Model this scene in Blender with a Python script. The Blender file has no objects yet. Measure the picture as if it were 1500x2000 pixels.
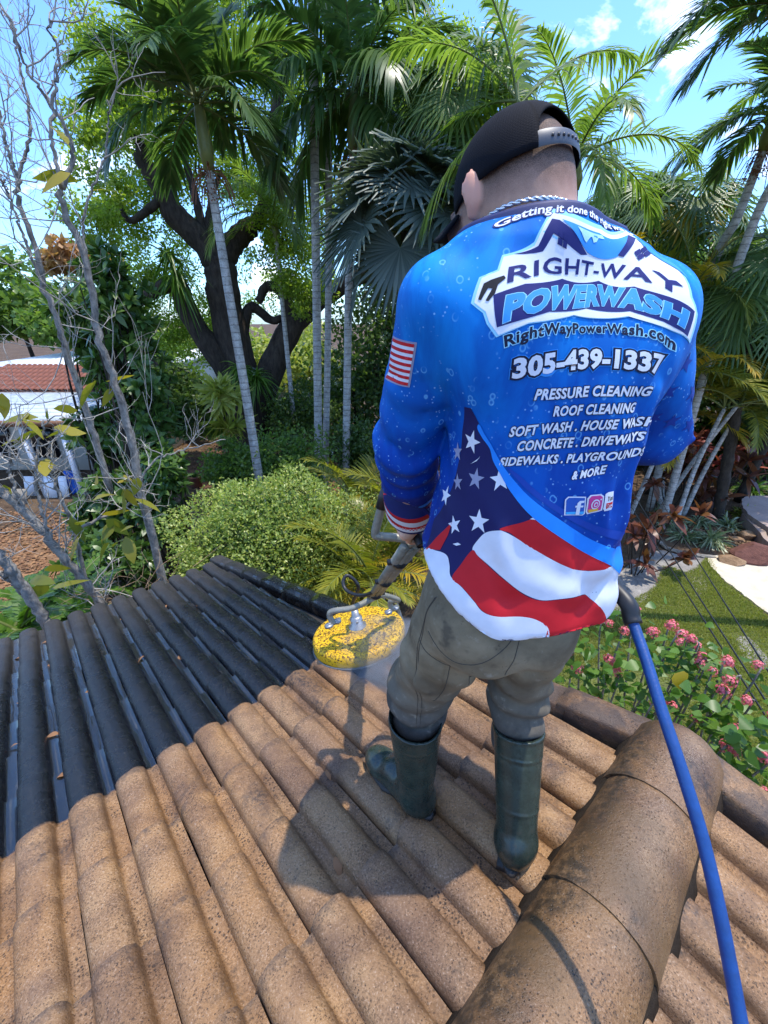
import bpy, bmesh, math, random
import numpy as np
from mathutils import Vector, Matrix
from mathutils.bvhtree import BVHTree
R = math.radians
scn = bpy.context.scene
COL = scn.collection
random.seed(7); RNG = np.random.default_rng(7)

# ------------------------------------------------------------------ camera, sky, sun, exposure
CZ = 5.2                                    # height of the lens above the garden
FPX, PITCH = 805.0, R(25.5)                 # focal length in pixels of a 1500 x 2000 frame
cam_d = bpy.data.cameras.new('camera'); cam = bpy.data.objects.new('camera', cam_d); COL.objects.link(cam)
cam.location = (0, 0, CZ); cam.rotation_euler = (math.pi/2 - PITCH, 0, 0)
cam_d.sensor_fit = 'HORIZONTAL'; cam_d.sensor_width = 36.0; cam_d.lens = 36.0*FPX/1500
cam_d.clip_start = 0.02; cam_d.clip_end = 2000
scn.camera = cam
SUN_AZ, SUN_EL = R(80), R(77)               # clockwise from +Y
world = bpy.data.worlds.new('World'); scn.world = world; world.use_nodes = True
sun_d = bpy.data.lights.new('sun', 'SUN'); sun = bpy.data.objects.new('sun', sun_d); COL.objects.link(sun)
sun_d.energy = 2.2; sun_d.angle = R(0.6); sun_d.color = (1.0, .93, .82)
sdir = Vector((math.sin(SUN_AZ)*math.cos(SUN_EL), math.cos(SUN_AZ)*math.cos(SUN_EL), math.sin(SUN_EL)))
sun.rotation_euler = sdir.to_track_quat('Z', 'Y').to_euler(); sun.location = sdir*50
vs = scn.view_settings
vs.view_transform = 'Standard'; vs.look = 'None'; vs.gamma = 1.0; vs.exposure = 1.27
try: vs.use_curve_mapping = False
except Exception: pass
scn.cycles.max_bounces = 8; scn.cycles.transparent_max_bounces = 8
scn.cycles.caustics_reflective = False; scn.cycles.caustics_refractive = False
try: scn.cycles.use_denoising = True
except Exception: pass

# ------------------------------------------------------------------ small node helper
class NT:
    def __init__(s, tree): s.t = tree; s.n = tree.nodes; s.l = tree.links
    def __call__(s, typ, _in=None, **kw):
        nd = s.n.new(typ)
        for k, v in kw.items(): setattr(nd, k, v)
        for k, v in (_in or {}).items():
            if hasattr(v, 'is_output') or hasattr(v, 'links'): s.l.new(v, nd.inputs[k])
            else: nd.inputs[k].default_value = v
        return nd
    def math(s, op, a, b=0.0, clamp=False):
        nd = s.n.new('ShaderNodeMath'); nd.operation = op; nd.use_clamp = clamp
        for i, v in enumerate((a, b)):
            if hasattr(v, 'links'): s.l.new(v, nd.inputs[i])
            else: nd.inputs[i].default_value = v
        return nd.outputs[0]
    def mix(s, f, a, b, mode='MIX'):
        nd = s.n.new('ShaderNodeMix'); nd.data_type = 'RGBA'; nd.blend_type = mode
        for i, v in ((0, f), (6, a), (7, b)):
            if hasattr(v, 'links'): s.l.new(v, nd.inputs[i])
            else: nd.inputs[i].default_value = v if i == 0 else (tuple(v)+(1,))[:4]
        return nd.outputs[2]
    def ramp(s, f, stops, interp='LINEAR'):
        nd = s.n.new('ShaderNodeValToRGB'); s.l.new(f, nd.inputs[0]); cr = nd.color_ramp; cr.interpolation = interp
        while len(cr.elements) < len(stops): cr.elements.new(.5)
        for e, (p, c) in zip(cr.elements, stops):
            e.position = p; e.color = (tuple(c)+(1,))[:4] if hasattr(c, '__len__') else (c, c, c, 1)
        return nd.outputs[0]
    def noise(s, vec, scale, detail=4, rough=.55, dist=0):
        nd = s.n.new('ShaderNodeTexNoise')
        if vec is not None: s.l.new(vec, nd.inputs['Vector'])
        nd.inputs['Scale'].default_value = scale; nd.inputs['Detail'].default_value = detail
        nd.inputs['Roughness'].default_value = rough; nd.inputs['Distortion'].default_value = dist
        return nd.outputs['Fac']
    def voro(s, vec, scale, feature='F1', out='Distance', rnd=1.0):
        nd = s.n.new('ShaderNodeTexVoronoi'); nd.feature = feature
        if vec is not None: s.l.new(vec, nd.inputs['Vector'])
        nd.inputs['Scale'].default_value = scale; nd.inputs['Randomness'].default_value = rnd
        return nd.outputs[out]
    def mapping(s, vec, scale=(1, 1, 1), loc=(0, 0, 0), rot=(0, 0, 0)):
        nd = s.n.new('ShaderNodeMapping'); s.l.new(vec, nd.inputs[0])
        nd.inputs['Scale'].default_value = scale; nd.inputs['Location'].default_value = loc; nd.inputs['Rotation'].default_value = rot
        return nd.outputs[0]
    def bump(s, h, strength=.3, dist=.01, normal=None):
        nd = s.n.new('ShaderNodeBump'); s.l.new(h, nd.inputs['Height'])
        nd.inputs['Strength'].default_value = strength; nd.inputs['Distance'].default_value = dist
        if normal is not None: s.l.new(normal, nd.inputs['Normal'])
        return nd.outputs[0]

# sky: physical sky with broken clouds, the same all round
w = NT(world.node_tree); w.n.clear()
sky = w('ShaderNodeTexSky', sky_type='NISHITA', sun_disc=False, sun_elevation=SUN_EL, sun_rotation=SUN_AZ, air_density=1.0, dust_density=.6, ozone_density=2.0)
gen = w('ShaderNodeTexCoord').outputs['Generated']
cl = w.noise(w.mapping(gen, (2.2, 2.2, 3.6), (.35, 1.9, .2)), 1.3, 7, .6, .25)
cover = w.ramp(cl, [(.55, 0), (.63, .75), (.73, 1)])
fine = w.noise(w.mapping(gen, (3, 3, 5)), 4.0, 5, .6)
ccol = w.ramp(fine, [(.3, (6.2, 6.6, 7.4)), (.7, (9.0, 9.2, 9.6))])
skyc = w.mix(1.0, sky.outputs[0], (.60, .86, 1.22), 'MULTIPLY')
bgc = w.mix(cover, skyc, ccol)
bg = w('ShaderNodeBackground', {'Color': bgc, 'Strength': .15})
w('ShaderNodeOutputWorld', {'Surface': bg.outputs[0]})

# ------------------------------------------------------------------ geometry helpers
def V3(*a): return np.array(a, float)
def ray(px, py):
    x, u = px-750., 1000.-py
    return V3(x, u*math.sin(PITCH)+FPX*math.cos(PITCH), u*math.cos(PITCH)-FPX*math.sin(PITCH))
def at(px, py, d):                           # point at horizontal range d metres
    r = ray(px, py); r = r*(d/math.hypot(r[0], r[1])); return V3(r[0], r[1], r[2]+CZ)
def G(px, py, z=0.0):                        # point on the garden floor
    r = ray(px, py); r = r*((z-CZ)/r[2]); return V3(r[0], r[1], z)

def mesh_np(name, V, F, mat=None, smooth=False, midx=None):
    """F: list of (m,k) int arrays"""
    V = np.asarray(V, np.float32); F = [np.asarray(f, np.int32) for f in (F if isinstance(F, list) else [F]) if len(f)]
    me = bpy.data.meshes.new(name)
    me.vertices.add(len(V)); me.vertices.foreach_set('co', V.ravel())
    nl = sum(f.size for f in F); npoly = sum(len(f) for f in F)
    me.loops.add(nl); me.loops.foreach_set('vertex_index', np.concatenate([f.ravel() for f in F]))
    tot = np.concatenate([np.full(len(f), f.shape[1], np.int32) for f in F])
    st = np.concatenate([[0], np.cumsum(tot)[:-1]]).astype(np.int32)
    me.polygons.add(npoly); me.polygons.foreach_set('loop_start', st)
    try: me.polygons.foreach_set('loop_total', tot)
    except Exception: pass
    if smooth: me.polygons.foreach_set('use_smooth', np.ones(npoly, bool))
    mats = mat if isinstance(mat, (list, tuple)) else [mat]
    for m in mats:
        if m is not None: me.materials.append(m)
    if midx is not None: me.polygons.foreach_set('material_index', np.asarray(midx, np.int32))
    me.update(calc_edges=True); me.validate()
    return me
def link(name, me, parent=None, loc=None, label=None, cat=None, group=None, kind=None):
    o = bpy.data.objects.new(name, me); COL.objects.link(o)
    if parent is not None: o.parent = parent
    if loc is not None: o.location = loc
    if label: o['label'] = label
    if cat: o['category'] = cat
    if group: o['group'] = group
    if kind: o['kind'] = kind
    return o
def empty(name, loc, label=None, cat=None, group=None, kind=None):
    o = link(name, None, None, loc, label, cat, group, kind); o.empty_display_size = .1; return o

class MB:
    """collects geometry in numpy, becomes one mesh"""
    def __init__(s): s.v = []; s.q = []; s.t = []; s.n = 0
    def add(s, V, quads=None, tris=None):
        V = np.asarray(V, float).reshape(-1, 3)
        if quads is not None and len(quads): s.q.append(np.asarray(quads)+s.n)
        if tris is not None and len(tris): s.t.append(np.asarray(tris)+s.n)
        s.v.append(V); s.n += len(V)
    def tube(s, pts, rad, seg=8, cap=True):
        P = np.asarray(pts, float); n = len(P)
        rad = np.broadcast_to(np.asarray(rad, float), (n,))
        T = np.gradient(P, axis=0); T /= np.linalg.norm(T, axis=1)[:, None]+1e-9
        ref = V3(0, 0, 1) if abs(T[0][2]) < .9 else V3(1, 0, 0)
        Nn = np.cross(ref, T[0]); Nn /= np.linalg.norm(Nn)
        a = np.linspace(0, 2*np.pi, seg, endpoint=False); out = []
        for i in range(n):
            Nn = Nn-T[i]*(Nn@T[i]); Nn /= np.linalg.norm(Nn)+1e-9; B = np.cross(T[i], Nn)
            out.append(P[i]+rad[i]*(np.cos(a)[:, None]*Nn+np.sin(a)[:, None]*B))
        V = np.concatenate(out); q = []
        i = np.arange(n-1)[:, None]*seg; j = np.arange(seg)[None]; k = (j+1) % seg
        q = np.stack([i+j, i+k, i+seg+k, i+seg+j], -1).reshape(-1, 4)
        tr = None
        if cap:
            V = np.concatenate([V, P[:1], P[-1:]]); c0, c1 = n*seg, n*seg+1; jj = np.arange(seg); kk = (jj+1) % seg
            tr = np.concatenate([np.stack([np.full(seg, c0), kk, jj], -1), np.stack([np.full(seg, c1), (n-1)*seg+jj, (n-1)*seg+kk], -1)])
        s.add(V, q, tr)
    def box(s, c, size, rot=None):
        h = np.asarray(size, float)/2
        V = np.array([[x, y, z] for x in (-1, 1) for y in (-1, 1) for z in (-1, 1)])*h
        if rot is not None: V = V@np.asarray(rot).T
        s.add(V+np.asarray(c, float), [[0, 1, 3, 2], [4, 6, 7, 5], [0, 4, 5, 1], [2, 3, 7, 6], [0, 2, 6, 4], [1, 5, 7, 3]])
    def lathe(s, prof, c=(0, 0, 0), seg=24, rot=None, cap=True):
        prof = np.asarray(prof, float); a = np.linspace(0, 2*np.pi, seg, endpoint=False); n = len(prof)
        V = np.stack([prof[:, 0][:, None]*np.cos(a), prof[:, 0][:, None]*np.sin(a), np.repeat(prof[:, 1][:, None], seg, 1)], -1).reshape(-1, 3)
        if rot is not None: V = V@np.asarray(rot).T
        i = np.arange(n-1)[:, None]*seg; j = np.arange(seg)[None]; k = (j+1) % seg
        s.add(V+np.asarray(c, float), np.stack([i+j, i+k, i+seg+k, i+seg+j], -1).reshape(-1, 4))
    def mesh(s, name, mat=None, smooth=False):
        F = ([np.concatenate(s.q)] if s.q else [])+([np.concatenate(s.t)] if s.t else [])
        return mesh_np(name, np.concatenate(s.v), F, mat, smooth)
    def build(s, name, mat=None, parent=None, smooth=False, **kw): return link(name, s.mesh(name, mat, smooth), parent, **kw)

def spline(pts, n):
    P = np.asarray(pts, float)
    if len(P) < 3: return P[0]+(P[-1]-P[0])*np.linspace(0, 1, n)[:, None]
    E = np.concatenate([[2*P[0]-P[1]], P, [2*P[-1]-P[-2]]]); t = np.linspace(0, len(P)-1-1e-6, n); k = t.astype(int); f = (t-k)[:, None]
    a, b, c, d = E[k], E[k+1], E[k+2], E[k+3]
    return .5*(2*b+(c-a)*f+(2*a-5*b+4*c-d)*f**2+(3*b-a-3*c+d)*f**3)
def unit(v): v = np.asarray(v, float); return v/(np.linalg.norm(v, axis=-1, keepdims=True)+1e-12)

# ------------------------------------------------------------------ material helpers
def new_mat(name):
    m = bpy.data.materials.new(name); m.use_nodes = True; t = NT(m.node_tree); t.n.clear(); return m, t
def finish(t, **inp):
    b = t('ShaderNodeBsdfPrincipled', inp); t('ShaderNodeOutputMaterial', {'Surface': b.outputs[0]}); return b
def plain(name, c, rough=.6, metal=0.0, var=.12, scale=20, bump=0.0, spec=.5):
    m, t = new_mat(name); oc = t('ShaderNodeTexCoord').outputs['Object']
    n = t.noise(oc, scale, 5)
    col = t.mix(n, tuple(np.clip(np.array(c)*(1-var*1.6), 0, 1)), tuple(np.clip(np.array(c)*(1+var*1.6), 0, 1)))
    kw = {'Base Color': col, 'Roughness': rough, 'Metallic': metal, 'Specular IOR Level': spec}
    if bump: kw['Normal'] = t.bump(t.noise(oc, scale*4, 4), bump, .004)
    finish(t, **kw); return m
def leaf_mat(name, cols, rough=.42, trans=.38, spec=.45):
    m, t = new_mat(name)
    rnd = t('ShaderNodeNewGeometry').outputs['Random Per Island']
    n = len(cols); col = t.ramp(rnd, [(i/(max(n-1, 1)), c) for i, c in enumerate(cols)])
    oc = t('ShaderNodeTexCoord').outputs['Object']
    big = t.noise(oc, .9, 2); col = t.mix(t.math('MULTIPLY', big, .5), col, tuple(np.array(cols[-1])*.9+np.array(cols[0])*.1))
    b = t('ShaderNodeBsdfPrincipled', {'Base Color': col, 'Roughness': rough, 'Specular IOR Level': spec})
    tc = t.mix(1.0, col, (1.25, 1.35, .55), 'MULTIPLY')
    tr = t('ShaderNodeBsdfTranslucent', {'Color': tc}); mx = t('ShaderNodeMixShader', {0: trans, 1: b.outputs[0], 2: tr.outputs[0]})
    t('ShaderNodeOutputMaterial', {'Surface': mx.outputs[0]}); return m
def bark_mat(name, c0, c1, scale=12, stretch=4, bump=.6, dist=.02):
    m, t = new_mat(name); oc = t('ShaderNodeTexCoord').outputs['Object']
    n = t.noise(t.mapping(oc, (stretch, stretch, 1)), scale/stretch*1.5, 6, .65); n2 = t.noise(oc, scale*.35, 3)
    f = t.math('ADD', t.math('MULTIPLY', n, .65), t.math('MULTIPLY', n2, .35))
    col = t.ramp(f, [(.32, c0), (.68, c1)])
    finish(t, **{'Base Color': col, 'Roughness': .9, 'Specular IOR Level': .2, 'Normal': t.bump(n, bump, dist)}); return m
# ------------------------------------------------------------------ the roof
AZR, SLOPE = R(47.6), R(13.3)
UV_ = V3(math.sin(AZR), math.cos(AZR), 0); DV_ = V3(-math.cos(AZR), math.sin(AZR), 0); TS = math.tan(SLOPE)
RZ0 = CZ-1.455+TS*.200                       # plane height at the ridge line
def RP(u, d, h=0.0):                         # roof point: u along the ridge, d down the slope (both sides), h above the plane
    p = UV_*u+DV_*d; return V3(p[0], p[1], RZ0-TS*abs(d)+h)
ROLL, EXPO, CLEAN_D = .1565, .3215, 1.505

def tile_material(name, ridge=False):
    m, t = new_mat(name)
    tc = t('ShaderNodeTexCoord'); oi = t('ShaderNodeObjectInfo'); geo = t('ShaderNodeNewGeometry')
    pos = geo.outputs['Position']
    # roof coordinates of the shading point
    def dot(v, off):
        nd = t('ShaderNodeVectorMath', {0: pos, 1: tuple(v)}, operation='DOT_PRODUCT'); return t.math('ADD', nd.outputs['Value'], off)
    d = dot(DV_, 0.0); u = dot(UV_, 0.0)
    rnd = oi.outputs['Random']
    grain = t.noise(pos, 175, 4, .8); mott = t.noise(pos, 9, 5, .6); mid = t.noise(pos, 45, 4, .6); big = t.noise(pos, 2.2, 4)
    lx = t('ShaderNodeSeparateXYZ', {0: tc.outputs['Object']}).outputs[0]; ly = t('ShaderNodeSeparateXYZ', {0: tc.outputs['Object']}).outputs[1]
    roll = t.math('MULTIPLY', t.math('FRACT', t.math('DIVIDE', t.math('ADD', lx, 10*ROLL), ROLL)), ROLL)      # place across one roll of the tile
    pan = t.ramp(roll, [(.112, 0), (.120, 1)]) if not ridge else None
    # washed concrete: sandy tan with rose-brown patches and pits
    a = t.ramp(mott, [(.30, (.150, .086, .048)), (.5, (.255, .152, .080)), (.70, (.345, .222, .122))])
    a = t.mix(t.math('MULTIPLY', rnd, .75), a, (.180, .104, .062))
    orange = t.ramp(big, [(.42, 0), (.60, 1)])
    a = t.mix(t.math('MULTIPLY', orange, .5), a, (.335, .175, .062))
    gm = t.ramp(t.noise(pos, 12, 4, .6), [(.34, .25), (.62, 1)])
    a = t.mix(t.math('MULTIPLY', t.ramp(grain, [(.40, .95), (.475, 0)]), gm), a, (.045, .027, .017))
    a = t.mix(1.0, a, (1.06, 1.0, .84), 'MULTIPLY')
    a = t.mix(t.ramp(grain, [(.56, 0), (.66, .6)]), a, (.48, .36, .26))
    v1 = t.voro(pos, 105 if ridge else 120); pits = t.ramp(v1, [(.13, 1), (.24, 0)])
    pitmask = t.ramp(t.noise(pos, 17, 4, .65), [(.34, .35 if ridge else .05), (.56 if ridge else .60, 1)])
    pit = t.math('MULTIPLY', pits, pitmask)
    if pan is not None:
        pit2 = t.math('MULTIPLY', t.ramp(t.voro(pos, 95), [(.22, 1), (.34, 0)]), t.math('MULTIPLY', pan, t.ramp(t.noise(pos, 8, 4, .6), [(.42, 0), (.60, 1)])))
        pit = t.math('MAXIMUM', pit, pit2)
    a = t.mix(t.math('MULTIPLY', pit, .9), a, (.028, .020, .015))
    # leftover black growth in patches with a shape of their own
    lo = t.ramp(t.noise(t.mapping(pos, (1, 1, 1), (3.1, 1.7, .4)), 4.2, 6, .66, .5), [(.53, 0), (.68, .9)])
    lo = t.math('MULTIPLY', lo, t.ramp(t.noise(pos, 60, 4, .7), [(.40, .10), (.58, 1)]))
    a = t.mix(lo, a, (.036, .026, .020))
    # damp patches, darker while they dry
    damp = t.ramp(t.noise(t.mapping(pos, (1, 1, 1), (7.3, 2.1, .0)), 3.1, 5, .6, .6), [(.46, 0), (.58, 1)])
    a = t.mix(t.math('MULTIPLY', damp, .8), a, t.mix(1.0, a, (.58, .55, .58), 'MULTIPLY'))
    if not ridge:
        # rust-brown runs of dirt left in the foot of each roll and at the tile ends
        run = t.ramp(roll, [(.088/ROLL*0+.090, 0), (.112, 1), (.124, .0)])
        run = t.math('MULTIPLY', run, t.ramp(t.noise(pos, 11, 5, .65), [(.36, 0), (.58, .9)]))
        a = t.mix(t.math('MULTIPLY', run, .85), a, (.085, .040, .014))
        endd = t.math('MULTIPLY', t('ShaderNodeMapRange', {'Value': t.math('ADD', ly, t.math('MULTIPLY', t.math('SUBTRACT', mid, .5), .10)), 'From Min': .36, 'From Max': .40}).outputs[0], t.ramp(mott, [(.40, 0), (.55, .8)]))
        a = t.mix(endd, a, (.050, .034, .026))
    if ridge:
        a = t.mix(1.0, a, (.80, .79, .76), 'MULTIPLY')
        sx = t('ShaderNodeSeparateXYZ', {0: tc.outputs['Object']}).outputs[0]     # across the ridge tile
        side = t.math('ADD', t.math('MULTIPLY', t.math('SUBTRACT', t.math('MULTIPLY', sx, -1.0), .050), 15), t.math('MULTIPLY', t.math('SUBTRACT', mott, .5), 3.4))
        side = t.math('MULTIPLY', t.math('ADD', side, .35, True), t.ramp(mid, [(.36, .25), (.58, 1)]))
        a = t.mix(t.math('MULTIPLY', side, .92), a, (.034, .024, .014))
        a = t.mix(t.ramp(t.noise(pos, 5.2, 5, .6, .4), [(.46, 0), (.64, .75)]), a, (.115, .066, .026))
    # unwashed: black algae crust, wet
    b = t.ramp(mid, [(.34, (.0025, .0025, .003)), (.55, (.005, .005, .006)), (.72, (.013, .0125, .0125))])
    dn = t('ShaderNodeMapRange', {'Value': t.math('ADD', d, t.math('MULTIPLY', t.math('SUBTRACT', mott, .5), 1.0)), 'From Min': 2.7, 'From Max': 4.1}).outputs[0]
    dry = t.ramp(grain, [(.35, (.016, .014, .013)), (.5, (.042, .037, .033)), (.66, (.105, .096, .084))])
    dry = t.mix(t.math('MULTIPLY', pit, .8), dry, (.008, .007, .006))
    b = t.mix(t.math('MULTIPLY', dn, .95), b, dry)
    fleck = t.math('MULTIPLY', t.ramp(t.voro(pos, 60), [(.03, 1), (.06, 0)]), t.ramp(t.noise(pos, 20, 2), [(.54, 0), (.62, 1)])); b = t.mix(t.math('MULTIPLY', fleck, .7), b, (.30, .28, .25))
    edge = t.math('ADD', d, t.math('MULTIPLY', t.math('SUBTRACT', t.noise(pos, 16, 5), .5), .035))
    # the machine's arc of work: cleaned band ends at a line parallel to the ridge, bulging where the machine stands
    du = t.math('SUBTRACT', u, 1.16); bul = t.math('MULTIPLY', t.math('POWER', t.math('MAXIMUM', t.math('SUBTRACT', 1.0, t.math('MULTIPLY', t.math('MULTIPLY', du, du), 14)), 0.0), 1.0), .10)
    dirty = t('ShaderNodeMapRange', {'Value': t.math('SUBTRACT', edge, t.math('MULTIPLY', bul, 0.0)), 'From Min': CLEAN_D-.006, 'From Max': CLEAN_D+.008}).outputs[0]
    if ridge: col, wet = a, .35
    else: col = t.mix(dirty, a, b)
    streak = t.noise(t.mapping(pos, (1, 1, 1)), 14, 4)
    r_clean = t.ramp(t.noise(pos, 6, 4), [(.35, .26 if ridge else .45), (.65, .50 if ridge else .72)])
    r_dirty = t.math('ADD', t.math('SUBTRACT', t.ramp(streak, [(.3, .20), (.7, .34)]), t.math('MULTIPLY', pan, .10)) if pan is not None else t.ramp(streak, [(.3, .2), (.7, .3)]), t.math('MULTIPLY', dn, .5))
    rough = r_clean if ridge else t.mix(dirty, r_clean, r_dirty)
    h = t.math('SUBTRACT', t.math('ADD', t.math('MULTIPLY', grain, .9), t.math('MULTIPLY', mid, .8)), t.math('MULTIPLY', pit, .9))
    wetc = {} if ridge else {'Coat Weight': t.math('MULTIPLY', t.math('MULTIPLY', dirty, t.math('SUBTRACT', 1.0, dn, True)), t.math('ADD', .06, t.math('MULTIPLY', pan, .94))), 'Coat Roughness': .06, 'Coat IOR': 1.45}
    finish(t, **{'Base Color': col, 'Roughness': rough, 'Specular IOR Level': .5, 'Normal': t.bump(h, .6, .0045), **wetc})
    return m
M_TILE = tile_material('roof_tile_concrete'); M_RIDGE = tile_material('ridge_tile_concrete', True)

roof = empty('roof', RP(0, 0), kind='structure'); roof.matrix_world = Matrix.Translation(Vector(RP(0, 0)))
ROOFC = V3(*roof.location)
# underlay deck below the tiles, both slopes
dk = MB()
def slab(mb, c4, th):
    c4 = np.array(c4); lo = c4-V3(0, 0, th); mb.add(np.concatenate([c4, lo]), [[0, 1, 2, 3], [7, 6, 5, 4], [0, 4, 5, 1], [1, 5, 6, 2], [2, 6, 7, 3], [3, 7, 4, 0]])
slab(dk, [RP(-3.2, 0, -.035)-ROOFC, RP(-3.2, 3.66, -.035)-ROOFC, RP(1.15, 3.66, -.035)-ROOFC, RP(1.33, 0, -.035)-ROOFC], .12)
slab(dk, [RP(1.33, 0, -.036)-ROOFC, RP(1.42, -2.6, -.036)-ROOFC, RP(-3.2, -2.6, -.036)-ROOFC, RP(-3.2, 0, -.036)-ROOFC], .12)
dk.build('roof_deck', plain('deck_felt', (.03, .027, .025), .9), roof)
wl = MB()                                     # the house wall under the eaves
for a, b in (((-3.1, 3.1), (.95, 3.1)), ((.95, 3.1), (1.2, -2.3))):
    p, q = RP(*a), RP(*b); dirv = unit(V3(q[0]-p[0], q[1]-p[1], 0)); nr = V3(-dirv[1], dirv[0], 0)*.12
    top = min(p[2], q[2])-.2
    wl.add([V3(*x[:2], z)-ROOFC for z in (0, top) for x in (p, q, q+nr, p+nr)], [[0, 1, 5, 4], [1, 2, 6, 5], [2, 3, 7, 6], [3, 0, 4, 7], [4, 5, 6, 7]])
wl.build('house_wall', plain('stucco', (.62, .55, .45), .9, bump=.4), roof)

def tile_mesh(name, seed, length=.392, rolls=2):
    rs = np.random.default_rng(seed); rw = .112; ht = .043
    xs, zs = [], []
    for k in range(rolls):
        x0 = k*ROLL
        if k == 0: xs.append(x0+.0015); zs.append(.002)       # side lap edge
        for a in np.linspace(0, 1, 11):
            th = math.pi*(1-a); xs.append(x0+.002+rw*(.5+.5*math.cos(th)*(1.0))); zs.append(.006+ht*math.sin(th)**.72)
        xs += [x0+rw+.005, x0+rw+.010, x0+ROLL-(.0015 if k == rolls-1 else .003)]; zs += [.003, .0, .0]
    xs = np.array(xs); zs = np.array(zs); n = len(xs); ny = 6
    ys = np.linspace(0, length, ny); Vt = []
    for j, y in enumerate(ys):
        lift = .031*y/length+(0.0 if j < ny-1 else -.001)
        wob = rs.normal(0, .0006, n)
        Vt.append(np.stack([xs, np.full(n, y)+(rs.normal(0, .0014, n) if j == ny-1 else 0), zs+lift+wob], -1))
    Vt = np.concatenate(Vt); th = .022
    front = Vt[(ny-1)*n:].copy(); front[:, 2] -= th; front[:, 1] -= .002
    under = front.copy(); under[:, 1] -= .05
    V = np.concatenate([Vt, front, under]); q = []
    for j in range(ny+1):
        for i in range(n-1): q.append([j*n+i, j*n+i+1, (j+1)*n+i+1, (j+1)*n+i])
    # side wall on the lap edge
    b = len(V); L = Vt[::n].copy(); L[:, 2] -= .022; V = np.concatenate([V, L])
    for j in range(ny-1): q.append([j*n, (j+1)*n, b+j+1, b+j])
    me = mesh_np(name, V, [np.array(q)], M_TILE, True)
    # keep the butt edge and lap crisp
    try:
        at_ = me.attributes.new('sharp_edge', 'BOOLEAN', 'EDGE'); s = np.zeros(len(me.edges), bool)
        ev = np.zeros(len(me.edges)*2, np.int32); me.edges.foreach_get('vertices', ev); ev = ev.reshape(-1, 2)
        s |= ((ev >= (ny-1)*n) & (ev < ny*n)).all(1); s |= ((ev >= ny*n) & (ev < (ny+1)*n)).all(1)
        s |= ((ev % n == 0) & (ev < ny*n)).all(1)
        at_.data.foreach_set('value', s)
    except Exception as e: print('sharp', e)
    return me
TILES = [tile_mesh('roof_tile', s) for s in range(7)]; HALF = tile_mesh('roof_tile', 20, rolls=1)
def frame_mat(o, X, Y, Z):
    X, Y, Z = unit(X), unit(Y), unit(Z)
    return Matrix(((X[0], Y[0], Z[0], o[0]), (X[1], Y[1], Z[1], o[1]), (X[2], Y[2], Z[2], o[2]), (0, 0, 0, 1)))
def put(o, parent, M):
    o.parent = parent; o.matrix_world = M
def rake_u(d): return 1.345-.062*d if d > 0 else 1.345-.03*d
PAN0 = -.426                                   # a pan line measured along the ridge
def lay_tiles(side, dmax, umin):
    dn = unit(DV_*side+V3(0, 0, -TS)); X = -UV_ if side > 0 else UV_
    up = unit(np.cross(UV_, dn)*(-1)); up = up if up[2] > 0 else -up
    X = np.cross(dn, up)                       # right-handed: X, down-slope, up
    courses = int(dmax/EXPO)+1; rc = np.random.default_rng(3)
    for c in range(courses):
        dlow = (.508-EXPO)+c*EXPO              # butt edge of this course
        if side < 0: dlow = .13+c*EXPO
        if dlow < .25: continue
        if dlow > dmax: break
        k0 = -24
        for k in range(k0, 14):
            if (k+c) % 2: continue
            # tile covers rolls k and k+1 ; X runs along +u or -u
            ustart = PAN0+ROLL*k
            rolls = 2
            ua, ub = ustart, ustart+2*ROLL
            lim = rake_u(dlow)+.02
            if ua < umin or ua+ROLL > lim+.03: continue
            if ub > lim+.03: rolls = 1
            if side > 0: me = TILES[rc.integers(7)] if rolls == 2 else HALF; o0 = ua if X@UV_ > 0 else ua+rolls*ROLL
            else: me = TILES[rc.integers(7)] if rolls == 2 else HALF; o0 = ua if X@UV_ > 0 else ua+rolls*ROLL
            p = UV_*o0+DV_*side*(dlow-.392); z = RZ0-TS*(dlow-.392)
            org = V3(p[0], p[1], z)+up*.004*rc.random()
            o = bpy.data.objects.new('roof_tile', me); COL.objects.link(o)
            tw = rc.normal(0, .004); Y = unit(dn+X*tw)
            o.parent = roof
            M = frame_mat(org, np.cross(Y, up), Y, up)
            o.matrix_basis = Matrix.Translation(-Vector(ROOFC)) @ M
    return
lay_tiles(1, 3.75, -2.6); lay_tiles(-1, 1.75, -.6)

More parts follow.
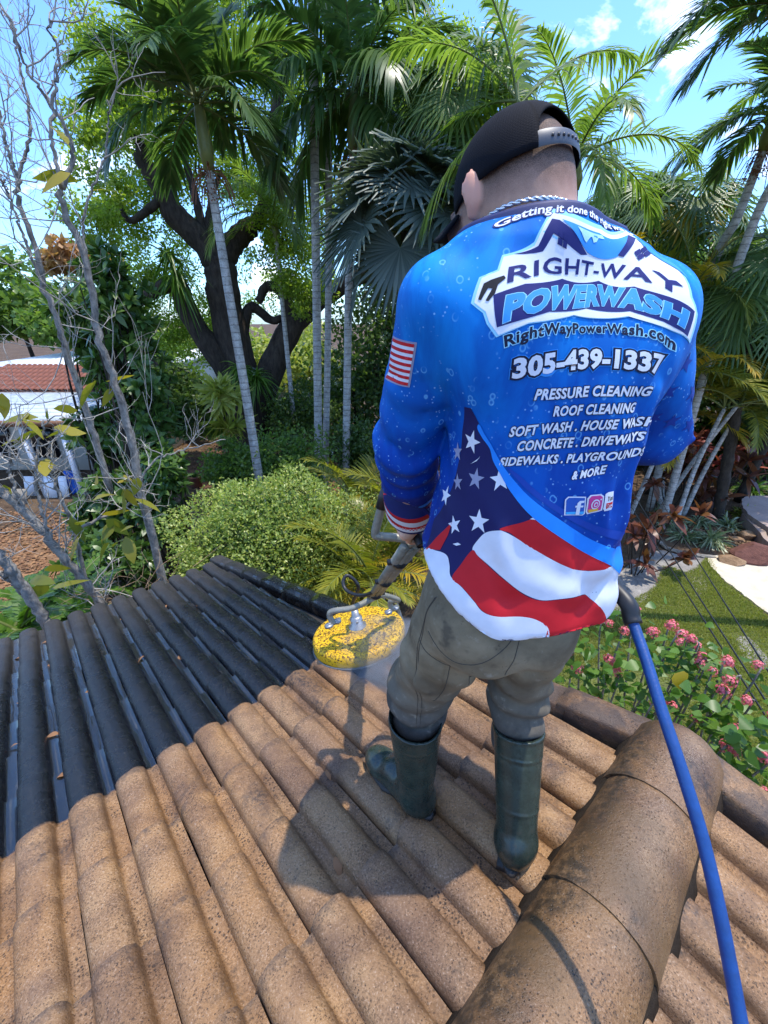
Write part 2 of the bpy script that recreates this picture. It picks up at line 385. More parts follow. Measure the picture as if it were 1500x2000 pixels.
# ridge: tapered barrel tiles lapped along the ridge line, bedded on mortar
def ridge_tile(u0, u1, r0, r1, seed, end=False):
    rs = np.random.default_rng(seed); n, ny = 23, 14; L = u1-u0
    a = np.linspace(-.06, math.pi+.06, n); V = []
    for j in range(ny):
        f = j/(ny-1); r = r0+(r1-r0)*f
        if end and f > .80: r *= math.sqrt(max(0, 1-((f-.80)/.24)**2*.55))
        ring = np.stack([r*np.cos(a)*1.0, np.full(n, f*L)+rs.normal(0, .0008, n), r*.97*np.sin(a)+rs.normal(0, .0006, n)], -1); V.append(ring)
    V = np.concatenate(V); q = [[j*n+i, j*n+i+1, (j+1)*n+i+1, (j+1)*n+i] for j in range(ny-1) for i in range(n-1)]
    th = .012                                   # butt ends show their thickness
    for j0, sgn in ((0, 1), ((ny-1)*n, -1)):
        b = len(V); ring = V[j0:j0+n].copy(); c = V3(0, ring[0][1], 0); ring = c+(ring-c)*(1-th/r0); ring[:, 1] += 0
        V = np.concatenate([V, ring])
        q += [[j0+i, b+i, b+i+1, j0+i+1] if sgn > 0 else [j0+i+1, b+i+1, b+i, j0+i] for i in range(n-1)]
    if end:
        b = len(V); V = np.concatenate([V, [[0, L, .02]]]); j0 = (ny-1)*n
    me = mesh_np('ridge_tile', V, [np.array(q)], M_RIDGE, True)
    try:
        at_ = me.attributes.new('sharp_edge', 'BOOLEAN', 'EDGE'); ev = np.zeros(len(me.edges)*2, np.int32); me.edges.foreach_get('vertices', ev); ev = ev.reshape(-1, 2)
        s = ((ev < n).all(1)) | (((ev >= (ny-1)*n) & (ev < ny*n)).all(1)); at_.data.foreach_set('value', s)
    except Exception: pass
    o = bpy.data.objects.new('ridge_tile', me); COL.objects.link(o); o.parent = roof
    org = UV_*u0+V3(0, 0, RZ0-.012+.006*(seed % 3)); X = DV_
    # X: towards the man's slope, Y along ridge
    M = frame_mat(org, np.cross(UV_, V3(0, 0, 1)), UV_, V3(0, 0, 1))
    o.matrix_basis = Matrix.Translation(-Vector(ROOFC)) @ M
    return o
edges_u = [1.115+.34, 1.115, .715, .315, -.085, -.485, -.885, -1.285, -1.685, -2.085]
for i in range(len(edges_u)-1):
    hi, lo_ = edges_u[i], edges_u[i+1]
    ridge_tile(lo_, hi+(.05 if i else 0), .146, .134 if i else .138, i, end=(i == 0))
mo = MB(); rs = np.random.default_rng(5)
for side in (1, -1):
    us = np.linspace(-2.2, 1.36, 240); w_ = .016+.012*np.interp(np.arange(240), np.arange(0, 241, 8), rs.random(31))+rs.random(240)*.003; V = []
    for u_, ww in zip(us, w_):
        V += [RP(u_, side*(.142+ww*.7), .010)-ROOFC, RP(u_, side*.135, .055+ww*.3)-ROOFC, RP(u_, side*.10, .06)-ROOFC]
    V = np.array(V); q = [[3*i+j, 3*i+j+1, 3*i+4+j, 3*i+3+j] for i in range(239) for j in range(2)]
    mo.add(V, q)
mo.build('ridge_mortar', plain('mortar', (.026, .019, .013), .95, var=.4, scale=60, bump=.8, spec=.1), roof, True)

# rake: stepped cap tiles along the gable edge
def rake_tile(d0, d1, side, k):
    rs = np.random.default_rng(40+k); m_ = MB(); L = abs(d1-d0)
    prof = [(-.004, -.05), (-.002, .052), (.006, .062), (.04, .070), (.085, .070), (.116, .062), (.124, .048), (.126, -.16)]
    dn = unit(DV_*side+V3(0, 0, -TS)); V = []; n = len(prof); ny = 6
    for j in range(ny):
        f = j/(ny-1); d = d0+(d1-d0)*f
        c = UV_*rake_u(side*d)+DV_*side*d+V3(0, 0, RZ0-TS*d+.014*f)
        for (x, z) in prof: V.append(c+UV_*x+V3(0, 0, z)+rs.normal(0, .0009, 3)-ROOFC)
    V = np.array(V); q = [[j*n+i, j*n+i+1, (j+1)*n+i+1, (j+1)*n+i] for j in range(ny-1) for i in range(n-1)]
    for j0 in (0, (ny-1)*n): q += [[j0+0, j0+1, j0+6, j0+7], [j0+1, j0+2, j0+5, j0+6], [j0+2, j0+3, j0+4, j0+5]]
    m_.add(V, q); m_.build('rake_tile', M_TILE, roof)
k = 0
for side, dm in ((1, 3.5), (-1, 1.8)):
    d = .02
    while d < dm:
        rake_tile(d, d+.38, side, k); d += .345; k += 1
# dark fascia on the inner face of the gable kerb and a gutter board under the eave
fb = MB()
fb.tube([RP(-2.6, 3.72, -.02)-ROOFC, RP(1.12, 3.72, -.02)-ROOFC], .02, 6)
fb.build('eave_batten', plain('old_timber', (.05, .04, .032), .9), roof)
# ------------------------------------------------------------------ signed-distance modelling for the figure
class SDF:
    """a field on a grid; shapes are smooth-joined; surface nets turn it into one closed mesh"""
    def __init__(s, lo, hi, h):
        s.lo = np.asarray(lo, float); s.h = h; s.n = np.ceil((np.asarray(hi)-s.lo)/h).astype(int)+1
        s.f = np.full(s.n, 1.0, np.float32)
    def sub(s, lo, hi):
        a = np.clip(np.floor((np.asarray(lo)-s.lo)/s.h).astype(int), 0, s.n); b = np.clip(np.ceil((np.asarray(hi)-s.lo)/s.h).astype(int)+1, 0, s.n)
        sl = tuple(slice(x, y) for x, y in zip(a, b))
        ax = [s.lo[i]+s.h*np.arange(a[i], b[i]) for i in range(3)]
        return sl, np.meshgrid(*ax, indexing='ij')
    def join(s, sl, d, k):
        f = s.f[sl]; d = d.astype(np.float32)
        if k <= 0: s.f[sl] = np.minimum(f, d); return
        hh = np.clip(.5+.5*(f-d)/k, 0, 1); s.f[sl] = f*(1-hh)+d*hh-k*hh*(1-hh)
    def cut(s, sl, d, k=.004):
        f = s.f[sl]; d = (-d).astype(np.float32)
        hh = np.clip(.5-.5*(f-d)/k, 0, 1); s.f[sl] = f*(1-hh)+d*hh+k*hh*(1-hh)
    def cone(s, a, b, ra, rb, k=.02, cut=False, sq=None):
        a, b = np.asarray(a, float), np.asarray(b, float); m = max(ra, rb)+k+3*s.h
        sl, (X, Y, Z) = s.sub(np.minimum(a, b)-m, np.maximum(a, b)+m)
        ab = b-a; L = ab@ab+1e-12
        t = np.clip(((X-a[0])*ab[0]+(Y-a[1])*ab[1]+(Z-a[2])*ab[2])/L, 0, 1)
        d = np.sqrt((X-a[0]-t*ab[0])**2+(Y-a[1]-t*ab[1])**2+(Z-a[2]-t*ab[2])**2)-(ra+(rb-ra)*t)
        (s.cut if cut else s.join)(sl, d, k)
    def chain(s, pts, rad, k=.015):
        for i in range(len(pts)-1): s.cone(pts[i], pts[i+1], rad[i], rad[i+1], k)
    def ell(s, c, r, k=.02, M=None, cut=False):
        c = np.asarray(c, float); r = np.asarray(r, float); m = r.max()+k+3*s.h
        sl, (X, Y, Z) = s.sub(c-m, c+m); P = np.stack([X-c[0], Y-c[1], Z-c[2]], -1)
        if M is not None: P = P@np.asarray(M)        # columns of M are the axes
        q = P/r; k0 = np.linalg.norm(q, axis=-1); k1 = np.linalg.norm(q/r, axis=-1)+1e-9
        d = k0*(k0-1)/k1; d = np.where(k0 < 1e-4, -r.min(), d)
        (s.cut if cut else s.join)(sl, d, k)
    def boxr(s, c, half, rr, k=.01, M=None, cut=False):
        c = np.asarray(c, float); half = np.asarray(half, float); m = np.linalg.norm(half)+k+3*s.h
        sl, (X, Y, Z) = s.sub(c-m, c+m); P = np.stack([X-c[0], Y-c[1], Z-c[2]], -1)
        if M is not None: P = P@np.asarray(M)
        q = np.abs(P)-(half-rr); d = np.linalg.norm(np.maximum(q, 0), axis=-1)+np.minimum(q.max(-1), 0)-rr
        (s.cut if cut else s.join)(sl, d, k)
    def loft(s, secs, k=.03, lo=None, hi=None):
        """secs: rows z, cx, cy, a, b, yaw, p (superellipse power)"""
        S = np.array(secs, float); S = S[np.argsort(S[:, 0])]; m = S[:, 3:5].max()+.06
        sl, (X, Y, Z) = s.sub([S[:, 1].min()-m, S[:, 2].min()-m, S[0, 0]-.06], [S[:, 1].max()+m, S[:, 2].max()+m, S[-1, 0]+.06])
        z1 = Z[0, 0, :]; zc = np.clip(z1, S[0, 0], S[-1, 0])
        zz = np.linspace(S[0, 0], S[-1, 0], 160); pr = []
        tt = np.interp(zz, S[:, 0], np.arange(len(S))); sm = spline(S, 400); pr = [np.interp(zc, sm[:, 0], sm[:, c]) for c in range(1, 7)]
        cx, cy, a, b, yw, p = pr; ca, sa = np.cos(yw), np.sin(yw)
        dx, dy = X-cx, Y-cy; lx = (dx*ca+dy*sa)/a; ly = (-dx*sa+dy*ca)/b
        rr = (np.abs(lx)**p+np.abs(ly)**p)**(1/p)
        d = (rr-1)*np.minimum(a, b)*.9+0*Z
        out = np.maximum(S[0, 0]-z1, z1-S[-1, 0]); d = np.maximum(d, out+0*d)
        s.join(sl, d, k)
    def grid(s): return s.sub(s.lo, s.lo+s.h*(s.n-1))
    def mesh(s, relax=1):
        f = s.f; sg = f < 0; n = s.n
        c = np.zeros(n-1, np.int8)
        for dx in (0, 1):
            for dy in (0, 1):
                for dz in (0, 1): c += sg[dx:n[0]-1+dx, dy:n[1]-1+dy, dz:n[2]-1+dz]
        act = (c > 0) & (c < 8); I = np.argwhere(act); idx = np.full(n-1, -1, np.int64); idx[act] = np.arange(len(I))
        acc = np.zeros((len(I), 3)); cnt = np.zeros(len(I))
        cor = [(0, 0, 0), (1, 0, 0), (0, 1, 0), (0, 0, 1), (1, 1, 0), (1, 0, 1), (0, 1, 1), (1, 1, 1)]
        for a in cor:
            for ax in range(3):
                if a[ax]: continue
                b = list(a); b[ax] = 1
                fa = f[tuple((I+a).T)]; fb = f[tuple((I+b).T)]; m = (fa < 0) != (fb < 0)
                t = np.where(m, fa/np.where(m, fa-fb, 1), 0); p = np.array(a, float)+0*acc; p[:, ax] += t
                acc[m] += p[m]; cnt[m] += 1
        V = s.lo+s.h*(I+acc/cnt[:, None]); Q = []
        for ax in range(3):
            o1, o2 = (ax+1) % 3, (ax+2) % 3
            lo_ = [slice(0, n[i]-1) if i == ax else slice(1, n[i]-1) for i in range(3)]
            hi_ = list(lo_); hi_[ax] = slice(1, n[ax])
            A, B = sg[tuple(lo_)], sg[tuple(hi_)]; E = np.argwhere(A != B)
            if not len(E): continue
            flip = A[tuple(E.T)]; base = E.copy(); base[:, o1] += 1; base[:, o2] += 1
            e1 = np.zeros(3, int); e1[o1] = 1; e2 = np.zeros(3, int); e2[o2] = 1
            q = np.stack([idx[tuple((base-e1-e2).T)], idx[tuple((base-e2).T)], idx[tuple(base.T)], idx[tuple((base-e1).T)]], -1)
            q[~flip] = q[~flip][:, ::-1]; Q.append(q)
        Q = np.concatenate(Q); Q = Q[(Q >= 0).all(1)]
        for _ in range(relax):
            s_ = np.zeros_like(V); c_ = np.zeros(len(V))
            for i in range(4):
                j = Q[:, (i+1) % 4]; np.add.at(s_, Q[:, i], V[j]); np.add.at(c_, Q[:, i], 1); np.add.at(s_, j, V[Q[:, i]]); np.add.at(c_, j, 1)
            V = V*.5+.5*s_/np.maximum(c_, 1)[:, None]
        return V, Q
def hash_noise(P, scale, seed=0):
    """cheap smooth value noise, vectorised"""
    Q = P*scale+seed*17.31; i = np.floor(Q).astype(np.int64); f = Q-i; f = f*f*(3-2*f); out = 0
    for dx in (0, 1):
        for dy in (0, 1):
            for dz in (0, 1):
                a = (i[..., 0]+dx)*374761393+(i[..., 1]+dy)*668265263+(i[..., 2]+dz)*2147483647
                a = (a ^ (a >> 13))*1274126177; a = ((a ^ (a >> 16)) & 65535)/65535.
                out = out+a*(f[..., 0] if dx else 1-f[..., 0])*(f[..., 1] if dy else 1-f[..., 1])*(f[..., 2] if dz else 1-f[..., 2])
    return out

# ------------------------------------------------------------------ the man
def C(x, y, z): return V3(x, y, z+CZ)          # lens-relative metres to world
YAW = R(8)                                     # faces a little left of straight ahead
F2, R2 = V3(-math.sin(YAW), math.cos(YAW), 0), V3(math.cos(YAW), math.sin(YAW), 0)
SHC = C(.277, .785, .035)                      # between the shoulders
PEL = C(.272, .775, -.56)
SL, SR = SHC-R2*.182-F2*.01+V3(0, 0, -.022), SHC+R2*.188-F2*.0+V3(0, 0, -.030)
EL, WL = C(.050, .868, -.255), C(.073, 1.00, -.452)
ER, WR = C(.585, .90, -.225), C(.40, 1.10, -.36)
NB, HD = C(.243, .775, .10), C(.203, .825, .170)
KR, AR_ = C(.388, .865, -.965), C(.378, .715, -1.375)
KL, AL = C(.112, .905, -1.005), C(.103, .865, -1.445)
HR, HL = PEL+R2*.080+V3(0, 0, -.03), PEL-R2*.085+V3(0, 0, -.03)

# head frame: face turned left and down
hy, hp = R(33), R(15)
HF = V3(-math.sin(hy)*math.cos(hp), math.cos(hy)*math.cos(hp), -math.sin(hp)); HRt = unit(np.cross(HF, V3(0, 0, 1))); HU = np.cross(HRt, HF)
HM = np.stack([HRt, HF, HU], 1)
def H(r, f, u): return HD+HRt*r+HF*f+HU*u

B = SDF(C(-.08, .5, -1.60), C(.78, 1.28, .36), .0062)
# skull, jaw, face
B.ell(H(0, -.010, .014), (.0755, .093, .086), .02, HM); B.ell(H(0, .022, -.03), (.064, .078, .085), .03, HM)
B.ell(H(0, .052, -.085), (.044, .040, .036), .03, HM)                      # chin
B.cone(H(0, .098, .008), H(0, .112, -.030), .008, .013, .012)               # nose
for sgn in (-1, 1):
    B.ell(H(sgn*.030, .084, -.02), (.026, .022, .022), .02, HM)             # cheek
    B.ell(H(sgn*.030, .101, .012), (.014, .010, .010), .004, HM, cut=True)  # eye socket
    B.ell(H(sgn*.030, .093, .012), (.011, .010, .010), .002, HM)            # eyeball
    # ear: rim, lobe and hollow
    e = H(sgn*.080, -.006, .000); up = HU; bk = -HF
    ea = R(36)*sgn; E1 = HRt*math.cos(ea)+HF*-math.sin(abs(ea)); E2 = unit(HF*math.cos(ea)+HRt*math.sin(ea)); EM = np.stack([np.cross(E2, HU), E2, HU], 1)
    B.ell(e+HRt*sgn*.006, (.0085, .0175, .029), .003, EM); B.ell(e+HRt*sgn*.002-HU*.026+HF*.008, (.008, .010, .014), .004, EM)
B.cone(H(0, .085, -.055), H(0, .096, -.052), .012, .010, .01)               # lips
# neck and trapezius
B.cone(NB+V3(0, 0, -.04), H(0, -.030, -.045), .070, .064, .03); B.cone(NB, H(0, -.040, -.02), .058, .056, .03)
B.cone(NB+V3(.0, -.01, -.035), SL+V3(.05, 0, -.01), .050, .036, .03); B.cone(NB+V3(0, -.01, -.035), SR+V3(-.05, 0, -.01), .050, .036, .03)
# trunk
for a, b, ra, rb in ((SHC+V3(0, 0, -.10), PEL+V3(0, 0, .25), .085, .085), (PEL+V3(0, 0, .25), PEL, .085, .10)):
    B.cone(a-R2*.06, b-R2*.05, ra, rb, .05); B.cone(a+R2*.06, b+R2*.05, ra, rb, .05)
# limbs
B.chain([SL, EL, WL], [.055, .045, .029], .02); B.chain([SR, ER, WR], [.055, .045, .029], .02)
B.chain([HR, KR, AR_], [.088, .056, .040], .02); B.chain([HL, KL, AL], [.088, .056, .040], .02)
def foot(ank, az, z0):
    d = V3(math.sin(az), math.cos(az), 0); B.cone(ank+V3(0, 0, -.02), ank-d*.03+V3(0, 0, z0), .035, .028, .01); B.cone(ank+V3(0, 0, z0*.6), ank+d*.15+V3(0, 0, z0), .036, .030, .01)
foot(AR_, R(22), -.045); foot(AL, R(-37), -.05)
# hands closed on the machine's grips
GRIP_L = (C(.060, 1.075, -.505), C(.100, .985, -.560)); GRIP_R = (C(.33, 1.17, -.40), C(.37, 1.09, -.45))
def hand(wr, grip, side, palm_n):
    g0, g1 = np.asarray(grip[0]), np.asarray(grip[1]); ax = unit(g1-g0); ctr = g0*.45+g1*.55
    pn = unit(palm_n-ax*(palm_n@ax)); kn = np.cross(ax, pn)*side             # around the bar
    palm = ctr+pn*.034
    B.cone(wr, palm+unit(wr-palm)*.02, .029, .030, .012)
    B.boxr(palm, (.040, .018, .040), .014, .012, np.stack([ax, pn, kn], 1))
    rad = .026; ln = [1.0, 1.08, 1.02, .86]
    for i in range(4):
        off = ax*(-.030+.0205*i); pts = []
        for j, a in enumerate(np.linspace(.35, .35+3.6*ln[i]*.9, 6)):
            pts.append(ctr+off+pn*rad*math.cos(a)*1.05+kn*rad*math.sin(a)*1.15)
        B.chain([palm+off+kn*.030]+pts, [.0105, .0105, .0100, .0098, .0094, .0090, .0082], .003)
    th = [palm-ax*.030-kn*.022, ctr-ax*.043-kn*.030+pn*.012, ctr-ax*.036-kn*.026-pn*.014, ctr-ax*.022-kn*.012-pn*.028]
    B.chain(th, [.014, .012, .0105, .009], .004)
hand(WL, GRIP_L, 1, V3(-.35, -.55, .6)); hand(WR, GRIP_R, -1, V3(.35, -.5, .65))
Vb, Qb = B.mesh(2)

def skin_material():
    m, t = new_mat('skin'); geo = t('ShaderNodeNewGeometry'); oc = t('ShaderNodeTexCoord').outputs['Object']
    n = t.noise(oc, 60, 4); n2 = t.noise(oc, 9, 3)
    col = t.ramp(n2, [(.3, (.62, .33, .21)), (.7, (.72, .43, .295))]); col = t.mix(t.math('MULTIPLY', n, .25), col, (.58, .25, .16))
    # cropped hair: a fade from the crown to the nape, in the head's own frame
    rel = t('ShaderNodeVectorMath', {0: geo.outputs['Position'], 1: tuple(-HD)}, operation='ADD').outputs[0]
    def dt(v): return t('ShaderNodeVectorMath', {0: rel, 1: tuple(v)}, operation='DOT_PRODUCT').outputs['Value']
    hu, hf = dt(HU), dt(HF)
    stub = t.math('ADD', hu, t.math('MULTIPLY', hf, -.05)); stub = t.math('ADD', stub, t.math('MULTIPLY', t.math('SUBTRACT', n, .5), .02))
    fade = t('ShaderNodeMapRange', {'Value': stub, 'From Min': -.046, 'From Max': .010}).outputs[0]
    spk = t.ramp(t.noise(oc, 900, 2, .8), [(.36, 1), (.66, .72)])
    onhead = t('ShaderNodeMapRange', {'Value': t.math('ABSOLUTE', hf), 'From Min': .20, 'From Max': .14}).outputs[0]
    f = t.math('MULTIPLY', t.math('MULTIPLY', t.math('POWER', fade, .8), spk), onhead)
    # sideburn and short beard in front of the ear
    beard = t.math('MULTIPLY', t('ShaderNodeMapRange', {'Value': hf, 'From Min': .030, 'From Max': .046}).outputs[0], t('ShaderNodeMapRange', {'Value': hu, 'From Min': .02, 'From Max': .0}).outputs[0])
    beard = t.math('MULTIPLY', beard, onhead)
    f = t.math('MAXIMUM', t.math('MULTIPLY', f, 1.0), t.math('MULTIPLY', beard, t.math('MULTIPLY', spk, .85)))
    hr = t.math('ABSOLUTE', dt(HRt)); earm = t.math('MULTIPLY', t('ShaderNodeMapRange', {'Value': hr, 'From Min': .078, 'From Max': .084}).outputs[0], onhead)      # ears tinted redder, no stubble on them
    col = t.mix(t.math('MULTIPLY', earm, .7), col, (.66, .29, .19)); f = t.math('MULTIPLY', f, t.math('SUBTRACT', 1.0, earm, True))
    col = t.mix(f, col, (.018, .013, .011))
    rough = t.math('ADD', t.math('ADD', .42, t.math('MULTIPLY', n, .15)), t.math('MULTIPLY', f, .3))
    b = finish(t, **{'Base Color': col, 'Roughness': rough, 'Specular IOR Level': .45, 'Normal': t.bump(t.noise(oc, 420, 3), .12, .002),
                     'Subsurface Weight': .12, 'Subsurface Radius': (.012, .005, .003), 'Subsurface Scale': .4})
    return m
M_SKIN = skin_material()
person = link('person', mesh_np('person', Vb-PEL, [Qb], M_SKIN, True), None, PEL,
              label='man in blue printed long-sleeve shirt, black cap and rubber boots washing the roof', cat='person')
PM = Vector(PEL)
def pchild(name, V, Q, mat, parent=person, smooth=True, midx=None):
    return link(name, mesh_np(name, np.asarray(V)-PEL, Q if isinstance(Q, list) else [Q], mat, smooth, midx), parent)

# ---- shirt
S = SDF(C(-.14, .50, -.80), C(.82, 1.22, .26), .0058)
S.loft([(CZ-.72, .284, .775, .212, .170, YAW, 2.3), (CZ-.60, .284, .772, .220, .172, YAW, 2.3), (CZ-.50, .281, .772, .217, .165, YAW, 2.3), (CZ-.40, .292, .775, .198, .152, YAW, 2.3),
        (CZ-.25, .300, .780, .180, .145, YAW, 2.4), (CZ-.10, .292, .784, .182, .142, YAW, 2.4), (CZ-.01, .282, .786, .182, .128, YAW, 2.4), (CZ+.040, .277, .788, .155, .105, YAW, 2.3), (CZ+.085, .274, .790, .13, .082, YAW, 2.2)], .03)
S.cone(NB+V3(0, .005, .0), NB+V3(-.004, .012, .030), .082, .076, .04)
for sh in (SL, SR): S.cone(NB+V3(0, .0, -.018), sh*.5+NB*.5+V3(0, 0, -.004), .074, .070, .04); S.cone(sh*.5+NB*.5+V3(0, 0, -.004), sh, .070, .070, .03)
def sleeve(a, b, c, r, k=.016):
    S.cone(a, a*.5+b*.5, r[0], r[1], k); S.cone(a*.5+b*.5, b, r[1], r[2], k*.6); S.cone(b, b*.5+c*.5, r[2], r[3], .02); S.cone(b*.5+c*.5, c, r[3], r[4], .015)
sleeve(SL, EL, WL+unit(WL-EL)*.018, (.074, .072, .070, .066, .050)); sleeve(SR, ER, WR, (.076, .074, .072, .060, .046), .035); S.ell(SHC+R2*.135-F2*.062+V3(0, 0, -.075), (.085, .060, .10), .05, np.stack([R2, F2, V3(0, 0, 1)], 1)); S.ell(SHC-R2*.10-F2*.062+V3(0, 0, -.075), (.08, .055, .09), .05, np.stack([R2, F2, V3(0, 0, 1)], 1))
sl, (X, Y, Z) = S.grid(); P = np.stack([X, Y, Z], -1)
# cloth folds: drag lines at the waist, elbow and armpit
zl = Z-CZ
lx = (X-PEL[0])*R2[0]+(Y-PEL[1])*R2[1]
wr = .0035*np.sin(60*(zl*.9+lx*.55)+6*hash_noise(P, 7, 1))*np.exp(-((zl+.38)/.22)**2)*np.clip(.4+2.2*lx, 0, 1)
wr += .0045*np.sin(34*(lx*1.0+.15*zl)+5*hash_noise(P, 5, 2))*np.exp(-((zl+.30)/.26)**2)*np.exp(-((lx-.10)/.09)**2)
wr += .006*(hash_noise(P, 9, 3)-.5)
dL = np.linalg.norm(P-EL, axis=-1); dR = np.linalg.norm(P-ER, axis=-1)
wr += .006*np.sin(95*(P@unit(WL-EL))+7*hash_noise(P, 8, 5))*np.exp(-(dL/.13)**2)
wr += .007*np.sin(90*(P@unit(WR-ER)*.6+P[..., 2]*.6)+7*hash_noise(P, 8, 6))*np.exp(-(dR/.14)**2)
def fold(a, b, w_, amp):                       # one soft crease of the cloth along a line
    a, b = np.asarray(a, float), np.asarray(b, float); lo_, hi_ = np.minimum(a, b)-w_*3, np.maximum(a, b)+w_*3
    sl_, (x_, y_, z_) = S.sub(lo_, hi_); ab = b-a; t_ = np.clip(((x_-a[0])*ab[0]+(y_-a[1])*ab[1]+(z_-a[2])*ab[2])/(ab@ab), 0, 1)
    wob_ = .012*np.sin(t_*7+a[0]*90); d_ = np.sqrt((x_-a[0]-t_*ab[0]-wob_)**2+(y_-a[1]-t_*ab[1])**2+(z_-a[2]-t_*ab[2]-wob_*.5)**2)
    S.f[sl_] += (amp*np.exp(-(d_/w_)**2)*np.sin(np.pi*np.clip(t_, .03, .97))**.5).astype(np.float32)
def bk(l, z, dd=.0):                             # a point on the back: l to the right, height z
    zz = np.clip((z+.62)/.6, 0, 1); return PEL*[1, 1, 0]+R2*l-F2*(.155-.015*zz-.45*l*l+dd)+V3(0, 0, CZ+z)
S.f += wr.astype(np.float32)
for l0, z0, l1, z1, w_, am in ((.150, -.06, .135, -.42, .016, .010), (.118, -.10, .112, -.40, .014, -.009), (.172, -.10, .165, -.40, .014, -.008), (.085, -.16, .100, -.46, .015, .007), (.06, -.22, .085, -.50, .016, -.006), (.175, -.30, .02, -.50, .020, .007), (.185, -.36, .05, -.56, .018, -.007),
                               (-.165, -.12, -.09, -.30, .018, -.009), (-.175, -.20, -.06, -.44, .020, .008), (-.18, -.30, -.04, -.52, .020, -.007), (-.12, .0, -.165, -.12, .016, -.008), (.12, .01, .165, -.10, .016, -.008), (-.05, .055, -.13, .02, .018, -.005), (.05, .055, .13, .02, .018, -.005), (-.10, -.46, .10, -.50, .022, -.005), (.0, -.40, .16, -.44, .018, .005)): fold(bk(l0, z0), bk(l1, z1), w_, -am)
for c_, ax_, rr in ((EL, unit(WL-EL), .066), (ER, unit(WR-ER), .066), (EL*.55+SL*.45, unit(EL-SL), .07), (ER*.55+SR*.45, unit(ER-SR), .07)):
    e1_ = unit(np.cross(ax_, V3(0, 1, 0))); e2_ = np.cross(ax_, e1_)
    for k_ in range(9):
        a_ = k_*2.4; p_ = c_+ax_*(-.07+.018*k_); q_ = [p_+rr*(e1_*math.cos(a_+s_)+e2_*math.sin(a_+s_))+ax_*s_*.02 for s_ in (-.7, .7)]; fold(q_[0], q_[1], .011, (.009 if k_ % 2 else -.009))

# neckline and hem openings
nk = unit(V3(-.03, .30, .95)); S.f = np.maximum(S.f, ((P-(NB+V3(0, 0, .021)))@nk).astype(np.float32))
hem = (CZ-.515)+.010*np.sin(14*lx+.6)-.04*lx; back = ((X-PEL[0])*F2[0]+(Y-PEL[1])*F2[1])
hem = hem-.045*np.clip(-back/.16, -1, 1)+.075*np.clip((-lx-.07)/.13, 0, 1)**1.3
S.f = np.maximum(S.f, (hem-Z).astype(np.float32))
inn = ((lx/.165)**2+(back/.135)**2)-1
S.f = np.maximum(S.f, (-np.maximum(inn*.08, Z-hem-.05)).astype(np.float32))
del P, X, Y, Z, lx, back, wr, dL, dR, inn, hem, zl
Vs, Qs = S.mesh(1)
SHIRT_BVH = BVHTree.FromPolygons([tuple(v) for v in Vs], [tuple(q) for q in Qs.tolist()])

def shirt_material():
    m, t = new_mat('shirt_print'); geo = t('ShaderNodeNewGeometry'); pos = geo.outputs['Position']
    rel = t('ShaderNodeVectorMath', {0: pos, 1: tuple(-PEL)}, operation='ADD').outputs[0]
    z = t('ShaderNodeSeparateXYZ', {0: rel}).outputs[2]
    n = t.noise(pos, 9, 4, .6); n2 = t.noise(t.mapping(pos, (1, 1, .35)), 14, 5, .6, .6)
    zz = t.math('ADD', z, t.math('MULTIPLY', t.math('SUBTRACT', n, .5), .16))
    g = t('ShaderNodeMapRange', {'Value': zz, 'From Min': .02, 'From Max': .62}).outputs[0]
    col = t.ramp(g, [(.0, (.002, .013, .13)), (.22, (.001, .028, .25)), (.45, (.001, .078, .42)), (.72, (.001, .150, .54)), (.97, (.003, .235, .66))])
    col = t.mix(t.ramp(n2, [(.40, 0), (.58, .75)]), col, t.mix(1.0, col, (.35, .48, .68), 'MULTIPLY'))
    # printed water drops and streaks
    v = t.voro(t.mapping(pos, (1, 1, .8)), 48); rim = t.ramp(v, [(.14, 0), (.22, .9), (.28, 0)])
    pick = t.ramp(t.noise(pos, 22, 2), [(.47, 0), (.58, 1)])
    col = t.mix(t.math('MULTIPLY', rim, t.math('MULTIPLY', pick, .6)), col, (.20, .58, .92))
    sp = t.ramp(t.voro(pos, 105), [(.10, .95), (.2, 0)]); pk = t.ramp(t.noise(pos, 30, 2), [(.46, 0), (.58, 1)])
    col = t.mix(t.math('MULTIPLY', sp, t.math('MULTIPLY', pk, .7)), col, (.35, .66, .95))
    sheen = t.voro(pos, 900)
    finish(t, **{'Base Color': col, 'Roughness': .62, 'Specular IOR Level': .18, 'Normal': t.bump(sheen, .10, .0008)})
    return m
M_SHIRT = shirt_material()
shirt = pchild('shirt', Vs, Qs, M_SHIRT)
# ---- collar band along the neckline
axis0 = NB+V3(0, 0, .012); ring = []
for a in np.linspace(0, 2*math.pi, 48, endpoint=False):
    dv = Vector((math.cos(a), math.sin(a), 0)); dv -= Vector(nk)*dv.dot(Vector(nk)); dv.normalize()
    hit = SHIRT_BVH.ray_cast(Vector(NB+V3(0, 0, .021)-nk*.004), dv, .3)
    ring.append(np.array(hit[0]) if hit[0] is not None else NB+np.array(dv)*.08)
ring = np.array(ring); col_mb = MB(); Vc = []
for p in ring:
    o = unit(p-axis0); o -= nk*(o@nk); o = unit(o)
    Vc += [p+o*.0022-nk*.013, p+o*.003+nk*.001, p+o*.0005+nk*.0055, p-o*.006+nk*.004, p-o*.008-nk*.006]
n5 = 5; q = [[i*n5+j, i*n5+j+1, ((i+1) % 48)*n5+j+1, ((i+1) % 48)*n5+j] for i in range(48) for j in range(4)]
M_NAVY = plain('navy_cloth', (.010, .018, .095), .6, var=.1, scale=60)
pchild('collar', Vc, np.array(q), M_NAVY, shirt)

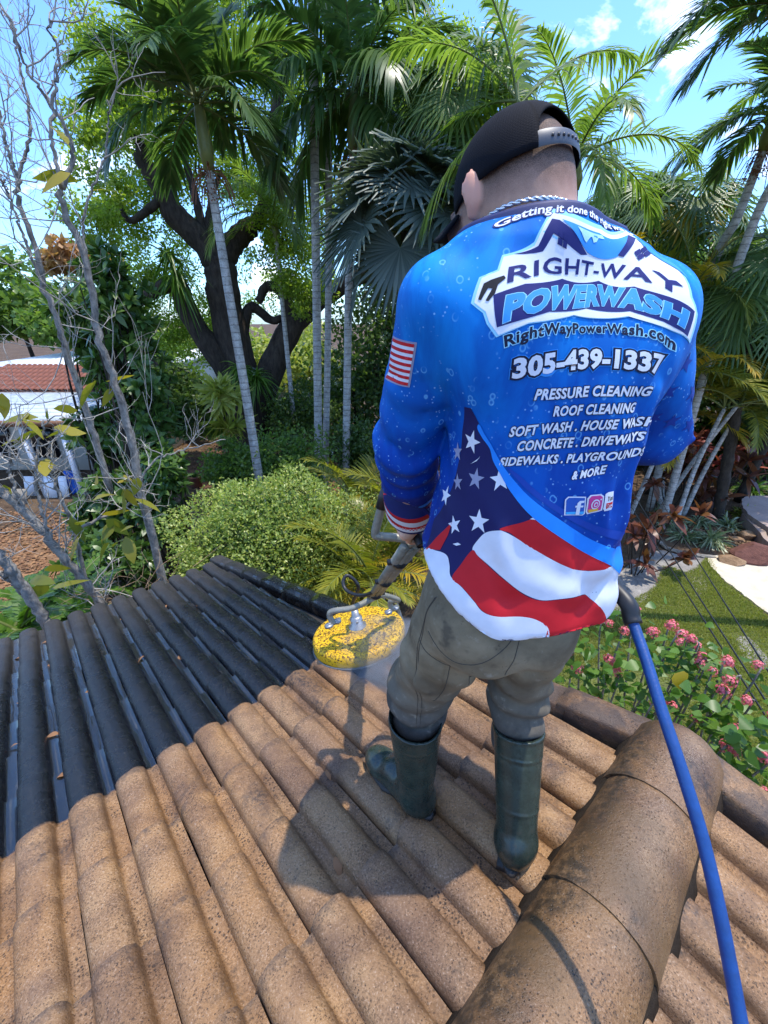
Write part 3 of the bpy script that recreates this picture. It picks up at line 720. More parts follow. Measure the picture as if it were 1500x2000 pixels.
# ---- trousers
T = SDF(C(-.12, .45, -1.30), C(.62, 1.15, -.30), .0066)
T.loft([(CZ-.66, .266, .775, .150, .140, YAW, 2.2), (CZ-.55, .266, .775, .158, .145, YAW, 2.2), (CZ-.42, .272, .777, .160, .135, YAW, 2.2), (CZ-.34, .272, .777, .165, .13, YAW, 2.2)], .03)
def leg(h, k_, a, r):
    m1 = h*.5+k_*.5; low = k_*.62+a*.38
    T.cone(h, m1, r[0], r[1], .05); T.cone(m1, k_, r[1], r[2], .03); T.cone(k_, low, r[2], r[3], .03)
leg(HR+V3(0, -.015, 0), KR+V3(.0, -.01, 0), AR_, (.092, .088, .082, .066)); leg(HL+V3(-.0, -.015, 0), KL+V3(-.005, -.01, 0), AL, (.100, .100, .094, .072))
T.ell(PEL+V3(-.06, -.08, -.06), (.095, .08, .11), .04); T.ell(PEL+V3(.06, -.065, -.06), (.085, .075, .10), .04)
sl, (X, Y, Z) = T.grid(); P = np.stack([X, Y, Z], -1)
dk_r, dk_l = np.linalg.norm(P-(KR+V3(0, 0, -.03)), axis=-1), np.linalg.norm(P-(KL+V3(0, 0, -.06)), axis=-1)
wr = .015*np.sin(75*(P[..., 2]+.35*P[..., 0])+7*hash_noise(P, 8, 9))*np.exp(-(dk_r/.13)**2)+.013*np.sin(70*(P[..., 2]-.3*P[..., 0])+7*hash_noise(P, 7, 4))*np.exp(-(dk_l/.13)**2)
wr += .006*np.sin(48*(P[..., 0]*.8+P[..., 2]*.75)+6*hash_noise(P, 6, 8))*np.exp(-((P[..., 2]-CZ+.76)/.10)**2)
wr += .006*np.abs(np.sin(40*(P[..., 0]*.5+P[..., 2]*.9+.3*P[..., 1])+9*hash_noise(P, 5, 21)))*np.exp(-((P[..., 2]-CZ+.86)/.16)**2)
wr += .009*(hash_noise(P, 8, 12)-.5)+.004*(hash_noise(P, 19, 13)-.5)
T.f += wr.astype(np.float32); del X, Y, Z, P, wr, dk_r, dk_l
Vt, Qt = T.mesh(2)
def trouser_material():
    m, t = new_mat('work_trousers'); oc = t('ShaderNodeTexCoord').outputs['Object']
    n = t.noise(oc, 8, 6, .6, .4); n2 = t.noise(oc, 26, 5, .65); sp = t.noise(oc, 70, 3, .7)
    col = t.ramp(n, [(.30, (.130, .102, .062)), (.5, (.225, .178, .108)), (.68, (.310, .248, .155))])
    lower = t('ShaderNodeMapRange', {'Value': t('ShaderNodeSeparateXYZ', {0: oc}).outputs[2], 'From Min': -.50, 'From Max': -.22}).outputs[0]
    col = t.mix(t.math('SUBTRACT', 1.0, lower, True), col, t.ramp(n2, [(.35, (.058, .054, .048)), (.7, (.120, .108, .088))]))   # soaked legs
    col = t.mix(t.ramp(n2, [(.60, 0), (.72, .6)]), col, (.36, .31, .23))
    col = t.mix(t.ramp(t.noise(t.mapping(oc, (1, 1, 1), (4, 2, 7)), 11, 4, .6), [(.60, 0), (.68, .6)]), col, (.045, .038, .030))
    col = t.mix(t.ramp(sp, [(.66, 0), (.74, .6)]), col, (.04, .03, .025))
    weave = t.noise(t.mapping(oc, (1, 1, 1.4)), 700, 2)
    finish(t, **{'Base Color': col, 'Roughness': .82, 'Specular IOR Level': .25, 'Normal': t.bump(t.math('ADD', weave, t.math('MULTIPLY', n2, 2.5)), .25, .003)})
    return m
trousers = pchild('trousers', Vt, Qt, trouser_material())
TR_BVH = BVHTree.FromPolygons([tuple(v) for v in Vt], [tuple(q) for q in Qt.tolist()])
M_STITCH = plain('dark_stitch', (.060, .050, .036), .9)
def seam(pts, r=.0010, off=.0002):
    P = spline(pts, 40); out = []
    for p in P:
        hit = TR_BVH.find_nearest(Vector(p)); out.append(np.array(hit[0])+np.array(hit[1])*off)
    mb = MB(); mb.tube(np.array(out)-PEL, r, 5); mb.build('seam', M_STITCH, trousers)
seam([at(838, 1165, .70), at(828, 1230, .73), at(820, 1330, .78), at(812, 1430, .80)])
seam([at(845, 1165, .70), at(836, 1230, .73), at(828, 1330, .78), at(820, 1430, .80)])
seam([at(808, 1255, .72), at(830, 1275, .71), at(868, 1298, .70), at(880, 1295, .70)]); seam([at(880, 1298, .70), at(872, 1330, .72), at(862, 1368, .74), at(845, 1385, .75)])
seam([at(836, 1233, .70), at(880, 1258, .69), at(925, 1270, .68), at(985, 1255, .67), at(1030, 1225, .67)])
seam([at(1035, 1225, .67), at(1000, 1270, .68), at(960, 1320, .70), at(935, 1360, .73)])
def patch(name, c4, mat, bvh, parent, off=.0025, nu=14, nv=14):
    c = [np.asarray(p, float) for p in c4]; V = []
    for i in range(nu):
        for j in range(nv):
            a, b = i/(nu-1), j/(nv-1); p = c[0]*(1-a)*(1-b)+c[1]*a*(1-b)+c[2]*a*b+c[3]*(1-a)*b
            h = bvh.find_nearest(Vector(p)); e = min(a, 1-a, b, 1-b); V.append(np.array(h[0])+np.array(h[1])*(off if e > 0 else -.001))
    q = [[i*nv+j, (i+1)*nv+j, (i+1)*nv+j+1, i*nv+j+1] for i in range(nu-1) for j in range(nv-1)]
    return pchild(name, V, np.array(q), mat, parent)
patch('cargo_pocket', [at(815, 1262, .72), at(872, 1302, .70), at(858, 1372, .74), at(806, 1345, .77)], trousers.data.materials[0], TR_BVH, trousers, .004)

# ---- rubber boots
def boot_material():
    m, t = new_mat('rubber_boot'); oc = t('ShaderNodeTexCoord').outputs['Object']
    n = t.noise(oc, 14, 5, .6); n2 = t.noise(oc, 60, 4, .7); z = t('ShaderNodeSeparateXYZ', {0: oc}).outputs[2]
    col = t.ramp(n, [(.32, (.014, .022, .017)), (.6, (.028, .042, .031)), (.75, (.050, .066, .048))])
    mud = t.math('MULTIPLY', t.ramp(n2, [(.55, 0), (.68, 1)]), t('ShaderNodeMapRange', {'Value': z, 'From Min': .22, 'From Max': .0}).outputs[0])
    col = t.mix(t.math('MULTIPLY', mud, .7), col, (.085, .055, .032))
    rough = t.ramp(n2, [(.35, .20), (.7, .42)])
    finish(t, **{'Base Color': col, 'Roughness': rough, 'Specular IOR Level': .5, 'Normal': t.bump(n2, .12, .002)}); return m
M_BOOT = boot_material(); M_SOLE = plain('boot_sole', (.022, .018, .014), .6, var=.4, scale=40, bump=.4)
def boot(top, ank, az, zsole, rt, ra, fwd_tilt=(0, 0)):
    """top: centre of the opening, ank: ankle, az: toe direction, zsole: ground height under the heel"""
    dv = V3(math.sin(az), math.cos(az), 0); sd = V3(math.cos(az), -math.sin(az), 0)
    slope = -TS*float(dv@DV_); d3 = unit(dv+V3(0, 0, slope)); n3 = unit(np.cross(sd, d3)); n3 = n3 if n3[2] > 0 else -n3
    heel = V3(ank[0], ank[1], 0)-dv*.035; base = V3(heel[0], heel[1], zsole)
    K = SDF(np.minimum(np.minimum(top, base), base+d3*.3)-.12, np.maximum(np.maximum(top, base), base+d3*.3)+.12, .0040)
    FM = np.stack([sd, d3, n3], 1)
    K.cone(top+unit(top-ank)*.02, ank, rt, ra, .02)
    K.ell(base+d3*.012+n3*.055, (.044, .055, .058), .025, FM)                # heel cup
    K.cone(ank+n3*-.02, base+d3*.13+n3*.066, .054, .048, .03)                # instep
    K.ell(base+d3*.205+n3*.048, (.056, .088, .046), .03, FM)                 # toe box
    K.ell(base+d3*.10+n3*.040, (.045, .11, .036), .02, FM)
    ax = unit(top-ank)
    for i in range(5):                                                         # ribs over the heel tendon
        c = ank-d3*(ra-.002)+ax*(-.02+.011*i); K.cone(c-sd*.026, c+sd*.026, .0042, .0042, .003)
    K.cone(top+ax*.0, top+ax*.12, rt-.006, rt+.0, .003, cut=True); K.cone(ank+ax*.10, top+ax*.06, ra-.006, rt-.006, .003, cut=True)
    sl, (X, Y, Z) = K.grid(); P = np.stack([X, Y, Z], -1)
    ss = (P-ank)@ax; LL = float(np.linalg.norm(top-ank))
    for f_, w_, am in ((.965, .006, .0032), (.78, .003, .0026), (.765, .012, -.0012), (.30, .004, .0018)): K.f -= (am*np.exp(-((ss-f_*LL)/w_)**2)).astype(np.float32)      # moulded bands round the shaft
    K.f = np.maximum(K.f, ((P-top)@ax-.012*((P-top)@dv)/.07).astype(np.float32)); K.f = np.maximum(K.f, (-((P-base)@n3)+.010).astype(np.float32))
    V, Q = K.mesh(1)
    o = link('boot', mesh_np('boot', V-base, [Q], M_BOOT, True), person, Vector(base-PEL))
    ms = MB(); outl = []
    for a in np.linspace(0, 2*math.pi, 30, endpoint=False):
        y = -math.cos(a); x = math.sin(a); L = .172; yy = .126+L*y
        wdt = .056 if y > .1 else .040+.006*abs(y)
        outl.append((x*wdt*(1 if abs(y) < .9 else 1), yy))
    n = len(outl); V = []
    for z, s_ in ((.000, .97), (.012, 1.02), (.022, 1.0)): V += [sd*x*s_+d3*(.115+(y-.115)*s_)+n3*(z+.004) for x, y in outl]
    q = [[j*n+i, j*n+(i+1) % n, (j+1)*n+(i+1) % n, (j+1)*n+i] for j in range(2) for i in range(n)]
    V += [d3*.115+n3*.004, d3*.115+n3*.026]; tr = [[3*n, (i+1) % n, i] for i in range(n)]+[[3*n+1, 2*n+i, 2*n+(i+1) % n] for i in range(n)]
    ms.add(V, q, tr)
    hb = [base*0+d3*(.005)+n3*-.008]; ms.box(d3*.015+n3*-.006, (.076, .075, .022), FM)
    ms.build('sole', M_SOLE, o, True)
    return o
def roof_z(p, side=1):
    d = float(V3(p[0], p[1], 0)@DV_); return RZ0-TS*abs(d)
TOP_R, TOP_L = C(.385, .800, -1.060), C(.094, .850, -1.090)
boot(TOP_R, C(.377, .664, -1.335), R(22), roof_z(C(.38, .62, 0))+.043, .071, .054)
boot(TOP_L, C(.106, .826, -1.405), R(-38), roof_z(C(.12, .80, 0))+.050, .083, .054)

# ---- cap, strap, necklace
M_CAP = None
def cap_material():
    m, t = new_mat('black_cap_mesh'); oc = t('ShaderNodeTexCoord').outputs['Object']
    v = t.voro(oc, 520, rnd=.15)
    finish(t, **{'Base Color': t.mix(t.noise(oc, 30, 3), (.0035, .0035, .005), (.008, .008, .011)), 'Roughness': .85, 'Specular IOR Level': .15, 'Normal': t.bump(v, .5, .0012)}); return m
M_CAP = cap_material(); M_BLACK = plain('black_plastic', (.016, .016, .018), .42)
cr = V3(.0825, .1010, .092); cc = (0, -.010, .016)
def dome(phi, el, k=1.0):                      # phi from the back of the head, el elevation
    return H(cc[0]+cr[0]*k*math.sin(phi)*math.cos(el), cc[1]-cr[1]*k*math.cos(phi)*math.cos(el), cc[2]+cr[2]*k*math.sin(el))
def rim_el(phi): return math.asin(np.clip((.006+.010*math.cos(phi)-cc[2])/cr[2], -1, 1))
HOLE, STRAP = .56, .022
nphi, nel = 96, 16; V = []
for i in range(nphi):
    phi = -math.pi+2*math.pi*i/nphi; e0 = rim_el(phi)
    if abs(phi) < HOLE: e0 += .23+.42*math.sqrt(max(0, 1-(phi/HOLE)**2))
    V += [dome(phi, e0+(math.pi/2-e0)*j/nel, 1+.004*math.sin(6*phi)*0) for j in range(nel)]
V.append(dome(0, math.pi/2)); q = [[i*nel+j, ((i+1) % nphi)*nel+j, ((i+1) % nphi)*nel+j+1, i*nel+j+1] for i in range(nphi) for j in range(nel-1)]
tr = [[i*nel+nel-1, ((i+1) % nphi)*nel+nel-1, nphi*nel] for i in range(nphi)]
cap = pchild('cap', V, [np.array(q), np.array(tr)], M_CAP)
md = cap.modifiers.new('thickness', 'SOLIDIFY'); md.thickness = .0025; md.offset = 1
V = []; nst = 24
for i in range(nst):
    phi = -HOLE*1.12+2.24*HOLE*i/(nst-1); e0 = rim_el(phi)
    for de, k in ((.0, 1.008), (.03, 1.022), (.20, 1.022), (.23, 1.008)): V.append(dome(phi, e0+de, k))
q = [[i*4+j, (i+1)*4+j, (i+1)*4+j+1, i*4+j+1] for i in range(nst-1) for j in range(3)]
M_STRAP = plain('grey_plastic_strap', (.060, .066, .078), .45)
strap = pchild('strap', V, np.array(q), M_STRAP, cap)
sn = MB()
for i in range(7):
    phi = -.36+.105*i; c = dome(phi, rim_el(phi)+.115, 1.024); nrm = unit(c-H(*cc)); a1 = unit(np.cross(nrm, HU)); a2 = np.cross(nrm, a1)
    sn.lathe([(.0002, .0012), (.0018, .0012), (.0024, 0)], c-PEL, 10, np.stack([a1, a2, nrm], 1))
sn.build('snap', M_BLACK, strap, True)
V = []; nv, nw = 9, 15                            # visor: curved bill in front
for i in range(nv):
    f = i/(nv-1)
    for j in range(nw):
        a = -1.05+2.1*j/(nw-1); x = .083*math.sin(a); yb = cc[1]+cr[1]*math.cos(a)*.97
        y = yb+f*(.074*math.cos(a*.9)); z = .010-.030*(x/.08)**2*(1+.3*f)-.012*f
        V.append(H(x*(1+.06*f), y, z))
q = [[i*nw+j, (i+1)*nw+j, (i+1)*nw+j+1, i*nw+j+1] for i in range(nv-1) for j in range(nw-1)]
vis = pchild('visor', V, np.array(q), M_CAP, cap); md = vis.modifiers.new('thickness', 'SOLIDIFY'); md.thickness = .004
bt = MB(); bt.lathe([(.0002, .004), (.006, .003), (.008, 0)], H(0, cc[1], cc[2]+cr[2])-PEL, 12, HM); bt.build('button', M_CAP, cap, True)
M_SILVER = plain('silver', (.75, .74, .72), .22, 1.0, var=.05)
BODY_BVH = BVHTree.FromPolygons([tuple(v) for v in Vb], [tuple(q) for q in Qb.tolist()])
cn = unit(V3(.02, .34, .94)); cb = NB+V3(0, .004, .027); line = []
for a in np.linspace(0, 2*math.pi, 160):
    dv = Vector((math.cos(a), math.sin(a), 0)); dv -= Vector(cn)*dv.dot(Vector(cn)); dv.normalize()
    h = BODY_BVH.ray_cast(Vector(cb), dv, .3); line.append((np.array(h[0]) if h[0] is not None else cb+np.array(dv)*.07)+np.array(dv)*.0022)
line = np.array(line); ch = MB()
tt = np.arange(len(line))*.9
for ph in (0, math.pi):
    ch.tube(line-PEL+np.stack([.0016*np.cos(tt+ph), .0016*np.sin(tt+ph), .0016*np.sin(tt*1.3+ph)], -1)*0+np.outer(np.cos(tt+ph)*.0018, cn)+unit(line-cb)*(np.sin(tt+ph)*.0014)[:, None], .0019, 6)
ch.build('necklace', M_SILVER, person, True)
# ---- the shirt's print, laid out in cloth coordinates: x = angle round the trunk (1/100 rad from the spine), y = height on the cloth (mm)
from mathutils.geometry import delaunay_2d_cdt
AX = V3(.274, .782, 0)
def cloth(x, y, off):
    th, v = x/.2, y
    if v < .48: z, e = v, 0.0
    else: z, e = .48, (v-.48)/.16
    dv = (-F2*math.cos(th)+R2*math.sin(th))*math.cos(e)+V3(0, 0, math.sin(e))
    o = Vector((AX[0], AX[1], PEL[2]+z))
    if v < .16 and abs(th) < 1.6:                  # low on the cloth: come in from outside
        for k in range(16):
            h = SHIRT_BVH.ray_cast(o+Vector(dv)*.45, -Vector(dv), .40)
            if h[0] is not None: return np.array(h[0])+dv*off
            o.z += .005
    h = SHIRT_BVH.ray_cast(o, Vector(dv), .6)
    k = 0
    while h[0] is None and k < 14:                  # below the hem: draw the print up to the edge of the cloth
        k += 1; o.z += .005; h = SHIRT_BVH.ray_cast(o, Vector(dv), .6)
    if h[0] is None: return np.array(o)+dv*.15
    for _ in range(3):                            # step through the hollow at the hem to the outside of the cloth
        if h[1].dot(Vector(dv)) >= 0: break
        h2 = SHIRT_BVH.ray_cast(h[0]+Vector(dv)*.0005, Vector(dv), .3)
        if h2[0] is None: break
        h = h2
    return np.array(h[0])+dv*off
def sleeve_map(a, b):
    ab = b-a; ax_ = unit(ab); e1 = unit(np.cross(ax_, V3(0, 1, 0))); e2 = np.cross(ax_, e1)
    def f(x, y, off):                             # x: angle*0.07, y: metres along the arm
        ph = x/.07; dv = e1*math.cos(ph)+e2*math.sin(ph); o = a+ax_*y
        h = SHIRT_BVH.ray_cast(Vector(o), Vector(dv), .3)
        return (np.array(h[0]) if h[0] is not None else o+dv*.07)+dv*off
    return f
def ink(name, c, rough=.52):
    m, t = new_mat(name); oc = t('ShaderNodeNewGeometry').outputs['Position']
    col = t.mix(t.noise(oc, 40, 3), tuple(np.array(c)*.88), tuple(np.minimum(np.array(c)*1.08, 1)))
    finish(t, **{'Base Color': col, 'Roughness': rough, 'Specular IOR Level': .3, 'Normal': t.bump(t.voro(oc, 900), .08, .0008)}); return m
INK = {k: ink('print_'+k, c, .62) for k, c in dict(white=(.74, .76, .82), navy=(.007, .012, .13), dnavy=(.004, .006, .030), flagnavy=(.008, .010, .085), red=(.56, .012, .020), sky=(.03, .27, .74), pale=(.30, .66, .86),
      mint=(.46, .78, .80), black=(.008, .008, .012), band=(.012, .235, .78), mid=(.006, .055, .36), starblue=(.005, .045, .30), magenta=(.62, .05, .26), ylw=(.8, .45, .05), fbblue=(.02, .10, .45), fblite=(.05, .42, .8), dimstar=(.30, .31, .44)).items()}
def decal(name, pts2, faces, fn, mat, lev, parent=shirt):
    V = [fn(x, y, .0009+.00045*lev) for x, y in pts2]
    return pchild(name, V, faces, mat, parent)
def poly(name, pts, mat, lev=0, smooth=False, fn=cloth, raw=False, step=.007, parent=shirt):
    P = np.array(pts, float); P = P if raw else P*np.array([.2/100, 1/1000.])
    if smooth:
        n = len(P); E = np.concatenate([P[-1:], P, P[:2]]); out = []
        for i in range(n):
            a, b, c, d = E[i], E[i+1], E[i+2], E[i+3]
            for t in np.arange(0, 1, .2): out.append(.5*(2*b+(c-a)*t+(2*a-5*b+4*c-d)*t*t+(3*b-a-3*c+d)*t**3))
        P = np.array(out)
    out = []
    for i in range(len(P)):
        a, b = P[i], P[(i+1) % len(P)]; k = max(1, int(np.linalg.norm(b-a)/step))
        out += [a+(b-a)*t/k for t in range(k)]
    P = np.array(out); nb = len(P); lo, hi = P.min(0), P.max(0)
    gx, gy = np.meshgrid(np.arange(lo[0]+step/2, hi[0], step), np.arange(lo[1]+step/2, hi[1], step)); g = np.stack([gx.ravel(), gy.ravel()], -1)
    # keep grid points inside the outline
    x, y = g[:, 0][:, None], g[:, 1][:, None]; x0, y0 = P[:, 0][None], P[:, 1][None]; x1, y1 = np.roll(P[:, 0], -1)[None], np.roll(P[:, 1], -1)[None]
    ins = ((((y0 > y) != (y1 > y)) & (x < (x1-x0)*(y-y0)/(y1-y0+1e-12)+x0)).sum(1) % 2) == 1
    g = g[ins]
    if len(g):
        dmin = np.sqrt(((g[:, None]-P[None])**2).sum(-1)).min(1); g = g[dmin > step*.35]
    allp = np.concatenate([P, g]) if len(g) else P
    r = delaunay_2d_cdt([Vector(p) for p in allp], [], [list(range(nb))], 1, 1e-6)
    f = [list(t) for t in r[2]]
    tri = np.array([t for t in f if len(t) == 3]); oth = [t for t in f if len(t) != 3]
    for t in oth: tri = np.concatenate([tri.reshape(-1, 3), [[t[0], t[i], t[i+1]] for i in range(1, len(t)-1)]])
    return decal(name, [tuple(v) for v in r[0]], tri.astype(int), fn, mat, lev, parent)
def text(name, body, base, top, layers, lev, shear=0.0, wide=1.0, bold=.0, step=.006):
    """base/top: cloth points under and over the line of capitals"""
    Bp = np.array(base, float)*[.2/100, .001]; Tp = np.array(top, float)*[.2/100, .001]
    Bs, Ts = spline(Bp, 200), spline(Tp, 200)
    s = np.concatenate([[0], np.cumsum(np.linalg.norm(np.diff((Bs+Ts)/2, axis=0), axis=1))]); s /= s[-1]
    ext = None
    for li, (off, mat) in enumerate(layers):
        cu = bpy.data.curves.new('t', 'FONT'); cu.body = body; cu.size = 1.0; cu.shear = shear; cu.offset = off+bold; cu.space_character = wide; cu.resolution_u = 3; cu.fill_mode = 'FRONT'
        ob = bpy.data.objects.new('t', cu); COL.objects.link(ob); bpy.context.view_layer.update()
        me = bpy.data.meshes.new_from_object(ob.evaluated_get(bpy.context.evaluated_depsgraph_get()))
        bm = bmesh.new(); bm.from_mesh(me); COL.objects.unlink(ob); bpy.data.objects.remove(ob); bpy.data.curves.remove(cu); bpy.data.meshes.remove(me)
        bmesh.ops.triangulate(bm, faces=bm.faces[:])
        co = np.array([v.co[:2] for v in bm.verts])
        if ext is None:
            ext = (co[:, 0].min(), co[:, 0].max())
            ext_l = [ext[0], ext[1]]
        W = ext[1]-ext[0]; CAP = .73
        Lm = np.linalg.norm(np.diff((Bs+Ts)/2, axis=0), axis=1).sum(); mx = W*step/Lm
        for _ in range(4):
            long = [e for e in bm.edges if e.calc_length() > max(mx, .12)*1.6]
            if not long: break
            bmesh.ops.subdivide_edges(bm, edges=long, cuts=1); bmesh.ops.triangulate(bm, faces=[f for f in bm.faces if len(f.verts) > 3])
        bm.verts.ensure_lookup_table(); bm.verts.index_update()
        co = np.array([v.co[:2] for v in bm.verts]); tri = np.array([[v.index for v in f.verts] for f in bm.faces]); bm.free()
        fx = (co[:, 0]-ext[0])/W; fy = co[:, 1]/CAP
        fxc = np.clip(fx, 0, 1)
        b = np.stack([np.interp(fxc, s, Bs[:, c]) for c in (0, 1)], -1); t = np.stack([np.interp(fxc, s, Ts[:, c]) for c in (0, 1)], -1)
        ext_d = (Bs[-1]-Bs[-8])/(s[-1]-s[-8]); ext_d0 = (Bs[8]-Bs[0])/(s[8]-s[0])
        b += np.where(fx > 1, fx-1, 0)[:, None]*ext_d+np.where(fx < 0, fx, 0)[:, None]*ext_d0
        t += np.where(fx > 1, fx-1, 0)[:, None]*ext_d+np.where(fx < 0, fx, 0)[:, None]*ext_d0
        p = b+(t-b)*fy[:, None]
        decal(name if li == len(layers)-1 else 'lettering_outline', [tuple(v) for v in p], tri, cloth, mat, lev+li)
# base panels: flag across the lower left and the hem, light band over it
poly('flag_panel', [(-104, 424), (-95, 397), (-91, 379), (-82, 363), (-77, 343), (-68, 323), (-55, 296), (-29, 254), (12, 207), (53, 162), (75, 135), (98, 95), (98, 5), (60, 0), (30, -3), (0, -3), (-30, 0), (-60, 10), (-90, 20), (-115, 30), (-140, 50), (-150, 60), (-150, 190), (-135, 230), (-122, 300), (-118, 380), (-112, 424)], INK['flagnavy'], 0)
poly('band', [(-95, 399), (-89, 385), (-81, 369), (-76, 357), (-68, 340), (-55, 317), (-31, 283), (10, 238), (51, 194), (75, 172), (100, 150), (100, 92), (76, 130), (53, 160), (12, 206), (-29, 253), (-55, 295), (-68, 322), (-77, 342), (-82, 362), (-91, 378), (-97, 392)], INK['band'], 3, True)
poly('band_shade', [(-62, 334), (-47, 321), (-20, 289), (34, 238), (80, 205), (100, 190), (100, 168), (75, 190), (49, 212), (9, 249), (-32, 291), (-53, 319)], INK['mid'], 1, True)
poly('stripe', [(-59, 229), (-40, 241), (-28, 249), (-19, 247), (12, 209), (53, 164), (66, 145), (50, 141), (34, 142), (18, 154), (-10, 180), (-35, 204), (-49, 222)], INK['red'], 1, True)
poly('stripe', [(-84, 177), (-80, 196), (-73, 214), (-61, 225), (-53, 223), (-30, 200), (-5, 175), (18, 154), (39, 140), (63, 143), (80, 132), (98, 112), (98, 5), (78, 2), (68, 40), (57, 71), (45, 86), (19, 90), (-4, 89), (-23, 101), (-41, 122), (-61, 148), (-78, 167)], INK['white'], 1, True)
poly('stripe', [(-84, 174), (-77, 166), (-61, 146), (-41, 121), (-23, 99), (-4, 88), (19, 89), (45, 85), (57, 70), (76, 20), (76, 0), (39, 0), (6, 5), (4, 30), (-8, 49), (-24, 57), (-45, 55), (-61, 62), (-73, 82), (-86, 101), (-98, 110), (-93, 139)], INK['red'], 2, True)
poly('stripe', [(-150, 120), (-128, 140), (-112, 146), (-105, 132), (-100, 112), (-86, 100), (-73, 81), (-62, 62), (-45, 55), (-24, 57), (-8, 49), (5, 30), (6, 0), (-12, 0), (-34, 0), (-56, 10), (-75, 18), (-94, 22), (-115, 30), (-135, 45), (-150, 60)], INK['white'], 2, True)
poly('stripe', [(-148, 122), (-134, 162), (-120, 196), (-114, 210), (-116, 183), (-122, 147), (-135, 136)], INK['red'], 2)
def star(c, r, mat, lev, fn=cloth, raw=False, rot=0.0, parent=shirt, squash=1.0):
    cx, cy = (c[0]*.002, c[1]*.001) if not raw else c; pts = []
    for k in range(10):
        a = math.pi/2+k*math.pi/5+rot; q = r if k % 2 == 0 else r*.40; pts.append((cx+q*math.cos(a)*squash, cy+q*math.sin(a)))
    poly('star', pts, mat, lev, fn=fn, raw=True, step=.006, parent=parent)
for c, r, mt, rot in (((-82, 231), .024, 'white', .1), ((-67, 312), .022, 'white', .25), ((-103, 367), .021, 'white', -.2), ((-93, 305), .020, 'dimstar', .0), ((-117, 287), .017, 'dimstar', .3), ((-110, 208), .019, 'white', .5), ((-125, 340), .018, 'dimstar', .2), ((-135, 250), .020, 'white', 0)): star(c, r, INK[mt], 2, rot=rot)
poly('star', [(-102, 328), (-94, 340), (-91, 346), (-95, 336)], INK['white'], 2); poly('star', [(-107, 172), (-101, 179), (-97, 178), (-102, 172)], INK['white'], 2); poly('star', [(-31, 249), (-22, 258), (-14, 246)], INK['white'], 2)
# badge: two gables, wording on white, ribbon with the big word
BADGE = [(-56, 661), (-18, 664), (36, 667), (105, 656), (113, 594), (104, 556), (107, 538), (103, 512), (81, 534), (50, 562), (-15, 571), (-59, 549), (-81, 528), (-89, 540), (-93, 550), (-102, 556), (-103, 582), (-93, 595), (-94, 610), (-70, 633), (-62, 653)]
ctr = np.mean(np.array(BADGE), 0)
poly('badge_glow', [tuple(np.array(p)+(np.array(p)-ctr)*np.array([.022, .05])) for p in BADGE], INK['pale'], 1)
poly('badge', BADGE, INK['white'], 2)
poly('badge_gable', [(-87, 617), (-66, 634), (-56, 656), (-46, 657), (-18, 652), (3, 645), (-8, 643), (-51, 646), (-60, 632)], INK['navy'], 3)
poly('badge_roof', [(-43, 658), (26, 662), (97, 652), (61, 640), (3, 646), (-20, 652)], INK['sky'], 4)
poly('badge_drip', [(-19, 658), (32, 660), (36, 657), (22, 657), (18, 654), (12, 653), (8, 656), (4, 655), (-2, 651), (-6, 652), (-12, 655)], INK['mint'], 5)
poly('badge_gable', [(97, 652), (102, 643), (69, 636), (61, 641)], INK['navy'], 5)
poly('badge_gable', [(104, 645), (113, 622), (116, 596), (112, 572), (110, 590), (107, 612), (102, 630)], INK['sky'], 4)
for c, w_, h_ in (((-38, 645), 3.0, 1.9), ((94, 627), 4.4, 2.6)):
    for i in (-1, 1):
        for j in (-1, 1):
            tilt = 0 if c[0] < 0 else -.6
            x, y = c[0]+i*w_*1.1, c[1]+j*h_*1.1+tilt*i*2.0
            poly('badge_pane', [(x-w_, y-h_-tilt*-1), (x+w_, y-h_+tilt*3), (x+w_, y+h_+tilt*3), (x-w_, y+h_-tilt*-1)], INK['navy'], 5)
poly('badge_ribbon', [(-91, 569), (-70, 593), (-32, 618), (25, 622), (68, 598), (88, 567), (105, 540), (99, 517), (80, 541), (53, 568), (1, 582), (-43, 568), (-83, 536)], INK['navy'], 3, False)
poly('spray_gun', [(-100, 560), (-100, 577), (-96, 583), (-88, 592), (-86, 590), (-90, 581), (-90, 571), (-93, 561), (-95, 561), (-93, 575), (-96, 574), (-98, 560)], INK['black'], 4)
text('lettering', 'Getting it done the right way', [(-115, 630), (-92, 650), (-54, 662), (18, 674), (90, 664), (112, 640)], [(-120, 637), (-95, 657), (-55, 669), (23, 681), (96, 671), (116, 647)], [(.07, INK['navy']), (.0, INK['white'])], 1, bold=.022)
text('lettering', 'RIGHT-WAY', [(-84, 586), (-60, 609), (-37, 621), (2, 629), (45, 622), (73, 603), (88, 580), (97, 552)], [(-87, 603), (-63, 624), (-40, 634), (3, 641), (53, 636), (81, 616), (95, 594), (102, 569)], [(0, INK['navy'])], 4, bold=.02, wide=1.08)
text('lettering', 'POWERWASH', [(-80, 543), (-60, 561), (-30, 578), (17, 587), (53, 574), (80, 547), (97, 525)], [(-84, 570), (-60, 590), (-25, 612), (24, 616), (64, 597), (84, 564), (100, 541)], [(.075, INK['pale']), (.050, INK['sky'])], 4, shear=.08, wide=1.06)
text('lettering', 'RightWayPowerWash.com', [(-76, 515), (-53, 532), (-27, 543), (15, 545), (53, 534), (74, 521), (90, 504)], [(-78, 528), (-54, 547), (-29, 558), (15, 560), (55, 549), (75, 536), (91, 517)], [(.085, INK['pale']), (.030, INK['dnavy'])], 1, wide=1.08)
text('lettering', '305-439-1337', [(-70, 475), (-19, 488), (17, 492), (49, 488), (87, 477)], [(-70, 501), (-21, 518), (17, 520), (50, 513), (87, 499)], [(.15, INK['sky']), (.12, INK['dnavy']), (.045, INK['white'])], 1, wide=1.05)
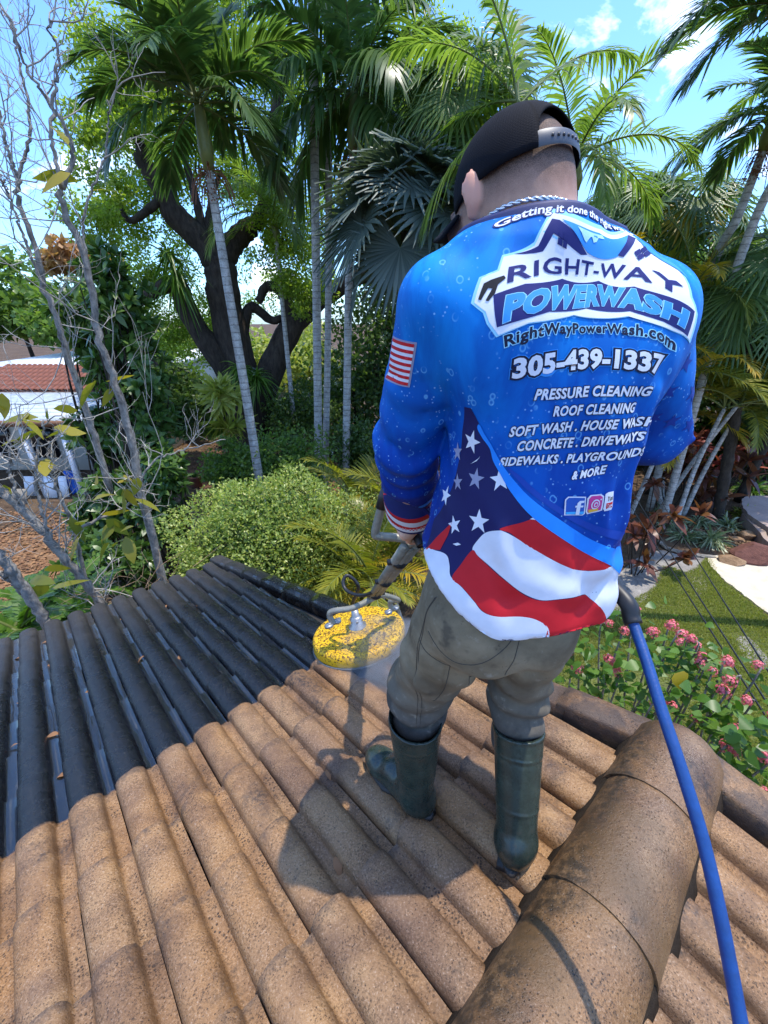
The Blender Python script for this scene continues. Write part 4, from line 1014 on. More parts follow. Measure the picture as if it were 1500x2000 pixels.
for body, b, t in (('PRESSURE CLEANING', [(-46, 444), (-12, 447), (21, 450), (76, 446)], [(-46, 460), (-14, 462), (20, 465), (76, 460)]),
                   ('ROOF CLEANING', [(-24, 420), (22, 423), (66, 422)], [(-25, 435), (21, 438), (66, 437)]),
                   ('SOFT WASH . HOUSE WASH', [(-65, 385), (-24, 394), (20, 398), (84, 399)], [(-65, 401), (-25, 409), (20, 413), (84, 413)]),
                   ('CONCRETE . DRIVEWAYS', [(-55, 363), (-21, 369), (22, 372), (77, 376)], [(-55, 379), (-22, 385), (22, 387), (77, 390)]),
                   ('SIDEWALKS . PLAYGROUNDS', [(-71, 335), (-29, 344), (17, 346), (82, 350)], [(-71, 349), (-30, 358), (17, 360), (82, 364)]),
                   ('& MORE', [(8, 317), (25, 320), (44, 326)], [(8, 331), (25, 333), (44, 340)])):
    text('lettering', body, b, t, [(.095, INK['dnavy']), (.038, INK['white'])], 2, shear=.22, wide=1.08)
# social icons
poly('icon', [(5, 282), (8, 287), (27, 286), (30, 254), (28, 251), (7, 253)], INK['white'], 2); poly('icon', [(6.5, 281), (9, 285), (26, 284), (28.5, 255), (27, 252.5), (8.5, 254.5)], INK['fbblue'], 3); poly('icon', [(8, 259), (28, 259), (28, 253.5), (9, 255)], INK['fblite'], 4)
poly('icon', [(19.5, 253.5), (23.5, 253.3), (23, 267), (25.8, 267), (25.8, 270.5), (22.9, 270.5), (22.9, 275), (25.8, 275.5), (25.8, 279.5), (21, 279), (19, 275), (19.2, 270.5), (17.5, 270.5), (17.5, 267), (19.3, 267)], INK['white'], 5)
poly('icon', [(28.5, 283), (31, 289), (41, 290), (44, 286), (45, 260), (42, 257), (32, 253), (30, 258)], INK['white'], 3); poly('icon', [(30, 282), (32, 287), (40, 288), (42.6, 285), (43.4, 261), (41, 259), (33, 255.5), (31.3, 259)], INK['magenta'], 4)
poly('icon', [(31.5, 262), (41, 264), (41, 259.5), (33, 256)], INK['ylw'], 5)
def ring2(c, r0, mat, lev, sx=.42): poly('icon', [(c[0]+r0*math.cos(a)*sx, c[1]+r0*math.sin(a)) for a in np.linspace(0, 2*math.pi, 14, endpoint=False)], mat, lev)
ring2((37, 272), 9.5, INK['white'], 6); ring2((37, 272), 7.2, INK['magenta'], 7); ring2((37, 272), 4.6, INK['white'], 8); ring2((37, 272), 2.8, INK['magenta'], 9); ring2((41, 281), 1.5, INK['white'], 6)
poly('icon', [(44.5, 290), (47, 293), (53.5, 293), (55.5, 264), (53, 260), (46.5, 258.5), (45, 263)], INK['white'], 5); poly('icon', [(46.5, 273.5), (53.5, 275), (53.8, 264.5), (47, 263)], INK['red'], 6)
text('lettering', 'You', [(46.8, 277), (50, 278), (53, 279)], [(46.8, 286), (50, 287), (53, 288)], [(.02, INK['black'])], 6); text('lettering', 'Tube', [(47.2, 266), (50, 267), (53, 267.8)], [(47.2, 271), (50, 272), (53, 272.8)], [(.02, INK['white'])], 7)
# left sleeve: flag patch, cuff in flag stripes ; right sleeve: dark stars
arm_l = sleeve_map(SL, EL); fore_l = sleeve_map(EL, WL); arm_r = sleeve_map(SR, ER); LA = float(np.linalg.norm(EL-SL)); LF = float(np.linalg.norm(WL-EL))
def q4(a, b, c, d, u, v): return tuple(np.array(a)*(1-u)*(1-v)+np.array(b)*u*(1-v)+np.array(c)*u*v+np.array(d)*(1-u)*v)
pa = [(2.92*.07, .20*LA), (2.12*.07, .135*LA), (2.06*.07, .385*LA), (2.88*.07, .45*LA)]
poly('flag_patch', [q4(*pa, u, v) for u, v in ((-.06, -.04), (1.06, -.04), (1.06, 1.04), (-.06, 1.04))], INK['dimstar'], 0, fn=arm_l, raw=True)
poly('flag_patch', pa, INK['white'], 1, fn=arm_l, raw=True)
for i in range(7): poly('flag_patch', [q4(*pa, u, v) for u, v in ((.0, (2*i)/13), (1.0, (2*i)/13), (1.0, (2*i+1)/13), (.0, (2*i+1)/13))], INK['red'], 2, fn=arm_l, raw=True)
def cuff(t0, t1, mat, lev, ph=0.0, amp=.05):
    n = 48; xs = np.linspace(0, 2*math.pi*.07, n)
    top = [(x, LF*(t0+amp*math.sin(x/.07+ph))) for x in xs]; bot = [(x, LF*(t1+amp*math.sin(x/.07+ph+.25))) for x in xs[::-1]]
    poly('cuff_stripe', top+bot, mat, lev, fn=fore_l, raw=True)
cuff(.58, .66, INK['band'], 0); cuff(.66, 1.13, INK['flagnavy'], 0); cuff(.73, .87, INK['red'], 1, .3, .06); cuff(.87, .97, INK['white'], 1, .2, .05); cuff(.97, 1.05, INK['red'], 1, 0, .04); cuff(1.05, 1.13, INK['white'], 1, 0, .0)
for x, y, r in ((1.2, .30, .020), (1.7, .42, .017), (1.0, .55, .022), (1.6, .68, .018), (1.1, .80, .018), (2.0, .60, .016), (1.9, .26, .014)): star((x*.07, y*LA), r, INK['starblue'], 0, fn=arm_r, raw=True, rot=x)
# ------------------------------------------------------------------ surface cleaner
def Z(px, py, z):                               # point at depth z along the lens axis
    r = ray(px, py)*(z/FPX); return V3(r[0], r[1], r[2]+CZ)
DC = RP(1.125, 1.435, .075); DN = unit(np.cross(unit(UV_+V3(0, 0, .0)), unit(DV_+V3(0, 0, -TS)))); DN = DN if DN[2] > 0 else -DN
DX = unit(UV_-DN*(UV_@DN)); DY = np.cross(DN, DX); DM = np.stack([DX, DY, DN], 1)
def yellow_paint():
    m, t = new_mat('yellow_paint_with_debris'); oc = t('ShaderNodeTexCoord').outputs['Object']
    n = t.noise(oc, 75, 5, .75, .3); n2 = t.noise(oc, 8, 3); v = t.noise(t.mapping(oc, (1, 1, 1), (3, 5, 1)), 130, 3, .8, .4)
    col = t.ramp(n2, [(.3, (.66, .36, .008)), (.7, (.80, .50, .015))])
    lo = t('ShaderNodeMapRange', {'Value': t('ShaderNodeSeparateXYZ', {0: oc}).outputs[2], 'From Min': .0, 'From Max': .055}).outputs[0]
    f = t.math('ADD', t.math('MULTIPLY', n, .6), t.math('MULTIPLY', v, .4)); f = t.math('ADD', f, t.math('MULTIPLY', lo, .075)); f = t.math('ADD', f, t.math('MULTIPLY', t.math('SUBTRACT', n2, .5), .05))
    col = t.mix(t.ramp(f, [(.580, 0), (.60, 1)]), col, t.ramp(v, [(.4, (.016, .011, .008)), (.66, (.11, .035, .014))]))
    finish(t, **{'Base Color': col, 'Roughness': .55, 'Specular IOR Level': .35, 'Normal': t.bump(f, .15, .003)}); return m
M_YEL = yellow_paint(); M_STEEL = plain('dull_steel', (.36, .36, .35), .45, .8, var=.2, scale=40, bump=.2); M_TUBE = plain('dirty_grey_tube', (.26, .25, .20), .5, .35, var=.35, scale=26, bump=.3)
M_RUB = plain('black_rubber', (.012, .012, .013), .45, var=.3, scale=30)
cleaner = empty('surface_cleaner', DC, label='round yellow surface cleaner with grey handle spattered with black dirt', cat='surface cleaner')
def cpart(name, mb, mat, smooth=True, parent=cleaner): return mb.build(name, mat, parent, smooth)
mb = MB(); mb.lathe([(.262, .0), (.266, .008), (.264, .046), (.258, .060), (.246, .068), (.236, .066), (.150, .074), (.118, .080), (.05, .083), (.001, .084)], seg=64)
hous = mb.build('housing', M_YEL, cleaner, True); hous.matrix_basis = Matrix([list(DM[0])+[0], list(DM[1])+[0], list(DM[2])+[0], [0, 0, 0, 1]])
def dl(x, y, z): return DX*x+DY*y+DN*z
for a in np.linspace(0, 2*math.pi, 6, endpoint=False)+.35:                  # pressed ribs on the lid
    c, s_ = math.cos(a), math.sin(a); mb = MB(); mb.tube([(c*.07, s_*.07, .079), (c*.15, s_*.15, .072), (c*.232, s_*.232, .063)], [.008, .008, .006], 8)
    rb = mb.build('rib', M_YEL, cleaner, True); rb.matrix_basis = hous.matrix_basis
mb = MB(); ang = np.linspace(0, 2*math.pi, 65); mb.tube([dl(.268*math.cos(a), .268*math.sin(a), -.002) for a in ang], .006, 8, False); cpart('steel_rim', mb, plain('worn_rim', (.16, .16, .155), .5, .6, var=.3, scale=30))
mb = MB(); mb.lathe([(.262, .0), (.264, -.03), (.258, -.052), (.24, -.052), (.24, 0)], seg=64, rot=DM); cpart('brush_skirt', mb, plain('bristle', (.018, .016, .015), .8, var=.5, scale=300, bump=.9))
mb = MB(); mb.lathe([(.052, .078), (.050, .088), (.036, .096), (.034, .140), (.026, .146), (.022, .150), (.020, .185), (.001, .187)], seg=28, rot=DM); hub = cpart('swivel_hub', mb, M_STEEL)
mb = MB(); mb.lathe([(.034, .118), (.038, .120), (.038, .130), (.034, .132)], seg=6, rot=DM); cpart('nut', mb, M_STEEL, False, hub)
def rel(p): return np.asarray(p)-DC
yl, yr = Z(650, 1216, 2.13), Z(765, 1190, 2.35); fork = Z(737, 1164, 2.10); top = Z(815, 1062, 1.27)
mb = MB(); mb.tube(spline([rel(yl)-DN*.01, rel(yl)+DN*.06, rel(Z(690, 1187, 2.08)), rel(fork)], 24), .016, 10); mb.tube(spline([rel(yr)-DN*.01, rel(yr)+DN*.05, rel(Z(778, 1172, 2.3)), rel(Z(752, 1163, 2.18)), rel(fork)], 24), .015, 10); cpart('yoke', mb, M_TUBE)
for p in (yl, yr):
    mb = MB()
    for s_ in (-1, 1): mb.lathe([(.001, .0), (.022, .0), (.022, .014), (.001, .014)], rel(p)+DX*.026*s_-DN*.012, 12, DM)
    mb.tube([rel(p)-DX*.045+DN*.002, rel(p)+DX*.045+DN*.002], .008, 8)
    cpart('bolt', mb, M_STEEL)
sidev = unit(np.cross(unit(top-fork), V3(0, 0, 1)))
mb = MB(); mb.tube([rel(fork), rel(top)], .0165, 12); mb.tube([rel(fork)+sidev*.036, rel(top)+sidev*.036], .0165, 12); mb.tube([rel(fork)+sidev*.018-V3(0, 0, .012), rel(top)+sidev*.018-V3(0, 0, .012)], .010, 8); cpart('shaft', mb, M_TUBE)
for f in (.08, .42, .78): mb = MB(); c = rel(fork)*(1-f)+rel(top)*f; mb.tube([c-sidev*.026, c+sidev*.062], .012, 10); mb.tube([c-unit(top-fork)*.012+sidev*.018, c+unit(top-fork)*.012+sidev*.018], .030, 12); cpart('clamp', mb, M_RUB)
bar = spline([rel(top)-unit(top-fork)*.05, rel(top), rel(Z(806, 1056, 1.265)), rel(Z(776, 1050, 1.262)), rel(Z(740, 1047, 1.26)), rel(Z(733, 1041, 1.258)), rel(Z(739, 1014, 1.235)), rel(Z(746, 988, 1.21))], 60)
mb = MB(); mb.tube(bar, .0135, 12); g2 = rel(GRIP_R[0]); mb.tube(spline([rel(top)+sidev*.03, rel(top)*.5+g2*.5+V3(.02, 0, -.02), rel(GRIP_R[1]), g2], 30), .0135, 12); cpart('handlebar', mb, M_TUBE)
mb = MB(); mb.tube([rel(Z(745, 992, 1.215)), rel(Z(750, 972, 1.20)), rel(Z(756, 955, 1.19))], .0175, 14); cpart('grip', mb, M_RUB)
gd = unit(GRIP_L[1]-GRIP_L[0]); mb = MB(); mb.tube([rel(GRIP_L[0])-gd*.03, rel(GRIP_L[1])+gd*.012], .0155, 14, False); mb.tube([rel(GRIP_L[0])-gd*.03, rel(GRIP_L[1])+gd*.010], .0120, 14); cpart('grip', mb, M_RUB)
mb = MB(); mb.tube(spline([rel(Z(746, 978, 1.2)), rel(GRIP_L[0])-gd*.05+V3(-.03, 0, .0), rel(GRIP_L[0])-gd*.03], 14), .0125, 10); cpart('crossbar', mb, M_TUBE)
mb = MB(); hb = dl(0, 0, .18)
lp = [hb, hb+DN*.05, rel(Z(700, 1150, 2.17)), rel(Z(693, 1134, 2.15)), rel(Z(678, 1124, 2.14)), rel(Z(670, 1136, 2.13)), rel(Z(676, 1152, 2.11)), rel(Z(697, 1162, 2.06)), rel(Z(722, 1160, 1.98)), rel(Z(742, 1145, 1.86)), rel(Z(765, 1108, 1.62)), rel(Z(800, 1065, 1.36)), rel(Z(825, 1050, 1.27))]
mb.tube(spline(lp, 90), .0095, 10); cpart('feed_hose', mb, M_RUB)
# spray drifting from under the brush skirt
def mist():
    m, t = new_mat('spray_mist'); oc = t('ShaderNodeTexCoord').outputs['Object']; g = t('ShaderNodeVectorMath', {0: oc}, operation='LENGTH').outputs['Value']
    n = t.noise(oc, 2.4, 4, .6); f = t.math('MULTIPLY', t.math('SUBTRACT', 1.0, g, True), t.ramp(n, [(.38, 0), (.68, 1)]))
    vol = t('ShaderNodeVolumePrincipled', {'Color': (.95, .97, 1, 1), 'Density': t.math('MULTIPLY', f, 150.0), 'Anisotropy': .3}); t('ShaderNodeOutputMaterial', {'Volume': vol.outputs[0]}); return m
bm = bmesh.new(); bmesh.ops.create_icosphere(bm, subdivisions=3, radius=1.0); me = bpy.data.meshes.new('spray_mist'); bm.to_mesh(me); bm.free(); me.materials.append(mist())
sp = link('spray_mist', me, None, Vector(RP(1.14, 1.16, .07)), label='white water mist blowing out from under the yellow cleaner', cat='mist', kind='stuff')
sp.scale = (.36, .30, .085); sp.rotation_euler = (0, 0, -AZR)

# ------------------------------------------------------------------ pressure hose from the man's hip over the ridge
hose = empty('pressure_hose', Z(1235, 1215, .83), label='blue pressure hose with black sleeve hanging from the man across the ridge', cat='hose'); HO = np.array(hose.location)
hp_ = [C(.36, 1.0, -.47), C(.44, .86, -.50), Z(1215, 1165, .86), Z(1235, 1212, .84), Z(1262, 1290, .80), Z(1290, 1380, .76), Z(1330, 1500, .715), Z(1370, 1630, .68), Z(1405, 1780, .65), Z(1445, 1990, .62), Z(1480, 2200, .58), C(.62, .02, -1.12), C(.55, -.35, -1.30), C(.2, -.9, -1.62)]
P_ = spline(hp_, 160); M_HOSE = plain('blue_hose', (.005, .050, .20), .45, var=.25, scale=60, bump=.15)
i0 = int(160*3.1/13)
mb = MB(); mb.tube(P_[:i0+1]-HO, .0170, 16); mb.build('grip_sleeve', M_RUB, hose, True)
mb = MB(); mb.tube(P_[i0-2:]-HO, .0104, 14); mb.build('hose_line', M_HOSE, hose, True)
# ------------------------------------------------------------------ garden floor
def ground_material():
    m, t = new_mat('garden_soil'); p = t('ShaderNodeNewGeometry').outputs['Position']
    n = t.noise(p, .5, 5); n2 = t.noise(p, 6, 6, .7); n3 = t.noise(p, 40, 3, .7)
    c = t.ramp(n2, [(.3, (.030, .020, .013)), (.5, (.085, .055, .035)), (.7, (.17, .115, .075))])
    c = t.mix(t.ramp(n, [(.45, 0), (.65, .7)]), c, t.ramp(n3, [(.3, (.06, .04, .022)), (.7, (.22, .15, .09))]))
    finish(t, **{'Base Color': c, 'Roughness': .95, 'Specular IOR Level': .15, 'Normal': t.bump(t.math('ADD', n2, n3), .7, .03)}); return m
V = np.array([[-300, -300, 0], [300, -300, 0], [300, 300, 0], [-300, 300, 0]], float)
link('ground', mesh_np('ground', V, [np.array([[0, 1, 2, 3]])], ground_material()), kind='structure')
def flat(name, px, mat, z, kind='structure', th=None, smooth=True, **kw):
    P = np.array([G(x, y, z)[:2] for x, y in px]); n = len(P)
    if smooth:
        E = np.concatenate([P[-1:], P, P[:2]]); out = []
        for i in range(n):
            a, b, c, d = E[i:i+4]
            for s in np.arange(0, 1, .125): out.append(.5*(2*b+(c-a)*s+(2*a-5*b+4*c-d)*s*s+(3*b-a-3*c+d)*s**3))
        P = np.array(out); P += RNG.normal(0, .012, P.shape)
    bm = bmesh.new(); vs_ = [bm.verts.new((x, y, z)) for x, y in P]; f = bm.faces.new(vs_)
    if f.normal.z < 0: f.normal_flip()
    if th:
        r = bmesh.ops.extrude_face_region(bm, geom=[f]); ex = [v for v in r['geom'] if isinstance(v, bmesh.types.BMVert)]
        for v in vs_: v.co.z -= th
    bmesh.ops.triangulate(bm, faces=bm.faces[:]); bmesh.ops.recalc_face_normals(bm, faces=bm.faces[:])
    me = bpy.data.meshes.new(name); bm.to_mesh(me); bm.free(); me.materials.append(mat)
    return link(name, me, kind=kind, **kw), P
def speckle(name, stops, s1=5, s2=40, bump=.5, rough=.9):
    m, t = new_mat(name); p = t('ShaderNodeNewGeometry').outputs['Position']; n = t.noise(p, s1, 6, .65); n2 = t.noise(p, s2, 3, .7)
    f = t.math('ADD', t.math('MULTIPLY', n, .6), t.math('MULTIPLY', n2, .4)); finish(t, **{'Base Color': t.ramp(f, stops), 'Roughness': rough, 'Specular IOR Level': .2, 'Normal': t.bump(f, bump, .02)}); return m
M_TURF = speckle('turf_soil', [(.3, (.06, .065, .022)), (.55, (.12, .14, .04)), (.75, (.22, .20, .09))], 3, 30)
LAWN = [(1090, 1250), (1210, 1185), (1275, 1150), (1298, 1108), (1345, 1118), (1383, 1092), (1410, 1132), (1500, 1205), (1640, 1330), (1700, 1750), (1300, 1900), (1000, 1500)]
lawn, LP_ = flat('lawn', LAWN, M_TURF, .004)
flat('bare_soil', [(1150, 1210), (1200, 1130), (1250, 1088), (1290, 1075), (1340, 1085), (1390, 1084), (1380, 1105), (1345, 1135), (1305, 1118), (1280, 1148), (1235, 1190)], speckle('grey_sandy_soil', [(.3, (.10, .09, .08)), (.5, (.24, .225, .205)), (.7, (.36, .34, .31))]), .010)
flat('garden_path', [(1383, 1090), (1420, 1084), (1500, 1098), (1700, 1115), (1800, 1400), (1600, 1280), (1500, 1197), (1440, 1152), (1400, 1118)], speckle('sand_path', [(.3, (.42, .36, .26)), (.5, (.58, .51, .39)), (.7, (.68, .61, .48))], 4, 60, .25), .035, th=.035)
flat('bare_patch', [(1440, 1240), (1470, 1250), (1500, 1290), (1470, 1300), (1445, 1270)], bpy.data.materials['grey_sandy_soil'], .011)
flat('bare_patch', [(1350, 1128), (1372, 1120), (1380, 1150), (1360, 1165)], bpy.data.materials['grey_sandy_soil'], .011)
flat('dirt_clearing', [(340, 905), (420, 880), (500, 905), (450, 940), (380, 950)], speckle('red_brown_dirt', [(.3, (.07, .035, .020)), (.5, (.15, .080, .048)), (.7, (.24, .14, .085))]), .006)
flat('dirt_clearing', [(-60, 1080), (60, 1040), (200, 1060), (170, 1130), (40, 1200), (-80, 1250)], speckle('leafy_dirt', [(.3, (.07, .040, .022)), (.5, (.20, .115, .06)), (.7, (.33, .20, .11))], 7, 30), .006)
# raised flagstone terrace
M_FLAG = speckle('pink_flagstone', [(.3, (.24, .18, .15)), (.55, (.36, .28, .24)), (.75, (.44, .36, .31))], 3, 40, .3)
flat('flagstone_terrace', [(1452, 972), (1500, 968), (1640, 970), (1660, 1075), (1520, 1050), (1500, 1030), (1458, 1000)], M_FLAG, .38, th=.10, kind='structure')
flat('terrace_bank', [(1460, 990), (1640, 985), (1660, 1090), (1530, 1075), (1480, 1035)], M_FLAG, .27, th=.27, kind='structure')

# ------------------------------------------------------------------ stones
def rock(seed, size, mat, flatz=.6, jag=.3):
    bm = bmesh.new(); bmesh.ops.create_icosphere(bm, subdivisions=3, radius=1.0); rs = np.random.default_rng(seed)
    V = np.array([v.co[:] for v in bm.verts]); pl = unit(rs.normal(size=(11, 3))); dd = .62+.3*rs.random(11)
    for n, d in zip(pl, dd): k = V@n; V = V-np.outer(np.maximum(k-d, 0), n)*.95
    V *= 1+jag*.35*(hash_noise(V+9, 2.2, seed)-.5)[:, None]; V = V*np.array(size)*np.array([1, 1, flatz])
    for v, c in zip(bm.verts, V): v.co = c
    me = bpy.data.meshes.new('boulder'); bm.to_mesh(me); bm.free(); me.materials.append(mat); return me
def rockm(name, c0, c1):
    m, t = new_mat(name); oc = t('ShaderNodeTexCoord').outputs['Object']; n = t.noise(t.mapping(oc, (1, 1, 3)), 4, 6, .65, .4); n2 = t.noise(oc, 26, 4, .7)
    finish(t, **{'Base Color': t.ramp(t.math('ADD', t.math('MULTIPLY', n, .7), t.math('MULTIPLY', n2, .3)), [(.32, c0), (.68, c1)]), 'Roughness': .85, 'Specular IOR Level': .25, 'Normal': t.bump(t.math('ADD', n, n2), .6, .03)}); return m
MR_RED, MR_TAN, MR_GREY = rockm('red_rock', (.075, .030, .024), (.20, .085, .060)), rockm('tan_rock', (.15, .085, .040), (.40, .26, .15)), rockm('grey_stone', (.16, .14, .11), (.36, .33, .28))
for k, (px, py, w_, d_, h_, mt, lab, rz) in enumerate([
        (1474, 1092, 1.05, .60, .62, MR_RED, 'big dark red boulder beside the sand path', .2), (1430, 1100, .52, .36, .26, MR_TAN, 'flat tan boulder touching the left side of the red boulder', -.3),
        (1457, 1052, .42, .30, .34, MR_TAN, 'angular tan rock standing behind the red boulder', .5), (1440, 1056, .34, .22, .18, MR_TAN, 'small flat tan rock at the edge of the gravel bed', .1),
        (1482, 1040, .22, .18, .20, MR_TAN, 'small round brown rock under the flagstone terrace', .9), (1492, 1056, .30, .22, .16, MR_TAN, 'low tan rock at the right edge of the photo', .4)]):
    p = G(px, py); o = link('boulder', rock(60+k, (w_*.62, d_*.62, h_*.75), mt), None, Vector((p[0], p[1], h_*.22)), lab, 'boulder', 'boulders by the path'); o.rotation_euler = (0, .06, rz)
edge = [(1283, 1052), (1289, 1063), (1297, 1071), (1308, 1076), (1319, 1079), (1331, 1082), (1344, 1085), (1358, 1087), (1372, 1089), (1384, 1090)]
edging = empty('bed_edging', G(1330, 1082), label='line of small grey stones edging the gravel bed', cat='edging')
for k, (px, py) in enumerate(edge):
    p = G(px, py); nx = G(*edge[min(k+1, len(edge)-1)])-G(*edge[max(k-1, 0)]); o = link('edging_stone', rock(90+k % 4, (.15, .055, .075), MR_GREY), edging, Vector((p[0], p[1], .05))-edging.location); o.rotation_euler = (0, 0, math.atan2(nx[1], nx[0]))
gravel = MB(); rs = np.random.default_rng(4)
for _ in range(900):
    px, py = rs.uniform(1290, 1470), rs.uniform(1020, 1085)
    if py > 1040+(px-1290)*.27: continue
    p = G(px, py); gravel.box(p+V3(0, 0, .02), rs.uniform(.03, .08, 3)*[1, .7, .4])
gravel.build('gravel', MR_TAN, kind='stuff', label='brown gravel and bark chips in the planting bed', cat='gravel')

# ------------------------------------------------------------------ leaf engines
def blades(P, D, U, L, W, n=3, droop=.0, prof=None, cup=0.0):
    """ribbons: base P, direction D, up hint U, length L, half width W, n segments, droop towards -z"""
    P, D, U = [np.asarray(a, float).reshape(-1, 3) for a in (P, D, U)]; m = len(P); D = unit(np.broadcast_to(D, (m, 3))); U = np.broadcast_to(U, (m, 3))
    S = unit(np.cross(D, U)); L = np.broadcast_to(np.asarray(L, float), (m,)); W = np.broadcast_to(np.asarray(W, float), (m,)); droop = np.broadcast_to(np.asarray(droop, float), (m,))
    t = np.linspace(0, 1, n+1); prof = np.asarray(prof if prof is not None else np.interp(t, [0, .35, 1], [.25, 1, .03]), float)
    C_ = P[:, None]+D[:, None]*(L[:, None]*t)[..., None]; C_[..., 2] -= (droop*L)[:, None]*t**2
    w_ = (W[:, None]*prof)[..., None]*S[:, None]; V = np.stack([C_-w_, C_+w_], 2)
    if cup: V[..., 0, :] += (cup*W[:, None]*prof)[..., None]*U[:, None]; V[..., 1, :] += (cup*W[:, None]*prof)[..., None]*U[:, None]
    V = V.reshape(-1, 3); b = np.arange(m)[:, None]*(2*(n+1)); i = np.arange(n)[None]*2
    return V, np.stack([b+i, b+i+1, b+i+3, b+i+2], -1).reshape(-1, 4)
def kites(P, D, N, L, W, fold=.25):
    """small leaves: 4 points folded along the midrib -> two triangles"""
    D = unit(D); S = unit(np.cross(D, N)); N = np.cross(S, D); m = len(P); L = np.broadcast_to(L, (m,))[:, None]; W = np.broadcast_to(W, (m,))[:, None]
    V = np.stack([P, P+D*L*.45+S*W+N*W*fold, P+D*L, P+D*L*.45-S*W+N*W*fold], 1).reshape(-1, 3); b = np.arange(m)[:, None]*4
    return V, np.concatenate([b+[0, 1, 2], b+[0, 2, 3]])
def rdir(n, rs, zb=0.0): v = rs.normal(size=(n, 3)); v[:, 2] += zb; return unit(v)
def cloud(rs, centers, radii, per, L, W, outward=.6, zb=.25):
    """leaves in clumps; centers (k,3) radii (k,) or (k,3)"""
    k = len(centers); radii = np.asarray(radii, float); radii = radii[:, None] if radii.ndim == 1 else radii
    idx = np.repeat(np.arange(k), per); n = len(idx); q = rdir(n, rs)*(rs.random((n, 1))**.45); P = centers[idx]+q*radii[idx]
    D = unit(q*outward+rdir(n, rs)*.8+[0, 0, -.15]); N = rdir(n, rs, .9)
    return kites(P, D, N, L*rs.uniform(.65, 1.25, n), W*rs.uniform(.7, 1.2, n))
def blob_centers(rs, c, r, k, shell=.55):
    q = rdir(k, rs)*(shell+(1-shell)*rs.random((k, 1))); return c+q*r
LEAF = dict(oak=leaf_mat('oak_leaf', [(0.15, 0.23, 0.03), (0.25, 0.35, 0.045), (0.37, 0.46, 0.08)], .38, .60),
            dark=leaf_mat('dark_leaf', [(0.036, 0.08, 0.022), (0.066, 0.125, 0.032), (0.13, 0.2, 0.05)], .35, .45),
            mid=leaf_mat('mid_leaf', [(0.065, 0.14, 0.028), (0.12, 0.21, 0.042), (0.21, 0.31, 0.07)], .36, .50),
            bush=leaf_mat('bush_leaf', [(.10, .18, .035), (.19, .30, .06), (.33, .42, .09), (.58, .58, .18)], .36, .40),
            palm=leaf_mat('palm_leaf', [(0.04, 0.092, 0.03), (0.078, 0.15, 0.044), (0.15, 0.23, 0.065)], .33, .48),
            palm2=leaf_mat('palm_leaf_light', [(0.08, 0.16, 0.036), (0.15, 0.245, 0.055), (0.27, 0.36, 0.09)], .34, .50),
            silver=leaf_mat('silver_fan_leaf', [(.045, .072, .058), (.075, .11, .09), (.13, .17, .14)], .45, .22),
            fan=leaf_mat('fan_leaf', [(0.06, 0.12, 0.036), (0.105, 0.18, 0.052), (0.18, 0.26, 0.075)], .38, .40),
            yellow=leaf_mat('yellow_frond', [(.22, .21, .02), (.42, .33, .025), (.55, .34, .03)], .4, .40),
            ygreen=leaf_mat('yellow_green_frond', [(.09, .13, .018), (.17, .20, .025), (.32, .29, .03)], .38, .40),
            big=leaf_mat('broad_leaf', [(0.034, 0.085, 0.02), (0.066, 0.135, 0.03), (0.13, 0.21, 0.048)], .30, .36),
            lime=leaf_mat('lime_leaf', [(.20, .26, .035), (.33, .38, .06), (.45, .46, .12)], .36, .38),
            tired=leaf_mat('tired_leaf', [(.09, .14, .02), (.20, .22, .03), (.36, .28, .03)], .4, .40),
            red=leaf_mat('red_leaf', [(.10, .018, .020), (.26, .045, .040), (.42, .12, .07)], .36, .32),
            maroon=leaf_mat('maroon_leaf', [(.055, .016, .018), (.14, .035, .028), (.22, .10, .04)], .36, .30),
            pink=leaf_mat('pink_petal', [(.62, .06, .14), (.74, .13, .20), (.80, .30, .28)], .5, .30),
            brown=leaf_mat('dry_leaf', [(.10, .045, .018), (.22, .10, .04), (.36, .19, .08)], .7, .15),
            striped=leaf_mat('striped_leaf', [(.05, .10, .03), (.14, .20, .08), (.40, .44, .28)], .36, .3),
            fern=leaf_mat('fern_leaf', [(.04, .11, .012), (.08, .18, .02), (.14, .25, .035)], .4, .4),
            orange=leaf_mat('orange_bloom', [(.30, .12, .04), (.45, .22, .09), (.52, .34, .16)], .6, .3),
            grass=leaf_mat('grass_blade', [(.14, .19, .03), (.24, .28, .05), (.38, .37, .10)], .5, .45))
BARK = dict(oak=bark_mat('oak_bark', (.022, .016, .012), (.090, .070, .054), 9, 4, .9, .05), grey=bark_mat('grey_bark', (.055, .048, .040), (.40, .365, .315), 22, 2, .8, .02), twig=bark_mat('twig_bark', (.20, .18, .15), (.50, .46, .40), 20, 2, .3, .008),
            dark=bark_mat('dark_bark', (.020, .016, .012), (.075, .060, .046), 12, 3, .6, .02))
